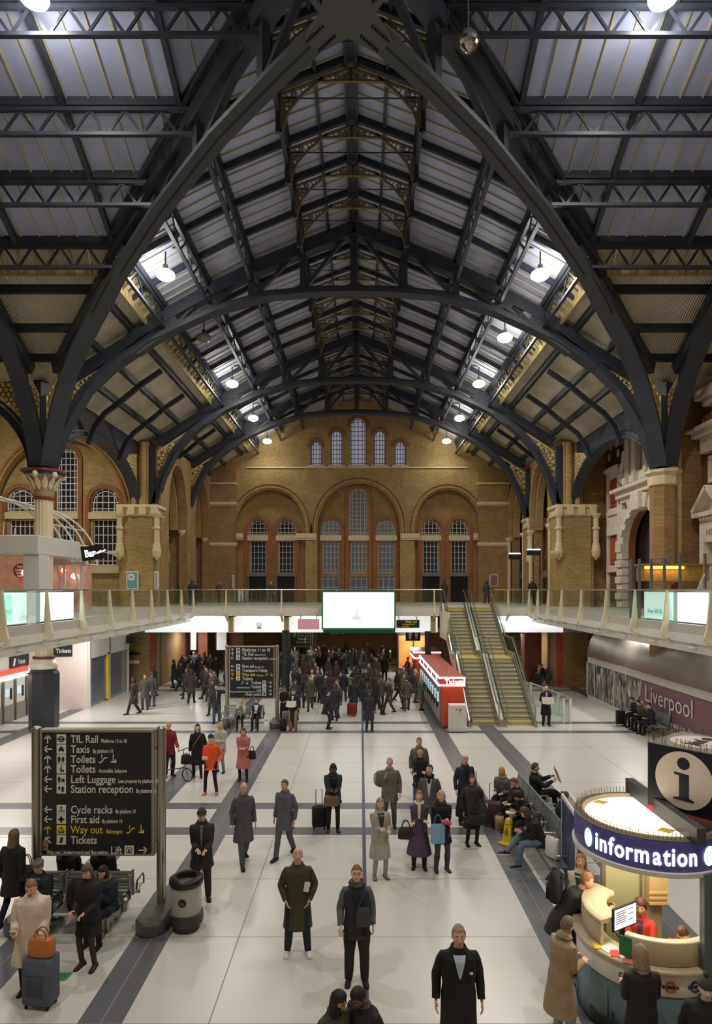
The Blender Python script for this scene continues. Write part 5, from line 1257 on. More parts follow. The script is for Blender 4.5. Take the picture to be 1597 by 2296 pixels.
rows1 = [('round',UP,.14,'TfL Rail','Platforms 15 to 18',0,0,0),('car',LF,.325,'Taxis','By platform 10',0,0,0),('wc',UP,.51,'Toilets','',0,0,1),('access',UP,.69,'Toilets','Accessible, babycare',0,0,0),
 ('bag',LF,.88,'Left Luggage','Lost property by platform 10',0,0,0),('two',LF,1.06,'Station reception','By platform 10',0,0,0),('cycle',LF,1.44,'Cycle racks','By platform 10',0,0,0),
 ('cross',LF,1.62,'First aid','By platform 10',0,0,0),('out',UP,1.81,'Way out','Bishopsgate',1,0,1),('ticket',UL,2.0,'Tickets','',0,0,0),('lift',RT,2.19,'Lift','Way out, Underground and Bus station',0,1,0)]
rows2 = [('round',UP,.14,'Platforms 11 to 18','',0,0,0),('round',UP,.33,'TfL Rail','Platforms 15 to 18',0,0,0),('two',LF,.52,'Station reception','By platform 10',0,0,0),
 ('cross',LF,.9,'First aid','By platform 10',0,0,0),('round',LF,1.09,'Transport Police','',0,0,0),('out',UP,1.28,'Way out','Bishopsgate',1,0,1),('ticket',LF,1.47,'Tickets','',0,0,0),
 ('wc',RT,1.66,'Toilets','',0,1,1),('access',RT,1.85,'Toilets','Accessible, babycare',0,1,0),('lift',RT,2.04,'Lift','Way out, Underground and Bus station',0,1,0),('help',RT,2.2,'Help point','',0,1,0)]
rows3 = [('out',UP,.9,'Station Reception','',0,0,0),('out',UP,1.15,'Way out','Bishopsgate',1,0,1),('wc',RT,1.5,'Toilets','',0,1,0),('out',RT,1.8,'Way out','',1,1,0)]
D1 = 11.77
ds = directory('nearest black directory sign on steel posts, listing TfL Rail and Taxis, at left', PX(98,D1), PX(346,D1), D1, rows1, zt=3.4)
m = MB(); m.prism([(PX(104,D1),1.22),(PX(115,D1),1.24),(PX(116,D1),1.42),(PX(103,D1),1.4)], .004, (0,D1-.115,0)); m.build('stuck_flyer', mat('flyer_paper',(170,130,90),.6,noise_=.6,scale=30), ds)
directory('middle black directory sign, listing Platforms 11 to 18, behind the nearest one', PX(516,28.2), PX(615,28.2), 28.2, rows2, zt=3.46, zb=1.2)
directory('farthest black directory sign, dim beneath the gallery', PX(650,50), PX(697,50), 50, rows3, zt=3.3, zb=1.5)

# ------------------------------------------------------------------ benches
def slat_bench(label, x0, n, y, facing=-1, grp='slatted benches beneath the directory signs', pitch=.6):
    """metal bench with slatted backs, seats face -y (facing=-1) or +y"""
    f = facing; t = thing('bench', label, 'bench', (x0+n*pitch/2,y,0), group=grp)
    for i in range(n):
        a, b = x0+i*pitch+.03, x0+(i+1)*pitch-.03
        m = MB(); rg = []
        for yy, z in ((0,.46),(.08,.44),(.25,.43),(.42,.45),(.46,.43)): rg.append([V((a,y+f*yy,z)),V((b,y+f*yy,z)),V((b,y+f*yy,z-.02)),V((a,y+f*yy,z-.02))])
        m.loft(rg); m.build('seat', SEATM, t)
        m = MB()
        for k in range(6): z = .52+k*.06; m.rbox(a+.03,b-.03,y-f*(.0+.02*k)-.01,y-f*(.0+.02*k)+.01,z,z+.042,.005)
        m.box(a,a+.035,y-.02-f*.05,y+.03-f*.05,.44,.9); m.box(b-.035,b,y-.02-f*.05,y+.03-f*.05,.44,.9); m.box(a,b,y-f*.14-.015,y-f*.14+.015,.87,.91)
        m.build('backrest', SEATM, t)
    for i in range(n+1):
        x = x0+i*pitch; m = MB(); m.tube([(x,y,.5),(x,y+f*.05,.66),(x,y+f*.35,.66),(x,y+f*.4,.6),(x,y+f*.4,.45)], .014, 6); m.build('armrest', BLK, t)
    m = MB(); m.box(x0,x0+n*pitch,y+f*.2-.03,y+f*.2+.03,.37,.42); m.build('beam', STEEL, t)
    for x in (x0+.35, x0+n*pitch-.35): m = MB(); m.bar((x,y+f*.2,0),(x,y+f*.2,.4),.07); m.rbox(x-.04,x+.04,y+f*.2-.28,y+f*.2+.28,0,.03,.01); m.build('leg', STEEL, t)
    return t
slat_bench('slatted metal bench facing the viewer beneath the nearest directory sign', -5.6, 3, 11.35, -1)
slat_bench('slatted metal bench turned away beneath the nearest directory sign', -5.6, 3, 11.65, 1)
slat_bench('slatted metal bench facing the viewer beneath the middle directory sign', -5.7, 3, 27.85, -1)
slat_bench('slatted metal bench beneath the farthest directory sign', -5.2, 2, 49.7, -1)
def side_bench(label, x, y0, n, f, pitch=.62, grp='perforated seating rows right of centre'):
    t = thing('bench', label, 'bench', (x,y0+n*pitch/2,0), group=grp)
    PS = mat('perforated_seat', (138,142,142), .4, .4, bump=.6, scale=220)
    for i in range(n):
        a, b = y0+i*pitch+.02, y0+(i+1)*pitch-.02
        m = MB(); rg = []
        for xx, z in ((.02,.44),(.1,.42),(.3,.42),(.46,.45),(.52,.43)): rg.append([V((x+f*xx,a,z)),V((x+f*xx,b,z)),V((x+f*xx,b,z-.025)),V((x+f*xx,a,z-.025))])
        m.loft(rg); m.build('seat', PS, t)
        m = MB(); rg = []
        for xx, z in ((.03,.5),(-.0,.7),(-.06,.92)): rg.append([V((x+f*xx,a,z)),V((x+f*xx,b,z)),V((x+f*(xx-.025),b,z)),V((x+f*(xx-.025),a,z))])
        m.loft(rg); m.build('backrest', PS, t)
    for i in range(n+1):
        y = y0+i*pitch; m = MB(); m.tube([(x+f*.02,y,.5),(x+f*.06,y,.66),(x+f*.4,y,.66),(x+f*.44,y,.58),(x+f*.3,y,.43)], .014, 6); m.build('armrest', STEEL, t)
    m = MB(); m.box(x+f*.22-.03,x+f*.22+.03,y0,y0+n*pitch,.35,.4); m.build('beam', mat('beam_grey',(90,92,94),.4,.4), t)
    for y in (y0+.4, y0+n*pitch/2, y0+n*pitch-.4): m = MB(); m.bar((x+f*.22,y,.38),(x+f*.0,y,0),.04); m.bar((x+f*.22,y,.38),(x+f*.5,y,0),.04); m.build('leg', mat('beam_grey',(0,0,0)), t)
    return t
side_bench('perforated grey bench row facing left, its near seats by the white carrier bag', 4.62, 12.75, 8, -1)
side_bench('perforated grey bench row facing right, back to back with the left row', 4.74, 14.6, 5, 1)
side_bench('perforated grey bench row behind the information kiosk', 5.1, 10.6, 3, -1)
t = side_bench('low grey bench in front of the purple hoarding', 12.7, 25.6, 4, -1)
t = side_bench('small bench by the brick pier beyond the stairs', 12.2, 39.9, 2, -1)

# ------------------------------------------------------------------ litter bin
def bin_():
    x, y = -2.79, 11.3
    t = thing('litter_bin', 'clear walled litter bin with black tyre-like rim beside the granite plinth', 'bin', (x,y,0))
    m = MB(); m.lathe([(.2,.0),(.24,.02),(.24,.1),(.29,.12),(.3,.2),(.29,.3),(.275,.31)], (x,y,0), 32); m.build('base', mat('bin_charcoal',(56,54,50),.45), t, True)
    m = MB(); m.lathe([(.265,.3),(.265,.8),(.25,.8),(.25,.3)], (x,y,0), 32, cap=False); m.build('clear_wall', mat('bin_clear',(206,206,200),.25,trans=.0,alpha=.55), t, True)
    m = MB(); m.lathe([(.25,.78),(.285,.79),(.3,.84),(.295,.89),(.25,.925),(.185,.93),(.17,.91),(.17,.84),(.2,.8),(.25,.78)], (x,y,0), 36); m.build('rim', BLK, t, True)
    random.seed(3)
    cols = [(170,130,110),(120,130,160),(200,190,175),(150,140,130),(210,120,60),(190,180,190),(130,140,120)]
    for k in range(14):
        an = random.random()*6.28; r = random.random()*.15; m = MB(); m.ell((x+r*cos(an),y+r*sin(an),.36+random.random()*.28), (.05+random.random()*.05,.05+random.random()*.04,.05+random.random()*.04), 7, 5); m.build('rubbish', mat('rubbish_%d'%(k%7), cols[k%7], .6), t)
    m = MB(); m.lathe([(.07,0),(.07,.006)],(0,0,0),20); mm = MB(); mm.add([(x+.0+a[0],y-.272+a[2],.56+a[1]) for a in m.v], m.f); mm.build('badge', BLK, t)
    text('hu', .08, (x-.04,y-.276,.53), mat('badge_print',(150,120,110),.6), t)
bin_()
# ------------------------------------------------------------------ wet floor cone
x, y = G(1141, 1893)
t = thing('wet_floor_cone', 'yellow four-sided wet floor warning cone on the grey band', 'cone', (x,y,0))
YC = mat('cone_yellow', (250,216,10), .4)
m = MB()
def sq(r, z, b=.0): return [V((x+r*cos(a),y+r*sin(a),z)) for a in [-pi/2+k*pi/2 for k in range(4)]]
m.loft([sq(.24,0),sq(.25,.02),sq(.25,.045),sq(.2,.06),sq(.15,.1),sq(.085,.58),sq(.08,.6),sq(.05,.62)]); m.build('body', YC, t)
for s in (-1, 1):
    u = V((s*1,1,0)).normalized()*1; u = V((1,-s*1,0)).normalized() if s < 0 else V((1,1,0)).normalized()
    u = V((.7071,-.7071*1,0)) if s < 0 else V((.7071,.7071,0))
    nrm = V((-.7071,-.7071,0)) if s < 0 else V((.7071,-.7071,0))
    c = V((x,y,0)); v = V((0,0,1))
    def on(a, z): return c+nrm*((.15-(z-.1)*.135)*.7071+.008)+u*a+v*z
    m = MB()
    for a, b in (((-.035,.33),(0,.42)),((0,.42),(.035,.33)),((.035,.33),(-.035,.33))): m.bar(on(*a), on(*b), .008)
    m.build('warning_triangle', BLK, t)
    text('WET', .045, on(-.05,.28), BLK, t, u=u, v=(nrm*-.095+v).normalized()); text('FLOOR', .035, on(-.06,.24), BLK, t, u=u, v=(nrm*-.095+v).normalized()); text('CAUTION', .03, on(-.04,.47), BLK, t, u=u, v=(nrm*-.095+v).normalized(), sx=.8)
# floor marks
gx, gy = G(136, 2190)
m = MB(); m.add([(gx-.13,gy-.1,.004),(gx+.13,gy-.1,.004),(gx+.15,gy+.1,.004),(gx-.1,gy+.1,.004)], [(0,1,2,3)]); tag(m.build('floor_sticker', mat('sticker_green',(70,150,90),.5)), 'small green sticker on the pale floor at lower left', 'sticker')
# ------------------------------------------------------------------ poster stand
t = thing('poster_stand', 'double sided white framed poster stand between the seats and the kiosk', 'poster stand', (4.6,13,0))
a, b = V((4.55,13.45,0)), V((4.42,12.15,0)); d = (b-a).normalized(); n = V((d.y,-d.x,0))
for k in (0, .16):
    o = n*k*-1
    m = MB(); m.bar(a+o+V((0,0,1.0)), b+o+V((0,0,1.0)), .04, 1.4); m.build('frame', WHITE, t)
    m = MB(); q = a+d*.08+o, b-d*.08+o; m.bar(q[0]+n*.022*(1 if k==0 else -1)+V((0,0,1.0)), q[1]+n*.022*(1 if k==0 else -1)+V((0,0,1.0)), .01, 1.24); m.build('print', mat('poster_navy',(70,80,110),.4,noise_=.6,scale=6), t)
for p in (a, b): m = MB(); m.bar(p-n*.08, p-n*.08+V((0,0,.35)), .05); m.build('leg', WHITE, t)

# ------------------------------------------------------------------ information kiosk
KX, KY, KR = 4.42, 9.16, 1.0
t = thing('information_kiosk', 'round information kiosk with glowing canopy band, curved counter and printed skyline front', 'kiosk', (KX,KY,0))
a0, a1 = radians(95), radians(330)
m = MB(); m.lathe([(KR-.1,2.36),(KR-.02,2.36),(KR,2.4),(KR,2.74),(KR-.02,2.76),(KR-.06,2.76),(KR-.06,2.5)], (KX,KY,0), 64, cap=False); m.build('canopy_band', mat('band_violet',(62,58,110),.35,emit=.25), t, True)
m = MB(); m.lathe([(KR-.14,2.30),(KR+.02,2.30),(KR+.03,2.36),(KR-.1,2.37)], (KX,KY,0), 64, cap=False); m.build('white_rim', WHITE, t, True)
m = MB(); m.lathe([(KR-.12,2.745),(KR-.0,2.765),(KR-.01,2.775),(KR-.12,2.77)], (KX,KY,0), 64, cap=False); m.build('canopy_edge', mat('edge_gravel',(120,108,84),.7,noise_=.4,scale=60), t, True)
CT = mat('canopy_glow', (255,240,214), .4, emit=1.0)
m = MB(); m.lathe([(.001,2.70),(KR-.12,2.70),(KR-.12,2.74),(.001,2.74)], (KX,KY,0), 48); m.build('canopy_top', CT, t)
m = MB(); m.lathe([(KR-.15,2.74),(KR-.115,2.79),(KR-.1,2.74)], (KX,KY,0), 64, cap=False); m.build('inner_lip', mat('lip_cream',(226,206,164),.5), t, True)
# letters round the band
def on_arc(s_, size, ang0, step, z, mt, r=KR+.01, name='lettering', w=None):
    ang = ang0
    mats_ = mt
    for ch in s_:
        adv = (w or {}).get(ch, .62)*size/r*.72
        if ch != ' ':
            am = ang+adv/2; c = V((KX+r*cos(am), KY+r*sin(am), z)); u = V((-sin(am), cos(am), 0))
            text(ch, size, c, mats_, t, u=u, align='CENTER', bold=.02, name=name, sx=.74)
        ang += adv*step
WD = {'i':.3,'I':.3,'n':.6,'f':.36,'o':.62,'r':.42,'m':.9,'a':.6,'t':.38}
on_arc('information', .33, radians(205), 1, 2.46, mat('letter_white_glow',(255,255,255),.5,emit=2.2), w=WD)
for am, w_ in ((198,.08),(292,.1)):
    am = radians(am); m = MB(); c = V((KX+(KR+.012)*cos(am),KY+(KR+.012)*sin(am),2.56)); u = V((-sin(am),cos(am),0)); m.add([c+u*w_*cos(2*pi*k/16)+V((0,0,.13*sin(2*pi*k/16))) for k in range(16)], [tuple(range(16))]); m.build('light_disc', mat('disc_glow',(200,245,250),.4,emit=1.2), t)
# divider beam across canopy
m = MB(); m.box(KX+.12,KX+.24,KY-1.12,KY+1.05,2.76,2.98); m.box(KX+.24,KX+1.0,KY-.7,KY+.35,2.76,2.84); m.build('divider_beam', mat('beam_slate',(66,68,76),.4), t)
for px, py in ((-.45,.6),(.0,-.55)):
    m = MB(); m.add([(KX+px-.13,KY+py,2.746),(KX+px,KY+py-.12,2.746),(KX+px+.14,KY+py,2.746),(KX+px,KY+py+.1,2.746)], [(0,1,2,3)]); m.build('hazard_label', mat('label_yellow',(244,204,60),.5), t)
m = MB()
random.seed(5)
for k in range(150):
    an = radians(80)+radians(240)*k/150; r = KR-.03-.04*(k%2); m.bar((KX+r*cos(an),KY+r*sin(an),2.77),(KX+(r+random.uniform(-.02,.03))*cos(an),KY+(r+.02)*sin(an),2.87),.004)
o = m.build('bird_spikes', mat('spike_steel',(150,140,110),.3,.8), t); o['kind'] = 'stuff'
# counter
def ring_arc(r0, r1, z0, z1, aa, ab, mt, name, bev=.015, n=40):
    m = MB(); m.lathe([(r0,z0),(r1-bev,z0),(r1,z0+bev),(r1,z1-bev),(r1-bev,z1),(r0+bev,z1),(r0,z1-bev),(r0,z0)], (KX,KY,0), n, a0=aa, a1=ab); return m.build(name, mt, t, True)
CST = mat('counter_stone', (198,184,152), .3, noise_=.1, scale=80)
ring_arc(.62, KR+.03, 1.04, 1.1, radians(118), radians(332), CST, 'counter_top')
ring_arc(.80, .92, 1.1, 1.42, radians(228), radians(330), CST, 'screen_upstand')
ring_arc(.55, .90, 1.38, 1.44, radians(122), radians(205), CST, 'raised_shelf')
ring_arc(.84, .90, 1.1, 1.38, radians(122), radians(205), CST, 'shelf_front')
ring_arc(.9, .97, .74, 1.04, radians(115), radians(332), WHITE, 'logo_band')
ring_arc(.88, .955, .02, .74, radians(110), radians(335), mat('skin_teal',(104,128,134),.4), 'counter_front')
ring_arc(.86, .962, 0, .08, radians(110), radians(335), BLK, 'kick_plate')
# skyline silhouettes on the front
m = MB(); random.seed(11); an = radians(196)
while an < radians(300):
    w_ = random.choice([.03,.045,.06]); h = random.choice([.1,.14,.2,.26,.12]); kx = random.random()
    r = .966
    def pnt(a, z): return V((KX+r*cos(a), KY+r*sin(a), z))
    a2 = an+w_/r
    if kx < .15: m.add([pnt(an,.08),pnt(a2,.08),pnt((an+a2)/2+.004,.62),pnt((an+a2)/2-.004,.62)], [(0,1,2,3)])
    else: m.add([pnt(an,.08),pnt(a2,.08),pnt(a2,.08+h),pnt((an+a2)/2,.08+h*(1.2 if kx>.6 else 1)),pnt(an,.08+h)], [(0,1,2,3,4)])
    an = a2+random.choice([0,.0,.01])
m.build('skyline_print', mat('skyline_dark',(48,54,58),.5), t)
def arc_text(s_, size, deg, z, mt, r=.972, k=.58):
    an = radians(deg)
    for ch in s_:
        adv = WD.get(ch,k)*size/r; am = an+adv/2
        if ch != ' ': text(ch, size, (KX+r*cos(am),KY+r*sin(am),z), mt, t, u=(-sin(am),cos(am),0), align='CENTER', bold=.01)
        an += adv
INK = mat('logo_ink', (40,46,60), .5)
arc_text('c2c', .13, 224, .86, INK); arc_text('greateranglia', .05, 238, .88, mat('logo_grey',(120,120,120),.5))
for dg, c1 in ((262,(170,90,40)),(281,(34,50,110))):
    am = radians(dg); c = V((KX+.975*cos(am),KY+.975*sin(am),.88)); u = V((-sin(am),cos(am),0)); m = MB()
    m.tube([c+u*.062*cos(2*pi*k/20)+V((0,0,.062*sin(2*pi*k/20))) for k in range(20)], .014, 5, closed=True); m.build('roundel_ring', mat('ring_%d'%dg,c1,.5), t)
    m = MB(); m.bar(c-u*.1,c+u*.1,.014,.032); m.build('roundel_bar', INK, t)
# staff side: back wall, side panel, column
m = MB(); m.box(KX-.35,KX+.55,KY+.72,KY+.78,0,2.5); m.build('back_panel', mat('panel_olive',(168,164,124),.5), t)
m = MB(); m.box(KX-.38,KX-.33,KY+.7,KY+.8,0,2.5); m.box(KX+.2,KX+.23,KY+.69,KY+.71,0,2.4); m.build('back_frame', STEEL, t)
m = MB(); m.box(KX+.28,KX+.55,KY+.55,KY+.7,1.2,2.4); [m.box(KX+.27,KX+.56,KY+.53,KY+.55,z,z+.03) for z in (1.2,1.28,1.36)]; m.build('shelf_unit', mat('shelf_tan',(196,164,112),.5), t)
m = MB(); m.box(KX+.28,KX+.36,KY-1.0,KY-.88,0,2.34); m.build('front_post', mat('post_slate',(92,98,104),.4), t)
m = MB(); m.box(KX+.36,KX+1.6,KY-1.0,KY-.9,0,2.34); m.build('side_panel', mat('panel_slate',(78,92,106),.4), t)
m = MB(); m.box(KX+.38,KX+1.5,KY-1.012,KY-1.0,1.62,2.3); m.build('white_poster', WHITE, t)
text('NetworkRail', .09, (KX+.5,KY-1.016,2.16), INK, t); text('Welcome to', .1, (KX+.5,KY-1.016,1.5), mat('panel_print',(170,180,186),.5), t); text('Liverpool', .17, (KX+.5,KY-1.016,1.34), mat('panel_print',(0,0,0)), t)
m = MB(); m.box(KX-.5,KX+.2,KY-.2,KY+.25,.0,.04); m.build('floor_mat', DARK, t)
light('kiosk_light','AREA',(KX,KY-.1,2.28), 26, (1,.88,.66), 1.0, parent=t)
m = MB(); m.rbox(KX+.02-.09,KX+.02+.09,0,0,0,0,.001) if False else None
# cube sign
c0 = V((PX(1453,9.3),9.3,2.8)); u = V((.62,-.785,0)); v = V((.785,.62,0)); s_ = 1.03
ts = thing('information_cube', 'slowly turned dark cube sign with a white disc and letter i on the kiosk roof', 'sign', c0)
ts['label'] = 'dark cube sign with a white disc and letter i above the kiosk canopy'
def cb(p, q, r): return c0+u*p+v*q+V((0,0,r))
m = MB(); m.loft([[cb(0,0,z),cb(s_,0,z),cb(s_,s_,z),cb(0,s_,z)] for z in (.07,.98)]); m.build('body', mat('cube_navy',(30,32,44),.3), ts)
m = MB(); m.loft([[cb(-.01,-.01,z),cb(s_+.01,-.01,z),cb(s_+.01,s_+.01,z),cb(-.01,s_+.01,z)] for z in (0,.07)]); m.build('red_trim', mat('trim_red',(214,64,40),.4), ts)
m = MB(); m.loft([[cb(-.01,-.01,z),cb(s_+.01,-.01,z),cb(s_+.01,s_+.01,z),cb(-.01,s_+.01,z)] for z in (.97,.985)]); m.build('top_panel', mat('cube_top',(150,148,140),.5), ts)
m = MB(); n = 40; m.loft([[cb(s_/2+.4*cos(2*pi*k/n),-d,.53+.4*sin(2*pi*k/n)) for k in range(n)] for d in (0,.008)]); m.build('white_disc', mat('disc_white',(236,222,206),.5), ts)
m = MB(); m.loft([[cb(s_/2+.4*cos(2*pi*k/n),s_/2+.4*sin(2*pi*k/n),.985+d) for k in range(n)] for d in (0,.008)]); m.build('white_disc', mat('disc_white',(0,0,0)), ts)
def letter_i(pf, nm):
    m = MB()
    m.loft([[pf(.085*cos(2*pi*k/20),.235+.085*sin(2*pi*k/20),d) for k in range(20)] for d in (.009,.014)])
    for poly in ([(-.06,-.25),(.075,-.25),(.075,.09),(-.13,.1),(-.13,.075),(-.06,.06)],[(-.14,-.28),(.14,-.28),(.14,-.255),(.075,-.235),(-.06,-.235),(-.14,-.255)]):
        m.loft([[pf(a,b,d) for a,b in poly] for d in (.009,.014)])
    m.build(nm, mat('letter_navy',(30,36,56),.4), ts)
letter_i(lambda a,b,d: cb(s_/2+a,-d,.53+b), 'letter_i'); letter_i(lambda a,b,d: cb(s_/2+a,s_/2+b,.985+d), 'letter_i')
m = MB(); random.seed(9)
for k in range(200):
    e = k//50; q = random.random()*s_; p = [(q,0),(q,s_),(0,q),(s_,q)][e]; b0 = cb(p[0],p[1],.98); m.bar(b0, b0+V((random.uniform(-.03,.03),random.uniform(-.03,.03),.12)), .004)
o = m.build('bird_spikes', mat('spike_steel',(0,0,0)), ts); o['kind'] = 'stuff'
m = MB(); m.box(KX+.35,KX+.75,KY-.4,KY+.1,2.76,2.82); m.build('mount', DARK, ts)
# desk objects
t2 = thing('computer_monitor', 'black computer monitor with lit page on the kiosk desk', 'monitor', (KX-.5,KY-.2,1.1))
c = V((KX-.40,KY-.20,1.40)); uu = V((.75,-.30,0)).normalized(); uu = V((.86,.5,0)).normalized(); nn = V((uu.y,-uu.x,0))
m = MB(); m.loft([[c+uu*a*.25+V((0,0,b*.16))+nn*d for a,b in ((-1,-1),(1,-1),(1,1),(-1,1))] for d in (-.03,0)]); m.build('casing', BLK, t2)
m = MB(); m.loft([[c+uu*a*.23+V((0,0,b*.14))+nn*d for a,b in ((-1,-1),(1,-1),(1,1),(-1,1))] for d in (.001,.004)]); m.build('display', mat('page_glow',(206,212,226),.4,emit=.7), t2)
m = MB(); [m.loft([[c+uu*(a0_+b0_)+V((0,0,z+e))+nn*d for b0_,e in ((0,0),(w_,0),(w_,.012),(0,.012))] for d in (.004,.006)]) for a0_,w_,z in ((-.2,.2,.09),(-.2,.22,.06),(-.2,.18,.03),(-.2,.21,.0),(-.2,.2,-.03),(.06,.1,.09),(.06,.1,.02),(.06,.1,-.06),(-.2,.2,-.06))]; m.build('page_text', mat('page_ink',(120,124,136),.5,emit=.2), t2)
m = MB(); m.bar(c-nn*.04+V((0,0,-.1)), c-nn*.06+V((0,0,-.3)), .05); m.rbox(c.x-.1,c.x+.1,c.y-.05,c.y+.1,1.1,1.12,.005); m.build('stand', BLK, t2)
m = MB(); M_ = Matrix.Translation((KX-.28,KY-.42,1.105)) @ Matrix.Rotation(atan2(uu.y,uu.x),4,'Z'); m.rbox(-.2,.2,-.07,.07,0,.02,.005,M=M_)
tag(m.build('keyboard', BLK), 'black keyboard in front of the kiosk monitor', 'keyboard')
t2 = thing('water_bottle', 'small clear water bottle with blue label behind the kiosk monitor', 'bottle', (KX-.1,KY+.3,1.1))
m = MB(); m.lathe([(.03,0),(.035,.02),(.035,.13),(.015,.18),(.013,.2)], (KX-.1,KY+.3,1.1), 12); m.build('body', mat('bottle_clear',(190,206,210),.1,alpha=.6), t2, True)
m = MB(); m.lathe([(.036,.06),(.036,.11)], (KX-.1,KY+.3,1.1), 12); m.build('label_band', mat('bottle_blue',(60,110,170),.5), t2)
m = MB(); m.lathe([(.015,.2),(.015,.215)], (KX-.1,KY+.3,1.1), 10); m.build('cap', WHITE, t2)
random.seed(21)
for i,(dg,r,w_,c1,nm) in enumerate(((212,.86,.11,(236,232,224),'white'),(220,.92,.08,(206,60,50),'red'),(205,.97,.07,(230,200,60),'yellow'),(233,.98,.08,(216,120,110),'pink'),(243,.72,.14,(240,240,240),'folded white'))):
    am = radians(dg); m = MB(); M_ = Matrix.Translation((KX+r*cos(am),KY+r*sin(am),1.102+.001*i)) @ Matrix.Rotation(am+.6*i,4,'Z'); m.box(-w_,w_,-w_*.7,w_*.7,0,.006,M=M_); tag(m.build('leaflet', mat('leaf_%s'%nm.split()[-1]+str(i),c1,.6)), f'{nm} leaflet lying on the left end of the kiosk counter', 'leaflet', 'leaflets on the kiosk counter')
am = radians(229); m = MB(); c = V((KX+.925*cos(am),KY+.925*sin(am),1.26)); u_ = V((-sin(am),cos(am),0)); m.bar(c-u_*.08,c+u_*.08,.008,.26); tag(m.build('counter_notice', mat('notice_green',(50,130,70),.5)), 'green notice card fixed to the left end of the counter upstand', 'notice')
# ------------------------------------------------------------------ people
SKIN = {'light': (224,176,150), 'fair': (232,190,164), 'tan': (190,140,108), 'brown': (124,82,60)}
def skin(k): return mat('skin_'+k, SKIN[k], .55)
def cloth(c): return mat('cloth_%02x%02x%02x' % c, c, .85, noise_=.12, scale=9, bump=.35)
def hairm(c): return mat('hair_%02x%02x%02x' % c, c, .6, noise_=.3, scale=40, bump=.5)
def ik(a, b, l1, l2, pole):
    a, b = V(a), V(b); d = b-a; L_ = min(d.length, (l1+l2)*.999); t = d.normalized(); b = a+t*L_
    k = (l1*l1-l2*l2+L_*L_)/(2*L_); h = sqrt(max(0, l1*l1-k*k)); p = V(pole); p = p-t*p.dot(t)
    p = p.normalized() if p.length > 1e-4 else V((0,-1,0)); return a+t*k+p*h, b
def smooth3(a, k, b, n=4):
    """joint path a>k>b softened at k"""
    a, k, b = V(a), V(k), V(b); r = [a+(k-a)*i/n*.82 for i in range(n)]
    p0, p2 = a+(k-a)*.84, k+(b-k)*.16
    r += [p0*(1-t)**2+k*2*t*(1-t)+p2*t*t for t in (0,.33,.66,1)]
    return r+[k+(b-k)*(.16+.84*i/n) for i in range(1, n+1)]
def radii(path, ks):
    """interpolate radii keys (0..1) along the path"""
    L_ = [0]
    for i in range(1, len(path)): L_.append(L_[-1]+(path[i]-path[i-1]).length)
    out = []
    for l in L_:
        t = l/L_[-1]
        for i in range(len(ks)-1):
            if t <= ks[i+1][0]+1e-6: q = (t-ks[i][0])/(ks[i+1][0]-ks[i][0]); out.append(ks[i][1]+(ks[i+1][1]-ks[i][1])*q); break
        else: out.append(ks[-1][1])
    return out
def wob(mb, amp, fr=7, seed=0, i0=0):
    for i in range(i0, len(mb.v)):
        p = V(mb.v[i]); n = noise.noise_vector(p*fr+V((seed*3.1,seed,0))); mb.v[i] = tuple(p+n*amp)
TOR = [(-.14,.158,.115),(-.02,.162,.12),(.12,.142,.105),(.28,.158,.118),(.4,.172,.112),(.455,.158,.098),(.50,.105,.078),(.545,.062,.062)]
def tr_(t):
    for i in range(len(TOR)-1):
        if t <= TOR[i+1][0]:
            q = max(0,(t-TOR[i][0])/(TOR[i+1][0]-TOR[i][0])); return [TOR[i][j]+(TOR[i+1][j]-TOR[i][j])*q for j in (1,2)]
    return TOR[-1][1:]
class Rig: pass
def rig(pose='stand', lean=0, hpitch=0, hyaw=0, hl=None, hr=None, fl=None, fr=None, wide=1.0, polel=None, poler=None, slx=0):
    r = Rig(); r.wide = wide; r.lean = lean; r.pose = pose
    r.P = V((0,0,.93)) if pose != 'sit' else V((0,0,.53))
    r.T = V((slx,-sin(lean),cos(lean))).normalized(); r.F = V((0,-cos(lean),-sin(lean)))
    r.hp, r.hy = hpitch, hyaw
    if pose == 'walk': dfl, dfr = (-.09,-.28,.08), (.09,.26,.12)
    elif pose == 'sit': dfl, dfr = (-.11,-.46,.08), (.12,-.42,.08)
    else: dfl, dfr = (-.12,0,.08), (.12,-.02,.08)
    r.foot = [V(fl or dfl), V(fr or dfr)]; r.leg = []
    for s, f in ((-1, r.foot[0]), (1, r.foot[1])):
        h = r.P+V((s*.09,0,-.02)); k, f2 = ik(h, f, .435, .425, (s*.05,-1,.6 if pose == 'sit' else 0)); r.leg.append((h,k,f2))
    r.arm = []
    for s, h, pl in ((-1, hl, polel), (1, hr, poler)):
        a = r.P+r.T*.435+V((s*.168*wide,0,0))
        if h is None: h = (s*.245*wide,-.03-sin(lean)*.3,.86) if pose != 'sit' else (s*.1,-.30,.68)
        k, w_ = ik(a, h, .29, .26, pl or (s*.28,.9,-.3)); r.arm.append((a,k,w_))
    r.N = r.P+r.T*.545
    Rm = Matrix.Rotation(hyaw,3,'Z') @ Matrix.Rotation(lean*.5+hpitch,3,'X')
    r.HM = Rm; r.H = r.N+V((0,-.012-.03*sin(lean),.035))+Rm @ V((0,-.012,.105))
    return r
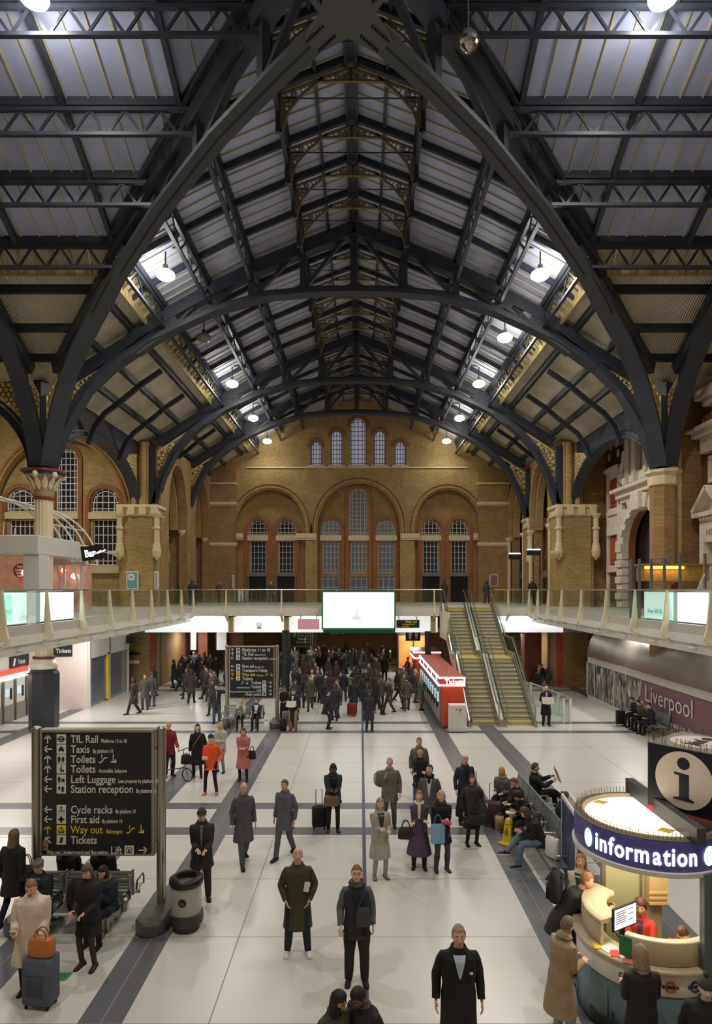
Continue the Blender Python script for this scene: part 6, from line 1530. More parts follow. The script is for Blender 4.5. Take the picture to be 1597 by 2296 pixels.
def head_mesh(m, r, full=True, beard=False, mi=(0,1,2,3)):
    n, k = (22, 16) if full else (10, 8); rings = []
    for i in range(k+1):
        ph = pi*i/k; ring = []
        for j in range(n):
            th = 2*pi*j/n; d = V((max(sin(ph),.02)*cos(th), max(sin(ph),.02)*sin(th), -cos(ph)))
            x, y, z = d; sx = .074*(1-.26*max(0,-z)**1.4); sy = .092; q = V((x*sx*1.05, y*sy*1.03, z*.12))
            if y < 0:
                q.y -= .010*max(0,-z-.3)                      # chin
                q.y -= .024*math.exp(-((x/.16)**2+((z+.12)/.17)**2))
                q.y += .007*(math.exp(-(((x-.4)/.18)**2+((z-.1)/.14)**2))+math.exp(-(((x+.4)/.18)**2+((z-.1)/.14)**2)))
                q.y -= .006*math.exp(-((x/.3)**2+((z+.5)/.12)**2))
            else: q.y *= 1.04; q.z += .004
            ring.append(r.HM @ q+r.H)
        rings.append(ring)
    m.loft(rings, True, False, mi[0])
    if full:
        for s in (-1, 1):
            m.ell(r.H+r.HM @ V((s*.075,.008,-.005)), (.012,.022,.034), 8, 6, mi[0], r.HM)
            m.ell(r.H+r.HM @ V((s*.029,-.078,.012)), (.013,.008,.007), 8, 5, mi[1], r.HM)
            m.ell(r.H+r.HM @ V((s*.029,-.084,.012)), (.0055,.004,.0055), 8, 5, mi[2], r.HM)
            m.bar(r.H+r.HM @ V((s*.014,-.09,.031)), r.H+r.HM @ V((s*.045,-.078,.034)), .006, .006, mi[2])
        m.ell(r.H+r.HM @ V((0,-.092,-.055)), (.022,.008,.007), 10, 5, mi[3], r.HM)
        m.ell(r.H+r.HM @ V((0,-.112,-.018)), (.013,.01,.011), 8, 5, mi[0], r.HM)
def hand_mesh(m, r, i, curl=.5, mi=0):
    s = -1 if i == 0 else 1; a, k, w_ = r.arm[i]; d = (w_-k).normalized()
    side = V((0,-1,0)); side = (side-d*side.dot(d)); side = side.normalized() if side.length > .2 else V((s,0,0)); nrm = d.cross(side).normalized()*(-s)
    # palm
    rg = []
    for t, w2, th in ((-.02,.02,.019),(.01,.026,.017),(.05,.038,.014),(.085,.040,.012),(.092,.034,.009)):
        c = w_+d*t; rg.append([c+side*w2*cos(q)+nrm*th*sin(q) for q in [2*pi*j/10 for j in range(10)]])
    m.loft(rg, True, True, mi)
    inw = nrm
    if (V((0,0,1.0))-w_).dot(nrm) < 0 and abs(w_.x) > .1: inw = nrm if nrm.x*s < 0 else -nrm
    for f, (o, ln) in enumerate(((-.029,.060),(-.010,.070),(.010,.074),(.029,.066))):
        b0 = w_+d*.085+side*o; c1 = curl*.9; p1 = b0+(d*cos(c1*.5)+inw*sin(c1*.5))*ln*.45; p2 = p1+(d*cos(c1*1.3)+inw*sin(c1*1.3))*ln*.32; p3 = p2+(d*cos(c1*2)+inw*sin(c1*2))*ln*.25
        m.tube([b0-d*.015,b0,p1,p2,p3], [.009,.009,.0085,.0078,.006], 6, mi)
    b0 = w_+d*.022+side*.028; p1 = b0+(d*.75+side*.6+inw*.25).normalized()*.038; p2 = p1+(d*.95+side*.15+inw*.35).normalized()*.03
    m.tube([b0-side*.012,b0,p1,p2], [.012,.012,.010,.007], 6, mi)
def make_body(r, root, sk, full=True, legs=None, curl=.5):
    m = MB()
    rg = []
    for t in (-.12,0,.12,.28,.4,.47,.515,.545):
        rx, ry = tr_(t); c = r.P+r.T*t; rg.append([c+V((1,0,0))*rx*.93*cos(q)+r.F*(-1)*ry*.93*sin(q) for q in [2*pi*j/14 for j in range(14)]])
    nk = r.H+r.HM @ V((0,.012,-.07))
    for c, rr in ((r.N+V((0,0,.03)),.056),(nk,.05)): rg.append([c+V((rr*cos(q),rr*sin(q),0)) for q in [2*pi*j/14 for j in range(14)]])
    m.loft(rg)
    for i in (0, 1):
        a, k, w_ = r.arm[i]; p = smooth3(a,k,w_,3); m.tube(p, radii(p,((0,.048),(.5,.036),(.6,.036),(1,.024))), 8)
        h, k, f = r.leg[i]; p = smooth3(h,k,f,3); m.tube(p, radii(p,((0,.075),(.45,.044),(.55,.042),(.7,.042),(1,.032))), 8)
        if full: hand_mesh(m, r, i, curl)
        else:
            d = (w_-k if False else (r.arm[i][2]-r.arm[i][1]).normalized()); m.tube([r.arm[i][2]-d*.02,r.arm[i][2]+d*.05,r.arm[i][2]+d*.09,r.arm[i][2]+d*.14], [.024,.033,.03,.014], 6, flat=.6)
    head_mesh(m, r, full)
    return m.build('body', [skin(sk), mat('eye_white',(220,216,210),.3), mat('eye_dark',(44,32,26),.4), mat('lip',(170,100,90),.5)], root, True, local=True)
def make_hair(r, root, kind, col, full=True, ln=.2):
    m = MB(); mt = hairm(col); Hc = r.H; n = 26 if full else 10
    def dirp(th, ph, k=1.0, dz=0):
        x, y, z = sin(ph)*cos(th), sin(ph)*sin(th), cos(ph); q = V((x*.084*k, y*.102*k+.004, z*.128*k+dz)); return Hc+r.HM @ q
    if kind in ('short','bob','long','curly','fringe','bun'):
        cols = []
        for j in range(n):
            th = 2*pi*j/n; fr_ = max(0, -sin(th)); fr_ = fr_ if -sin(th) > .0 else 0
            back = max(0, sin(th))
            pm = radians({'short':100,'curly':108,'fringe':104,'bob':112,'long':112,'bun':104}[kind])+radians(16)*back
            if -sin(th) > .42: pm = radians(56 if kind != 'bob' else 62)
            elif -sin(th) > -.15: pm = radians(84) if kind in ('short','fringe','bun') else radians(98)
            p0 = radians(58) if kind == 'fringe' else 0
            if kind == 'fringe' and -sin(th) > .25: pm = p0+.02
            k = 1.0+({'curly':.24,'short':.05,'fringe':.02}.get(kind,.1))
            c = [dirp(th, p0+(pm-p0)*i/7+.001, k*(1 if i < 7 else .93)) for i in range(8)]
            if kind in ('long','bob') and -sin(th) < .12:
                L_ = ln if kind == 'long' else .07; e = c[6]; c = c[:7]
                for q in (.25,.5,.75,1): 
                    sp = 1+.12*sin(q*pi); b_ = V((e.x-Hc.x,e.y-Hc.y,0)); c.append(V((Hc.x+b_.x*sp,Hc.y+b_.y*sp+.01*q,e.z-L_*q)))
                c.append(V((Hc.x+b_.x*.7,Hc.y+b_.y*.7,e.z-L_*1.02)))
            else:
                e = c[-1]; c += [e]*4
            cols.append(c)
        m.loft([[cols[j][i] for j in range(n)] for i in range(len(cols[0]))], True, kind != 'fringe')
        wob(m, .012 if kind == 'curly' else .005, 26 if kind == 'curly' else 18, ln)
        if kind == 'bun': m.ell(Hc+r.HM @ V((0,.09,.08)), (.045,.045,.045), 10, 8)
        o = m.build('hair', mt, root, True, local=True)
    elif kind in ('beanie','cap','flatcap'):
        o = make_hair(r, root, 'short', (90,70,50), full) if kind != 'cap' else make_hair(r, root, 'short', (40,32,28), full)
        rg = []
        for ph, k in ((78,1.1),(72,1.16),(60,1.13),(40,1.12),(20,1.1),(2,1.08)) if kind != 'flatcap' else ((70,1.12),(62,1.28),(50,1.26),(30,1.08),(10,1.0),(1,.98)):
            rg.append([dirp(2*pi*j/n, radians(ph), k) for j in range(n)])
        m.loft(rg)
        if kind in ('cap','flatcap'):
            m.loft([[Hc+r.HM @ V((.065*cos(q)*k,-.075-.06*k*abs(sin(q)) if True else 0,.045+dz)) for q in [pi*j/8 for j in range(9)]] for k, dz in ((.5,.0),(1,.0),(1,.008),(.5,.012))], False)
        else: m.ell(Hc+r.HM @ V((0,.01,.16)), (.035,.035,.032), 8, 6)
        m.build('hat', cloth(col), root, True, local=True)
def make_top(r, root, col, hem=.1, flare=.02, off=.025, name='jacket', shirt=None, collar=True, hood=None, openw=.05, openb=.1, sleeve=None, full=True, fluffy=0, belt=None):
    N = (40 if shirt else 24) if full else 14; m = MB(); wd = r.wide; rg = []
    ts = [t for t in (-.14,-.07,0,.06,.12,.17,.22,.26,.3,.34,.37,.4,.43,.455,.475,.495,.52,.545)]
    low = []
    if r.pose != 'sit':
        k = max(1, int(hem/.08)); 
        for i in range(k, 0, -1): low.append(hem*i/k)
    def ring(c, rx, ry, ax=None): 
        F = ax or r.F*-1; return [c+V((1,0,0))*rx*cos(q)+F*ry*sin(q) for q in [2*pi*j/N for j in range(N)]]
    base = r.P+r.T*-.14
    for d in low: rx, ry = tr_(-.14); f = flare*d/max(hem,.01)*1.0; rg.append(ring(base+V((0,0,-d)), (rx+off+f+.01)*1.0, ry+off+f+.02, V((0,1,0))))
    for t in ts:
        if r.pose == 'sit' and t < -.1: continue
        rx, ry = tr_(t); w2 = wd if t < .46 else 1+(wd-1)*.5
        bell = off if t < .46 else off*.6
        rg.append(ring(r.P+r.T*t, rx*w2+bell, ry*(.5+.5*wd)+bell))
    i0 = len(m.v); m.loft(rg, True, True); wob(m, .007, 8, hem*10, i0)
    nf = len(m.f); 
    for i in (0, 1):
        a, k, w_ = r.arm[i]; s = -1 if i == 0 else 1; a0 = a+V((-s*.055,0,.0)); p = [a0]+smooth3(a,k,w_,4)
        p[-1] = w_-(w_-k).normalized()*.005
        rr = radii(p, ((0,.045+off*.5),(.12,.056+off*.5),(.5,.046+off*.5),(.62,.044+off*.4),(1,.034+off*.35))); j0 = len(m.v)
        m.tube(p, rr, 12 if full else 6, 2 if sleeve else 0); wob(m, .006, 12, i+1, j0)
    mats_ = [cloth(col), cloth(shirt or col), cloth(sleeve or col)]
    if r.pose == 'sit' and hem > .12:
        for i in (0, 1):
            h, k, f = r.leg[i]; p = [h, h+(k-h)*.5, h+(k-h)*min(1,hem*1.6)]; m.tube(p, [.115,.1,.092], 10)
    o = m.build(name, mats_, root, True, local=True)
    if shirt is not None:
        m = MB(); rr_ = []
        for q in range(11):
            t = openb+(.505-openb)*q/10; rx, ry = tr_(t); hw_ = openw*(.12+.88*q/10); ex_ = (rx+off*.8); ey = ry*(.5+.5*wd)+off*(1 if t < .46 else .6)
            if hw_ > ex_*.8: hw_ = ex_*.8
            rr_.append([r.P+r.T*t+V((x_*hw_,0,0))+r.F*(ey*sqrt(max(0,1-(x_*hw_/ex_)**2))+.009) for x_ in (-1,-.6,-.2,.2,.6,1)])
        m.loft(rr_, False); m.build('shirt', cloth(shirt), root, True, local=True)
    if collar:
        m = MB(); c = r.P+r.T*.53; m.tube([c+V((.078*cos(q),.07*sin(q)+.005,0))+r.T*(.016+.012*sin(q)) for q in [2*pi*j/14 for j in range(14)]], .02 if not fluffy else .045, 6, closed=True)
        if fluffy: wob(m, .014, 30)
        m.build('fur_collar' if fluffy else 'collar', cloth(hood or col) if not fluffy else hairm(hood or col), root, True, local=True)
    return o
def make_legs(r, root, col, full=True, slim=1.0, name='trousers'):
    m = MB(); n = 14 if full else 8; rg = []
    for t in (.1,.02,-.06,-.14):
        rx, ry = tr_(t if t > -.13 else -.14); rg.append([r.P+r.T*t+V((1,0,0))*(rx+.008)*cos(q)-r.F*(ry+.008)*sin(q) for q in [2*pi*j/n for j in range(n)]])
    m.loft(rg)
    for i in (0, 1):
        h, k, f = r.leg[i]; p = smooth3(h+V((0,0,.03)),k,f+V((0,0,-.02)),4); j0 = len(m.v)
        m.tube(p, radii(p, ((0,.1),(.3,.092*slim),(.48,.07*slim),(.6,.067*slim),(.75,.066*slim),(1,.055*slim))), n); wob(m, .005, 10, i, j0)
    return m.build(name, cloth(col), root, True, local=True)
def make_skirt(r, root, col, ln=.42):
    m = MB(); n = 20; rg = []
    for i in range(7):
        d = -.1+(ln+.1)*i/6; rg.append([r.P+V(((.165+.02*i/2)*cos(q),(.125+.02*i/2)*sin(q),-d)) for q in [2*pi*j/n for j in range(n)]])
    m.loft(rg); wob(m, .008, 8); m.build('skirt', cloth(col), root, True, local=True)
def make_shoes(r, root, col, sole=(30,28,26), boots=0, full=True, names='shoe'):
    for i in (0, 1):
        h, k, f = r.leg[i]; s = -1 if i == 0 else 1; d = V((s*.15,-1,0)).normalized(); sd = V((-d.y,d.x,0)); b = V((f.x,f.y,f.z-.08))
        tilt = 0
        sh = (k-f).normalized()
        if r.pose == 'walk' and i == 1: b.z += .02
        m = MB(); rg = []; rs = []
        for t, w_, hh in ((-.075,.026,.05),(-.06,.036,.075),(-.02,.038,.095),(.03,.038,.085),(.08,.042,.06),(.13,.042,.048),(.17,.034,.04),(.19,.018,.03)):
            c = b+d*t; rg.append([c+sd*w_*x_+V((0,0,z_*hh)) for x_, z_ in ((-1,.12),(-1.02,.45),(-.7,.85),(0,1),(.7,.85),(1.02,.45),(1,.12))])
            rs.append([c+sd*w_*1.08*x_+V((0,0,z_)) for x_, z_ in ((-1,0),(-1,.018),(1,.018),(1,0))])
        m.loft(rg); m.loft(rs, mi=1)
        if boots: p = [f+V((0,0,-.04)), f+sh*.06, f+sh*boots*.6, f+sh*boots]; m.tube(p, [.05,.052,.062,.07], 10)
        m.build('boot' if boots else names, [cloth(col), mat('sole_%02x%02x%02x'%sole, sole, .6)], root, True, local=True)
PEOPLE = []
def person(label, x, y, H=1.75, yaw=0, z=0, sk='light', hair=('short',(70,50,36)), top=None, legs=None, shoes=None, skirt=None, full=True, group=None, curl=.5, scarf=None, hln=.2, glasses=False, **rk):
    r = rig(**rk); s = H/1.75
    root = thing('person', label, 'person', (x, y, z), radians(yaw), group); root.scale = (s, s, s)
    make_body(r, root, sk, full, curl=curl)
    if hair: make_hair(r, root, hair[0], hair[1], full, hln)
    if top: make_top(r, root, full=full, **top)
    make_legs(r, root, full=full, **(legs or dict(col=(40,42,50))))
    if skirt: make_skirt(r, root, **skirt)
    make_shoes(r, root, full=full, **(shoes or dict(col=(36,30,28))))
    if scarf:
        m = MB(); c = r.P+r.T*.535; m.tube([c+V((.085*cos(q),.075*sin(q),.0))+r.T*(.02+.015*sin(q)) for q in [2*pi*j/14 for j in range(14)]], .034, 8, closed=True)
        a = c+r.F*.1; m.tube([a, a-r.T*.12+r.F*.03, a-r.T*.3+r.F*.035], [.035,.04,.035], 8, flat=.5); m.build('scarf', cloth(scarf), root, True, local=True)
    if glasses:
        m = MB()
        for q_ in (-1, 1):
            m.tube([r.H+r.HM @ V((q_*.029+.02*cos(a),-.097,.012+.015*sin(a))) for a in [2*pi*j/10 for j in range(10)]], .0025, 4, closed=True)
            m.bar(r.H+r.HM @ V((q_*.049,-.095,.016)), r.H+r.HM @ V((q_*.074,-.0,.014)), .003)
        m.bar(r.H+r.HM @ V((-.009,-.1,.014)), r.H+r.HM @ V((.009,-.1,.014)), .003); m.build('glasses', BLK, root, local=True)
    root['_r'] = 0; del root['_r']
    def W(p): return Matrix.Translation((x,y,z)) @ Matrix.Rotation(radians(yaw),4,'Z') @ Matrix.Scale(s,4) @ V(p)
    return root, r, W
def gp(px, py, hy=None):
    x, y = G(px, py)
    return (x, y) if hy is None else (x, y, EZ-(hy-1321)/1430*y)
# props ------------------------------------------------------------
def bag(name, label, c, w_, d_, h_, col, handle=.12, yaw=0, mt=None, strap=None, taper=.85, cat='bag'):
    """soft bag with base centre c"""
    M_ = Matrix.Translation(c) @ Matrix.Rotation(radians(yaw),4,'Z'); t = thing(name, label, cat, c)
    m = MB(); rg = []
    for q, k in ((0,.9),(.06,1),(.5,1.0),(.85,taper+.05),(1,taper*.9)):
        rg.append([M_ @ V((w_/2*k*(abs(cos(a))**.5)*(1 if cos(a) > 0 else -1), d_/2*(k if q < .9 else .45)*(abs(sin(a))**.5)*(1 if sin(a) > 0 else -1), h_*q)) for a in [2*pi*j/20+.01 for j in range(20)]])
    m.loft(rg); wob(m, .006, 12); m.build('bag_body', mt or cloth(col), t, True)
    if handle:
        for s in (-1, 1):
            m = MB(); m.tube([M_ @ V((w_*.25*cos(pi*k/8), s*d_*.18, h_*.95+handle*sin(pi*k/8))) for k in range(9)], .009, 6); m.build('handle', mat('handle_%02x'%col[0], tuple(int(v*.7) for v in col), .6), t, True)
    if strap:
        m = MB(); m.tube([V(p) for p in strap], .012, 6); m.build('strap', mt or cloth(col), t, True)
    return t
def suitcase(label, c, w_, d_, h_, col, yaw=0, pull=.45):
    M_ = Matrix.Translation(c) @ Matrix.Rotation(radians(yaw),4,'Z'); t = thing('suitcase', label, 'suitcase', c)
    m = MB(); m.rbox(-w_/2,w_/2,-d_/2,d_/2,.06,h_,min(w_,d_)*.18,M=M_); m.build('shell', cloth(col), t, True)
    m = MB(); m.rbox(-w_*.3,w_*.3,-d_/2-.012,-d_/2+.01,h_*.3,h_*.62,.01,M=M_); m.rbox(-w_*.36,w_*.36,-d_/2-.008,-d_/2+.01,h_*.68,h_*.7,.003,M=M_); m.build('front_pocket', cloth(tuple(int(v*.8) for v in col)), t, True)
    for sx in (-1, 1):
        for sy in (-1, 1):
            m = MB(); p = M_ @ V((sx*w_*.38,sy*d_*.32,.03)); m.ell(p,(.018,.03,.03),10,6); m.build('wheel', BLK, t, True)
    m = MB(); 
    if pull: m.tube([M_ @ V(p) for p in ((-w_*.22,d_*.3,h_),(-w_*.22,d_*.3,h_+pull),(w_*.22,d_*.3,h_+pull),(w_*.22,d_*.3,h_))], .01, 6)
    m.tube([M_ @ V((w_*.18*cos(pi*k/6),0,h_+.035*sin(pi*k/6))) for k in range(7)], .01, 6); m.build('handle', mat('pull_grey',(70,70,74),.4,.5), t, True)
    return t
def backpack(label, c, yaw, col, h_=.48):
    M_ = Matrix.Translation(c) @ Matrix.Rotation(radians(yaw),4,'Z'); t = thing('backpack', label, 'backpack', c)
    m = MB(); rg = []
    for q, k, d in ((0,.8,.09),(.08,1,.11),(.45,1.02,.12),(.8,.92,.1),(.95,.7,.07),(1,.35,.03)):
        rg.append([M_ @ V((.15*k*cos(a), d*sin(a), h_*q)) for a in [2*pi*j/18 for j in range(18)]])
    m.loft(rg); wob(m, .008, 10); m.build('pack_body', cloth(col), t, True)
    m = MB(); m.rbox(-.1,.1,-.14,-.08,.05,.24,.02,M=M_); m.build('pocket', cloth(tuple(int(v*.8) for v in col)), t, True)
    for s in (-1, 1): m = MB(); m.tube([M_ @ V(p) for p in ((s*.06,.08,h_*.92),(s*.1,.16,h_*.8),(s*.1,.17,h_*.4),(s*.11,.09,.05))], .014, 6); m.build('strap', cloth(col), t, True)
    return t
def handheld(name, label, cat, c, sx, sy, sz, mt, rot=(0,0,0)):
    from mathutils import Euler
    M_ = Matrix.Translation(c) @ Euler([radians(a) for a in rot]).to_matrix().to_4x4()
    m = MB(); m.rbox(-sx/2,sx/2,-sy/2,sy/2,-sz/2,sz/2,min(sx,sy,sz)*.3,M=M_); return tag(m.build(name, mt), label, cat)
def newspaper(label, c, yaw, w_=.5, h_=.34, tilt=50):
    M_ = Matrix.Translation(c) @ Matrix.Rotation(radians(yaw),4,'Z') @ Matrix.Rotation(radians(tilt),4,'X'); m = MB()
    n = 10; rg = []
    for i in range(n+1):
        a = -1+2*i/n; z = .05*abs(a)**.7; rg.append([M_ @ V((a*w_/2,y_,z+dz)) for y_, dz in ((-h_/2,0),(h_/2,0),(h_/2,-.006),(-h_/2,-.006))])
    m.loft(rg); wob(m, .006, 14)
    o = m.build('newspaper', mat('newsprint',(206,200,182),.8,noise_=.25,scale=30), None, True); return tag(o, label, 'newspaper')
# ------------------------------------------------------------------ who stands where
NAVY, BLACK, DGREY, JEAN = (34,40,58), (30,30,34), (58,60,64), (62,76,104)
fs = lambda px, fy, hy: gp(px, fy, hy)
# foreground, middle
x,y,H = fs(668,2136,1907)
p,r,W = person('bald man in a dark olive coat and white trainers, hands in pockets, looking up', x,y,1.74,yaw=4,sk='light',hair=('fringe',(170,160,150)),hpitch=-.3,hyaw=.05,
  top=dict(col=(66,64,42),hem=.34,flare=.03,off=.045,name='coat'),legs=dict(col=(30,36,54)),shoes=dict(col=(226,222,216),sole=(200,200,196)),hl=(-.19,-.12,.93),hr=(.19,-.12,.93),polel=(-.6,.8,0),poler=(.6,.8,0),wide=1.05,fl=(-.17,0,.08),fr=(.17,-.03,.08))
handheld('folded_paper','white folded paper tucked in the chest pocket of the olive coat','paper',W((.15,-.18,1.17)),.09,.02,.16,mat('paper_white',(232,230,226),.6),(0,10,0))
x,y = gp(800,2200)
p,r,W = person('man with glasses, navy jacket with grey sleeves and a shoulder pouch, looking up', x,y,1.78,yaw=2,sk='fair',hair=('short',(130,92,58)),glasses=True,hpitch=-.22,hl=(-.24,-.16,.93),
  top=dict(col=(44,48,58),hem=.08,off=.035,sleeve=(92,98,104),shirt=(34,38,50),openw=.09,hood=(80,66,52),fluffy=1),legs=dict(col=(38,36,36),slim=1.1),curl=.8)
handheld('mobile_phone','yellow edged white phone in the hand of the man with a pouch','phone',W((-.24,-.24,.86)),.075,.02,.15,mat('phone_cream',(226,220,190),.4),(20,0,-20))
bag('shoulder_pouch','dark grey shoulder pouch worn by the man with glasses',W((.09,-.19,.93)),.22,.09,.27,(66,66,72),0,yaw=5,strap=[W((.02,-.17,1.2)),W((.10,-.16,1.4)),W((.13,-.02,1.47)),W((0,.14,1.3))])
p,r,W = person('tall grey haired man in a black overcoat over a pale blue shirt', 1.52,7.95,1.83,yaw=-2,sk='light',hair=('short',(160,140,112)),hpitch=-.05,
  top=dict(col=(26,26,28),hem=.42,flare=.02,off=.04,name='coat',shirt=(186,200,222),openw=.075,openb=.26),legs=dict(col=(32,32,36)),wide=1.08,hl=(-.27,-.03,.87),hr=(.27,-.03,.87))
handheld('white_card','small white card in the breast pocket of the black overcoat','card',W((.13,-.17,1.26)),.04,.01,.03,mat('paper_white',(0,0,0)))
p,r,W = person('woman with long dark hair in an olive green jacket at the bottom centre edge', PX(752,7.05),7.0,1.64,yaw=35,sk='tan',hair=('long',(36,26,22)),hln=.28,hpitch=.35,hyaw=.3,
  top=dict(col=(62,62,44),hem=.15,off=.035),legs=dict(col=BLACK))
p,r,W = person('man in a dark hooded jacket bending his head at the bottom centre edge', PX(822,7.1),7.1,1.68,yaw=-40,sk='brown',hair=('short',(30,24,22)),hpitch=.5,lean=.12,
  top=dict(col=(34,34,38),hem=.1,off=.045,hood=(84,88,98),fluffy=0),legs=dict(col=BLACK))
# pair of women and men looking up
x,y,H = fs(940,1945,1773)
p,r,W = person('woman in a long purple coat with a white scarf, arms folded', x,y,1.66,yaw=-4,sk='fair',hair=('bob',(150,104,62)),hpitch=-.3,hyaw=-.1,
  top=dict(col=(86,66,92),hem=.46,flare=.09,off=.03,name='coat'),legs=dict(col=(44,40,52),slim=.8),shoes=dict(col=(46,36,34),boots=.3),scarf=(220,214,200),hl=(.12,-.2,1.14),hr=(-.12,-.22,1.1),curl=.7)
bag('handbag','dark grey handbag hanging from the purple coat arm',W((-.3,-.02,.66)),.34,.16,.24,(58,52,54),.16)
x,y,H = fs(990,1950,1770)
p,r,W = person('woman in a black padded jacket with pink gloves and grey boots, looking up', x,y,1.70,yaw=8,sk='fair',hair=('bob',(198,176,140)),glasses=True,hpitch=-.35,hyaw=-.1,
  top=dict(col=(30,30,34),hem=.16,flare=.03,off=.04,hood=(34,32,34),fluffy=1),legs=dict(col=(66,76,96),slim=.9),shoes=dict(col=(70,62,58),boots=.28),hl=(-.04,-.24,1.16),hr=(.08,-.24,1.18),curl=.9)
m = MB(); m.ell(W((.02,-.33,1.17)),(.075,.05,.055),12,8); m.ell(W((.09,-.32,1.13)),(.05,.045,.05),10,8); tag(m.build('gloves', cloth((226,84,128)), None, True),'bright pink gloves on the hands of the woman in black','gloves')
bag('carrier_bag','pale blue paper carrier bag held by the woman with pink gloves',W((-.15,-.27,.7)),.3,.1,.4,(126,170,200),.22,taper=1.0,mt=mat('bag_blue',(128,172,202),.6))
for i,s_ in enumerate(('PRIMARY','MARKET')): text(s_,.055,W((-.15+.05*i,-.332,1.02)),TXT,None,u=(0,0,-1),v=(1,0,0)) if False else None
x,y = 2.0,15.3
p,r,W = person('man in a grey wool jacket with a black scarf behind the two women', PX(963,15.3),15.3,1.80,yaw=-10,sk='light',hair=('short',(70,54,42)),hpitch=-.25,hyaw=-.2,
  top=dict(col=(92,92,92),hem=.14,off=.03,shirt=(226,230,238),openw=.06),legs=dict(col=(40,42,50)),scarf=(26,26,28))
x,y = PX(943,17.2),17.2
p,r,W = person('dark haired man in a black jacket and jeans with folded arms looking up', x,y,1.74,yaw=-12,sk='light',hair=('short',(36,28,26)),hpitch=-.3,top=dict(col=(34,35,40),hem=.08,off=.04),legs=dict(col=(66,84,124)),hl=(.1,-.2,1.14),hr=(-.1,-.22,1.1))
p,r,W = person('faint man in an olive grey jacket standing behind the man with folded arms', PX(941,18.2),18.3,1.76,yaw=0,sk='light',hair=('short',(120,104,84)),hpitch=-.15,top=dict(col=(104,104,92),hem=.1,off=.04),legs=dict(col=(120,130,146)))
x,y,H = fs(874,1852,1711)
p,r,W = person('pale blurred man in a khaki grey jacket with one hand on his chest', x,y,1.74,yaw=-5,sk='light',hair=('short',(170,160,140)),hpitch=-.3,top=dict(col=(112,112,98),hem=.12,off=.04),legs=dict(col=(84,88,88)),wide=1.08,hl=(-.1,-.22,1.3))
backpack('grey shoulder rucksack slung behind the pale blurred man',W((-.24,.2,.95)),150,(120,120,104),.4)
x,y,H = fs(747,1862,1703)
p,r,W = person('woman in black with an open grey jacket looking down at her phone', x,y,1.70,yaw=6,sk='brown',hair=('bob',(26,20,20)),hpitch=.35,top=dict(col=(50,62,70),hem=.06,off=.05,shirt=(28,28,30),openw=.16),legs=dict(col=(30,28,30),slim=.85),shoes=dict(col=(60,46,38)),hl=(-.05,-.27,1.12),hr=(.06,-.27,1.12),curl=.9)
handheld('mobile_phone','phone in the hands of the woman with the black wheeled case','phone',W((.0,-.34,1.14)),.07,.02,.13,BLK,(50,0,0))
bag('handbag','brown leather handbag on the arm of the woman with the wheeled case',W((-.06,-.24,.72)),.38,.17,.25,(120,84,60),.14,mt=mat('leather_brown',(122,86,62),.45))
x,y = gp(716,1858)
suitcase('black wheeled cabin case with pull handle beside the woman in black',(x,y,0),.36,.24,.56,(36,32,34),8,.4)
x,y,H = fs(1046,1852,1708)
p,r,W = person('man with glasses in a dark blue coat standing behind the woman in a grey coat', x,y+.2,1.78,yaw=8,sk='fair',hair=('fringe',(190,180,160)),glasses=True,hpitch=-.15,top=dict(col=(44,54,70),hem=.3,off=.03,name='coat',shirt=(30,30,34),openw=.06),legs=dict(col=(34,34,40)))
x,y,H = fs(1058,1893,1745)
p,r,W = person('woman with dark auburn hair in a charcoal coat and long black skirt', x,y,1.66,yaw=10,sk='light',hair=('long',(70,34,30)),hln=.16,hpitch=-.05,top=dict(col=(58,58,62),hem=.2,flare=.03,off=.035,name='coat'),skirt=dict(col=(34,34,36),ln=.5),legs=dict(col=(30,28,30),slim=.75),shoes=dict(col=(30,26,26)),hr=(.3,-.2,1.05))
bag('shoulder_bag','black shoulder bag between the two women in dark coats',W((-.28,-.02,.72)),.26,.12,.28,(30,30,32),.18)
bag('tote_bag','dark tote bag held low by the woman in the black skirt',W((.06,-.28,.58)),.42,.1,.22,(44,46,46),.1)
# luggage by the seats
x,y = gp(1105,1852)
suitcase('purple brown wheeled suitcase standing by the seats',(x,y,0),.42,.3,.62,(74,54,66),-20,.42)
x,y = gp(1082,1843)
suitcase('large grey hard shell suitcase behind the purple one',(x-.15,y+.45,0),.5,.3,.72,(122,126,134),15,.0)
x,y = gp(1120,1856)
bag('paper_bag','brown paper carrier bag on the floor beside the yellow cone',(x,y-.1,0),.26,.15,.34,(196,160,104),.09,taper=1.05,mt=mat('kraft_paper',(198,164,108),.7))
m = MB(); x,y=gp(1082,1843); M_ = Matrix.Translation((x-.15,y+.45,.72)); m.rbox(-.1,.1,-.07,.07,0,.14,.03,M=M_); m.bar((x-.05,y+.6,.6),(x-.05,y+.62,1.12),.02,.02); tag(m.build('red_parcel', mat('parcel_red',(176,36,42),.5)),'small red bag strapped on top of the grey suitcase','bag')
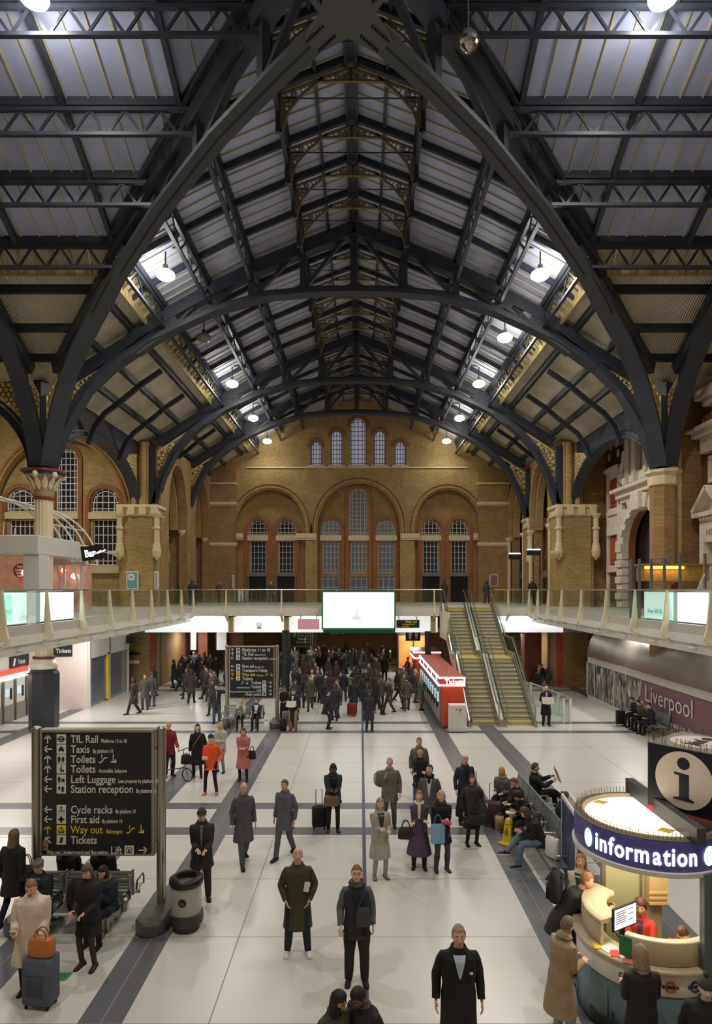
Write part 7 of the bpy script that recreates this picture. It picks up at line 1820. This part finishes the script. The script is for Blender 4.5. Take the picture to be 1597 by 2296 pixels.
# seated people on the right hand rows
def seat_person(label, x, y, yaw, **k): return person(label, x, y, yaw=yaw, pose='sit', **k)
p,r,W = seat_person('blonde woman in a grey puffer coat sitting sideways at the far end of the row', 4.1,17.0,-35, H=1.68, sk='fair',hair=('long',(196,160,96)),hln=.25,hpitch=.1,hyaw=-.3,lean=.1,top=dict(col=(96,98,108),hem=.3,off=.055,hood=(190,160,90),fluffy=1),legs=dict(col=BLACK))
p,r,W = seat_person('man with brown hair in a black coat slumped in the middle of the left row', 4.28,16.0,-75, H=1.7, sk='light',hair=('short',(120,80,50)),hpitch=.3,lean=.15,top=dict(col=(36,36,42),hem=.2,off=.045),legs=dict(col=BLACK))
p,r,W = seat_person('dark haired person in black bent over a cup in the left row', 4.28,15.2,-70, H=1.68, sk='light',hair=('curly',(44,34,30)),hpitch=.55,lean=.35,top=dict(col=(28,28,32),hem=.3,off=.045),legs=dict(col=BLACK),hl=(-.06,-.38,.78),hr=(.06,-.38,.78))
handheld('white_tray','white food tray in the lap of the person in black','tray',W((0,-.5,.76)),.2,.14,.05,mat('paper_white',(0,0,0)))
backpack('dark grey rucksack on the seat beside the person in black',(4.3,14.62,.46),-80,(50,50,52),.42)
p,r,W = seat_person('man with crossed legs in a black coat reading a newspaper on the right row', 5.0,17.0,80, H=1.8, sk='light',hair=('short',(96,60,40)),hpitch=.1,lean=-.12,top=dict(col=(26,26,30),hem=.25,off=.04,name='coat'),legs=dict(col=(28,28,32)),fl=(-.05,-.75,.4),fr=(.12,-.5,.08),hl=(-.2,-.36,.94),hr=(.2,-.36,.94))
newspaper('open newspaper held by the seated man with crossed legs',W((0,-.48,1.06)),80,.55,.38,70)
p,r,W = seat_person('person in pale blue jeans and dark jacket with legs crossed beside the white carrier bag', 4.2,13.85,-88, H=1.78, sk='light',hair=('long',(96,66,44)),hln=.12,hpitch=.5,lean=.42,top=dict(col=(48,42,38),hem=.1,off=.04),legs=dict(col=(104,126,152)),shoes=dict(col=(38,42,56),sole=(220,220,216)),fl=(-.02,-.72,.32),fr=(.1,-.5,.08),hl=(-.05,-.42,.72),hr=(.06,-.42,.74))
bag('carrier_bag','white plastic carrier bag printed with a dark round mark on the near seats',(4.28,13.2,.46),.34,.16,.40,(230,226,224),.12,yaw=-60,taper=.95,mt=mat('plastic_white',(232,228,228),.4))
p,r,W = seat_person('dark haired person in a black coat turned towards the poster stand', 4.98,14.9,95, H=1.66, sk='light',hair=('bun',(84,64,44)),hpitch=.2,lean=.1,top=dict(col=(34,34,38),hem=.2,off=.04),legs=dict(col=BLACK))
# information kiosk
x,y = PX(1240,9.5),9.75
p,r,W = person('man in a dark coat leaning over the kiosk counter from the left', x+.25,y+.1,1.78,yaw=72,sk='light',hair=('short',(150,104,72)),lean=.55,hpitch=.0,top=dict(col=(52,50,52),hem=.1,off=.04),legs=dict(col=(74,68,64)),hl=(-.1,-.62,1.16),hr=(.12,-.62,1.16))
backpack('black rucksack on the back of the man leaning over the kiosk',W((0,.1,1.15)),72+180,(34,34,40),.46)
x,y = gp(1262,2420)
p,r,W = person('person in a long tan coat and pale jeans at the kiosk counter', PX(1258,8.45),8.45,1.66,yaw=115,sk='light',hair=('short',(120,104,84)),lean=.12,hpitch=.2,top=dict(col=(160,138,104),hem=.34,flare=.04,off=.04,name='coat',hood=(132,120,96),fluffy=1),legs=dict(col=(150,162,180)),hl=(-.1,-.3,1.1),hr=(.1,-.3,1.1))
p,r,W = person('ash blonde woman in a long black coat seen from behind at the kiosk counter', PX(1440,7.72),7.72,1.68,yaw=178,sk='fair',hair=('long',(150,132,100)),hln=.2,hpitch=.15,top=dict(col=(38,36,38),hem=.42,flare=.05,off=.03,name='coat'),legs=dict(col=BLACK),hl=(-.12,-.3,1.1),hr=(.12,-.3,1.1))
p,r,W = seat_person('kiosk clerk with curly brown hair behind the monitor', KX+.02,KY+.28,-25, H=1.66, z=.16, sk='light',hair=('curly',(84,48,34)),hpitch=.1,top=dict(col=(196,60,50),hem=.0,off=.03,shirt=(60,60,66)),legs=dict(col=BLACK),hl=(-.1,-.36,.86),hr=(.1,-.36,.86))
p,r,W = seat_person('kiosk clerk in a bright red jacket bending over the desk', KX+.42,KY-.28,-40, H=1.68, z=.16, sk='light',hair=('short',(90,56,36)),hpitch=.5,lean=.25,top=dict(col=(226,40,36),hem=.0,off=.03,shirt=(150,160,180),openw=.09),legs=dict(col=BLACK),hl=(-.1,-.4,.86),hr=(.1,-.4,.86))
p,r,W = person('woman in a bobble hat and black coat cut by the bottom right corner', PX(1584,7.15),7.15,1.66,yaw=-20,sk='fair',hair=('beanie',(60,54,50)),hpitch=-.05,top=dict(col=(30,30,32),hem=.2,off=.05,hood=(34,34,36)),legs=dict(col=BLACK))
m = MB()
p,r,W = person('blonde woman in a cream cardigan holding a bag left behind the kiosk', PX(1303,10.55),10.55,1.62,yaw=-25,sk='fair',hair=('long',(190,128,66)),hln=.16,hpitch=-.2,top=dict(col=(206,196,172),hem=.1,off=.035,shirt=(52,60,72),openw=.1),legs=dict(col=(70,70,80)),hl=(.02,-.26,1.05),hr=(.16,-.24,1.08))
bag('handbag','pale handbag with looped handles held by the woman in the cream cardigan',W((.1,-.32,.8)),.32,.12,.22,(196,188,168),.2)
# left group
x,y,H = fs(30,2075,1862)
p,r,W = person('woman in black with long fair hair walking away at the left edge', x,y,1.72,yaw=170,sk='light',hair=('long',(120,98,62)),hln=.28,pose='walk',top=dict(col=(34,34,36),hem=.2,off=.04),legs=dict(col=BLACK,slim=.85))
bag('shoulder_bag','dark shoulder bag of the woman walking away at the left edge',W((-.28,0,.85)),.28,.14,.26,(50,48,48),.2)
p,r,W = person('woman in a cream wool coat looking at her phone, lower left', -4.62,9.55,1.70,yaw=12,sk='light',hair=('short',(150,110,84)),hpitch=.35,top=dict(col=(222,206,188),hem=.30,flare=.07,off=.06,name='coat'),legs=dict(col=(40,36,40),slim=.85),wide=1.15,hl=(-.16,-.3,1.08),hr=(.16,-.24,.92),curl=.8)
handheld('mobile_phone','pale phone in the hand of the woman in the cream coat','phone',W((-.15,-.38,1.1)),.07,.02,.14,mat('phone_pale',(200,206,214),.4),(50,0,0))
x,y = gp(92,2255)
suitcase('large slate grey upright suitcase in front of the woman in the cream coat',(x,y,0),.44,.3,.74,(88,94,108),-8,0)
bag('handbag','tan leather handbag resting on top of the slate suitcase',(x+.02,y-.02,.75),.38,.2,.26,(186,112,52),.13,yaw=-8,mt=mat('leather_tan',(188,114,54),.4))
x,y = PX(190,10.0),10.15
p,r,W = person('woman in a black jacket and skirt reading her phone before the bench', x,y,1.66,yaw=-8,sk='light',hair=('bob',(96,76,62)),hpitch=.3,top=dict(col=(40,40,46),hem=.0,off=.035),skirt=dict(col=(34,34,36),ln=.36),legs=dict(col=(70,58,54),slim=.72),shoes=dict(col=(60,46,38)),hl=(-.1,-.28,1.05),hr=(.08,-.28,1.03),curl=.9)
handheld('mobile_phone','phone held low by the woman in the black skirt before the bench','phone',W((-.02,-.36,1.06)),.07,.02,.14,BLK,(50,0,0))
p,r,W = seat_person('man in a grey flat cap and navy jacket seated on the left bench', -5.3,11.1,8, H=1.72, sk='light',hair=('flatcap',(104,108,112)),hpitch=.2,top=dict(col=(44,48,58),hem=.1,off=.045,shirt=(120,130,150)),legs=dict(col=(48,52,66)),hl=(-.02,-.24,1.02))
p,r,W = seat_person('long haired woman in a navy fur hooded parka with a phone on the bench', -4.1,11.1,-14, H=1.66, sk='light',hair=('long',(58,40,34)),hln=.2,hpitch=.3,lean=.15,top=dict(col=(40,48,64),hem=.3,off=.05,hood=(150,120,76),fluffy=1),legs=dict(col=(26,24,26),slim=.85),hl=(-.05,-.33,.84),hr=(.06,-.33,.86))
handheld('mobile_phone','phone in the lap of the woman in the navy parka','phone',W((0,-.4,.86)),.07,.02,.13,BLK,(50,0,0))
backpack('black rucksack standing on the left bench beside the parka woman',(-4.66,11.1,.45),5,(28,28,32),.5)
p,r,W = seat_person('fair haired person in a black fur trimmed coat seated facing away', -4.55,12.0,180, H=1.72, sk='light',hair=('bun',(196,170,112)),hpitch=.1,top=dict(col=(34,32,34),hem=.2,off=.05,hood=(34,30,30),fluffy=1),legs=dict(col=BLACK))
p,r,W = seat_person('person with a black hood and tan fur trim seated facing away', -5.2,12.0,172, H=1.72, sk='light',hair=('long',(26,24,26)),hln=.12,top=dict(col=(40,38,38),hem=.2,off=.05,hood=(176,146,92),fluffy=1),legs=dict(col=BLACK))
# cyclist and runners
x,y,H = fs(378,1740,1610)
p,r,W = person('ginger haired man with glasses in a red jacket holding a bicycle', x,y,1.76,yaw=40,sk='fair',hair=('short',(206,150,84)),glasses=True,hyaw=-.5,top=dict(col=(132,38,42),hem=.08,off=.04),legs=dict(col=(34,38,52)),hr=(.18,-.3,.95))
def bicycle():
    c = V((PX(388,19.9),20.1,0)); d = V((.9,-.42,0)).normalized(); t = thing('folding_bicycle','small wheeled folding bicycle beside the man in red','bicycle',c)
    for k in (-.5,.5):
        m = MB(); o = c+d*k+V((0,0,.21)); m.tube([o+d*.2*cos(2*pi*j/24)+V((0,0,.2*sin(2*pi*j/24))) for j in range(24)], .018, 6, closed=True); [m.bar(o, o+d*.2*cos(2*pi*j/10)+V((0,0,.2*sin(2*pi*j/10))), .004) for j in range(10)]; m.build('wheel', BLK, t)
    m = MB(); a, b = c+d*-.5+V((0,0,.21)), c+d*.5+V((0,0,.21)); m.tube([a, c+d*-.15+V((0,0,.3)), c+d*.38+V((0,0,.42))], .018, 6); m.tube([b, c+d*.4+V((0,0,.5)), c+d*.33+V((0,0,.98))], .014, 6); m.tube([c+d*-.15+V((0,0,.28)), c+d*-.25+V((0,0,.88))], .014, 6); m.build('frame', mat('bike_red',(96,30,26),.4), t)
    m = MB(); s = V((-d.y,d.x,0)); e = c+d*.33+V((0,0,.98)); m.tube([e-s*.25,e,e+s*.25],.013,6); m.build('handlebar', BLK, t)
    m = MB(); m.ell(c+d*-.27+V((0,0,.9)),(.1,.13,.035),10,6); m.build('saddle', BLK, t)
    return c, d
c,d = bicycle()
bag('front_bag','black bag mounted on the front of the folding bicycle',tuple(c+d*.45+V((0,0,.55))),.32,.18,.28,(28,28,30),.05)
x,y,H = fs(443,1742,1622)
p,r,W = person('woman with a dark fringe in a long black coat and crossbody strap', x,y,1.70,yaw=6,sk='fair',hair=('bob',(34,26,26)),hpitch=-.15,top=dict(col=(26,26,30),hem=.36,flare=.02,off=.04,name='coat'),legs=dict(col=(30,28,30),slim=.8))
m = MB(); m.tube([W((-.13,-.16,1.02)),W((-.02,-.19,1.2)),W((.12,-.14,1.42))],.012,6); tag(m.build('bag_strap', mat('strap_tan',(170,120,70),.5)),'tan crossbody strap over the long black coat','strap')
x,y,H = fs(473,1780,1648)
p,r,W = person('runner in a bright orange top, black shorts over tights and a dark cap', x,y,1.76,yaw=2,sk='fair',hair=('cap',(40,48,72)),hpitch=-.1,top=dict(col=(250,92,40),hem=.06,off=.022,name='running_top',collar=False),legs=dict(col=(28,28,32),slim=.78,name='tights'),shoes=dict(col=(230,110,60),sole=(120,120,110)),hl=(-.12,-.24,1.12),hr=(.27,-.1,1.0),fl=(-.17,0,.08),fr=(.17,0,.08))
m = MB(); rg = []
handheld('white_phone','white phone held up by the orange topped runner','phone',W((-.1,-.36,1.13)),.16,.03,.1,mat('paper_white',(0,0,0)),(20,0,10))
x,y,H = fs(492,1735,1622)
p,r,W = person('blurred fair haired woman in a pale cardigan behind the runner', x,y+.2,1.66,yaw=-12,sk='fair',hair=('long',(188,160,104)),hln=.16,hpitch=-.1,top=dict(col=(196,190,176),hem=.1,off=.03),legs=dict(col=(140,136,124),slim=.85),hl=(-.06,-.26,1.14),hr=(.08,-.26,1.14))
x,y,H = fs(546,1750,1632)
p,r,W = person('woman in a dusty pink coat and black tights holding her phone', x,y,1.68,yaw=2,sk='light',hair=('bob',(96,64,52)),hpitch=.15,top=dict(col=(192,116,112),hem=.36,flare=.05,off=.035,name='coat'),legs=dict(col=(38,36,44),slim=.75),hl=(-.06,-.27,1.12),hr=(.07,-.27,1.12))
bag('handbag','black handbag at the side of the woman in pink',W((.28,0,.7)),.24,.12,.26,(34,30,34),.16)
x,y,H = fs(450,2020,1805)
p,r,W = person('man in a dark cap and leather jacket standing behind the litter bin', x,y+.1,1.78,yaw=10,sk='light',hair=('cap',(58,60,62)),hpitch=.15,top=dict(col=(44,44,48),hem=.16,off=.04,shirt=(120,116,112),openw=.03),legs=dict(col=(40,38,40)),hl=(-.06,-.27,1.05),hr=(.08,-.27,1.03))
x,y,H = fs(546,1935,1765)
p,r,W = person('blurred bald man in a long grey coat mid stride left of centre', x,y,1.78,yaw=25,pose='walk',sk='light',hair=None,top=dict(col=(84,84,92),hem=.3,off=.035,name='coat'),legs=dict(col=(84,84,86)))
x,y,H = fs(628,1960,1832)
p,r,W = person('blurred brown haired man in a slate jacket walking behind the bald man in olive', x,y-.3+1.2,1.74,yaw=-20,pose='walk',sk='light',hair=('short',(110,84,64)),top=dict(col=(92,94,104),hem=.15,off=.035),legs=dict(col=(88,92,100)))
x,y = 0.48,13.2
p,r,W = person('blurred fair woman in a pale grey coat right of the dark floor joint', PX(852,13.3),13.3,1.66,yaw=12,sk='fair',hair=('long',(158,140,110)),hln=.2,top=dict(col=(172,168,156),hem=.34,flare=.04,off=.035,name='coat',shirt=(60,60,64),openw=.08),legs=dict(col=(168,160,146),slim=.8),shoes=dict(col=(130,124,112)),hl=(-.04,-.26,1.15),hr=(.14,-.24,1.1))
# middle distance
x,y,H = fs(486,1622,1540)
p,r,W = person('man in a charcoal jumper and jeans phoning left of the middle sign', x,y,1.76,yaw=12,sk='light',hair=('short',(60,44,36)),top=dict(col=(54,56,60),hem=.06,off=.03,shirt=(210,210,210),openw=.02),legs=dict(col=(74,88,110)),hr=(.13,-.12,1.5),poler=(1,-.2,-.6))
p,r,W = seat_person('blonde woman in a cream jacket with a tablet on the middle bench', -4.88,27.6,2, H=1.64, sk='fair',hair=('bob',(206,180,120)),hpitch=.25,top=dict(col=(212,200,160),hem=.05,off=.04,shirt=(110,84,70),openw=.1),legs=dict(col=BLACK,slim=.8),hl=(-.08,-.38,.8),hr=(.08,-.38,.8))
handheld('tablet','grey blue tablet case held by the blonde woman on the middle bench','tablet',W((0,-.46,.84)),.34,.03,.26,mat('tablet_blue',(84,98,116),.5),(-25,0,0))
p,r,W = seat_person('man in a dark suit with a white scarf on the middle bench', -4.2,27.6,-2, H=1.7, sk='light',hair=('short',(110,76,48)),hpitch=.15,top=dict(col=(56,56,62),hem=.2,off=.035,shirt=(230,230,226),openw=.1),legs=dict(col=(50,36,40)),hl=(-.04,-.3,.74),hr=(.05,-.3,.74))
x,y,H = fs(658,1638,1545)
p,r,W = person('man in a navy overcoat and tan trousers reading a paper right of the middle sign', x,y,1.80,yaw=-8,sk='light',hair=('short',(90,64,44)),hpitch=.35,top=dict(col=(28,36,56),hem=.36,flare=.02,off=.035,name='coat',shirt=(220,224,232),openw=.04),legs=dict(col=(164,128,84)),shoes=dict(col=(110,56,34)),hl=(-.18,-.28,1.12),hr=(.18,-.28,1.12))
newspaper('folded newspaper read by the man in the navy overcoat',W((0,-.36,1.14)),-8,.42,.3,50)
x,y,H = fs(640,1628,1540)
p,r,W = person('woman in black with a fur scarf beside the man in the navy overcoat', PX(638,28.6),28.6,1.68,yaw=-10,sk='light',hair=('bob',(96,66,48)),hpitch=.3,top=dict(col=(34,34,38),hem=.2,off=.04,hood=(160,122,96),fluffy=1),legs=dict(col=BLACK),hl=(-.1,-.26,1.05),hr=(.1,-.26,1.05))
x,y = gp(632,1638); backpack('black rucksack on the floor right of the middle sign',(x+.05,y,0),20,(36,32,34),.5)
x,y = gp(637,1632); suitcase('grey upright suitcase behind the black rucksack',(x+.05,y+.5,0),.4,.26,.62,(128,132,138),5,.3)
x,y = gp(600,1640); bag('carrier_bag','white carrier bag at the feet of the suited man on the bench',(x-.05,y+.1,0),.26,.14,.4,(222,218,206),.08,mt=mat('plastic_white',(0,0,0)))
x,y,H = fs(1223,1625,1535)
p,r,W = person('white haired man in a black coat reading a newspaper by the glass enclosure', x,y-.1,1.78,yaw=-5,sk='fair',hair=('fringe',(220,216,208)),hpitch=.35,top=dict(col=(26,27,32),hem=.34,off=.035,name='coat',shirt=(222,222,226),openw=.04),legs=dict(col=(32,32,36)),hl=(-.18,-.28,1.08),hr=(.2,-.28,1.14))
newspaper('newspaper held open by the white haired man',W((0,-.36,1.12)),-5,.5,.34,55)
# ticket machine customers
for lab,px,fy,H_,c1,c2,hr_,yw in (('customer in a green brown coat and hood nearest along the ticket machines',943,1592,1.72,(84,92,80),(92,80,62),('short',(150,120,80)),85),
  ('customer with a tan beanie and black rucksack at the ticket machines',930,1575,1.74,(62,60,62),(96,74,56),('beanie',(190,166,120)),95),
  ('customer in a blue jacket farther along the ticket machines',922,1553,1.76,(60,66,80),(120,90,70),('short',(180,170,150)),88),
  ('customer in dark red at the far end of the ticket machines',926,1532,1.7,(96,60,56),(60,60,66),('short',(50,40,36)),92)):
    x,y = gp(px,fy); p,r,W = person(lab,min(x,3.3),y,H_,yaw=yw,hair=hr_,top=dict(col=c1,hem=.2,off=.045),legs=dict(col=c2),hpitch=.1,hl=(-.1,-.32,1.1),hr=(.1,-.34,1.15),full=False)
    if 'rucksack' in lab: backpack('black rucksack on the back of the customer in the tan beanie',W((0,.24,1.0)),yw+180,(34,36,42),.44)
# people on the purple hoarding bench
for lab,yy,c1,hr_,k in (('person in dark jacket and black trousers at the left end of the hoarding bench',27.9,(40,40,44),('short',(60,40,32)),.25),('person in an olive jacket leaning forward on the hoarding bench',27.2,(76,80,58),('short',(40,32,28)),.3),('man in navy at the right end of the hoarding bench',26.4,(44,46,54),('short',(60,44,36)),.15)):
    seat_person(lab,12.35,yy,-80,H=1.72,hair=hr_,lean=k,hpitch=.2,top=dict(col=c1,hem=.2,off=.04),legs=dict(col=(36,36,40)),full=False)
suitcase('black suitcase standing beside the hoarding bench',(11.75,28.1,0),.36,.26,.66,(34,32,34),0,0)
for lab,xx,yy,c1,c2 in (('person in a cream top on the bench by the brick pier beyond the stairs',11.85,40.8,(206,190,160),(76,88,110)),('person in black on the bench by the brick pier beyond the stairs',11.85,40.2,(34,34,38),(70,78,96))):
    seat_person(lab,xx,yy,-70,H=1.7,lean=.2,hpitch=.3,top=dict(col=c1,hem=.1,off=.04),legs=dict(col=c2),full=False)
p,r,W = seat_person('person in dark red bent forward on the far bench', -4.5,49.5,0,H=1.7,lean=.5,hpitch=.3,top=dict(col=(96,40,40),hem=.1,off=.04),legs=dict(col=(40,40,44)),full=False)
x,y = gp(789,1606); 
M_ = Matrix.Translation((x,y,.0)); suitcase('dark red wheeled suitcase pulled along by the centre joint',(x,y,0),.4,.28,.62,(140,46,46),-30,.45)
x,y = gp(815,1598)
person('blurred walker in black pulling the dark red suitcase', x+.15,y+.5,1.74,yaw=170,pose='walk',hair=('long',(40,32,30)),top=dict(col=(44,46,50),hem=.2,off=.04),legs=dict(col=(84,88,92)),hl=(-.24,.15,.92),full=False)
x,y = gp(700,1575)
person('blurred man with an open grey jacket and white shirt right of the middle sign', x,y,1.78,yaw=-5,pose='walk',hair=('short',(120,104,84)),top=dict(col=(110,106,100),hem=.1,off=.035,shirt=(226,226,224),openw=.12),legs=dict(col=(120,116,108)),full=False)
seat_person('laptop user in a red jacket sitting behind the amber bar', PX(1528,25.5),25.95,10,H=1.75,z=DECK+.28,sk='light',hair=('short',(130,112,92)),hpitch=.2,top=dict(col=(150,50,44),hem=0,off=.03,shirt=(40,40,44)),legs=dict(col=BLACK),full=False)
# the crowd beneath the gallery: blurred walkers nothing in the photograph tells apart
LBC = 'blurred dark clothed walker in the crowd beneath and before the gallery'
protos = []
cc = [((40,42,48),(44,46,54)),((58,60,66),(50,50,54)),((70,66,62),(60,56,52)),((48,52,64),(56,62,74)),((86,80,72),(70,68,66)),((34,34,38),(36,36,40)),((92,90,92),(80,82,88)),((66,52,46),(44,42,44))]
for i,(a,b) in enumerate(cc):
    hr_ = [('short',(50,40,34)),('long',(44,34,30)),('short',(96,78,58)),('bob',(60,44,36))][i%4]
    p,r,W = person(LBC,0,40,1.66+.02*i,yaw=0,pose='walk' if i%3 else 'stand',sk=('light','tan','light','brown')[i%4],hair=hr_,top=dict(col=a,hem=.1+.06*(i%4),off=.04),legs=dict(col=b),full=False,group='walkers in the far crowd')
    protos.append(p)
random.seed(42)
spots = []
tries = 0
while len(spots) < 128 and tries < 8000:
    tries += 1
    q = random.random()
    if q < .46: x, y = random.uniform(-13,-4.2), random.uniform(30.5,47)
    elif q < .9: x, y = random.uniform(-3.4,2.9), random.uniform(29.5,51)
    elif q < .95: x, y = random.uniform(-15,-9), random.uniform(39.5,44)
    else: x, y = random.uniform(-3,2.6), random.uniform(27,31)
    if any((x-a)**2+(y-b)**2 < .36 for a,b in spots): continue
    if x < -12 and y > 36.5 and y < 41.5: continue
    if abs(x+13.3) < 1.8 and y < 38 : continue
    if x < -3.2 and x > -6.4 and y < 32: continue
    if abs(y-44.9) < .8 and x < -7.6: continue
    if (x-PX(640,37))**2+(y-37.2)**2 < .5: continue
    spots.append((x,y))
for i,(x,y) in enumerate(spots):
    yw = random.choice([0,180,10,170,-15,195,60,-60,90])+random.uniform(-12,12)
    o = protos[i%8] if i < 8 else dup(protos[i%8], (x,y,0))
    o.location = (x,y,0); o.rotation_euler = (0,0,radians(yw))
for i,(x,y,yw) in enumerate(((-11.2,44,180),(-10.6,41.2,30),(-12.6,45.8,160),(9.2,45,150),(-10.8,50,40),(6.8,49.5,180),(-6.5,48.5,0),(10.8,39.0,-30))):
    o = dup(protos[(i*3)%8], (x,y,DECK), radians(yw), 'dark walker seen dimly on the far gallery', 'walkers on the gallery')

def stool(label, x, y, z, h):
    m = MB(); m.lathe([(.17,h-.05),(.18,h-.02),(.16,h)], (x,y,z), 16); m.tube([(x,y,z+.02),(x,y,z+h-.04)], .025, 8); m.lathe([(.2,0),(.2,.02),(.03,.04)], (x,y,z), 16); tag(m.build('stool', BLK, None, True), label, 'stool')
stool('round stool under the curly haired kiosk clerk', KX+.02,KY+.28,.0,.6); stool('round stool under the red jacketed kiosk clerk', KX+.42,KY-.28,.0,.6)
stool('round stool under the laptop user behind the amber bar', PX(1528,25.5),25.95,DECK,.72)
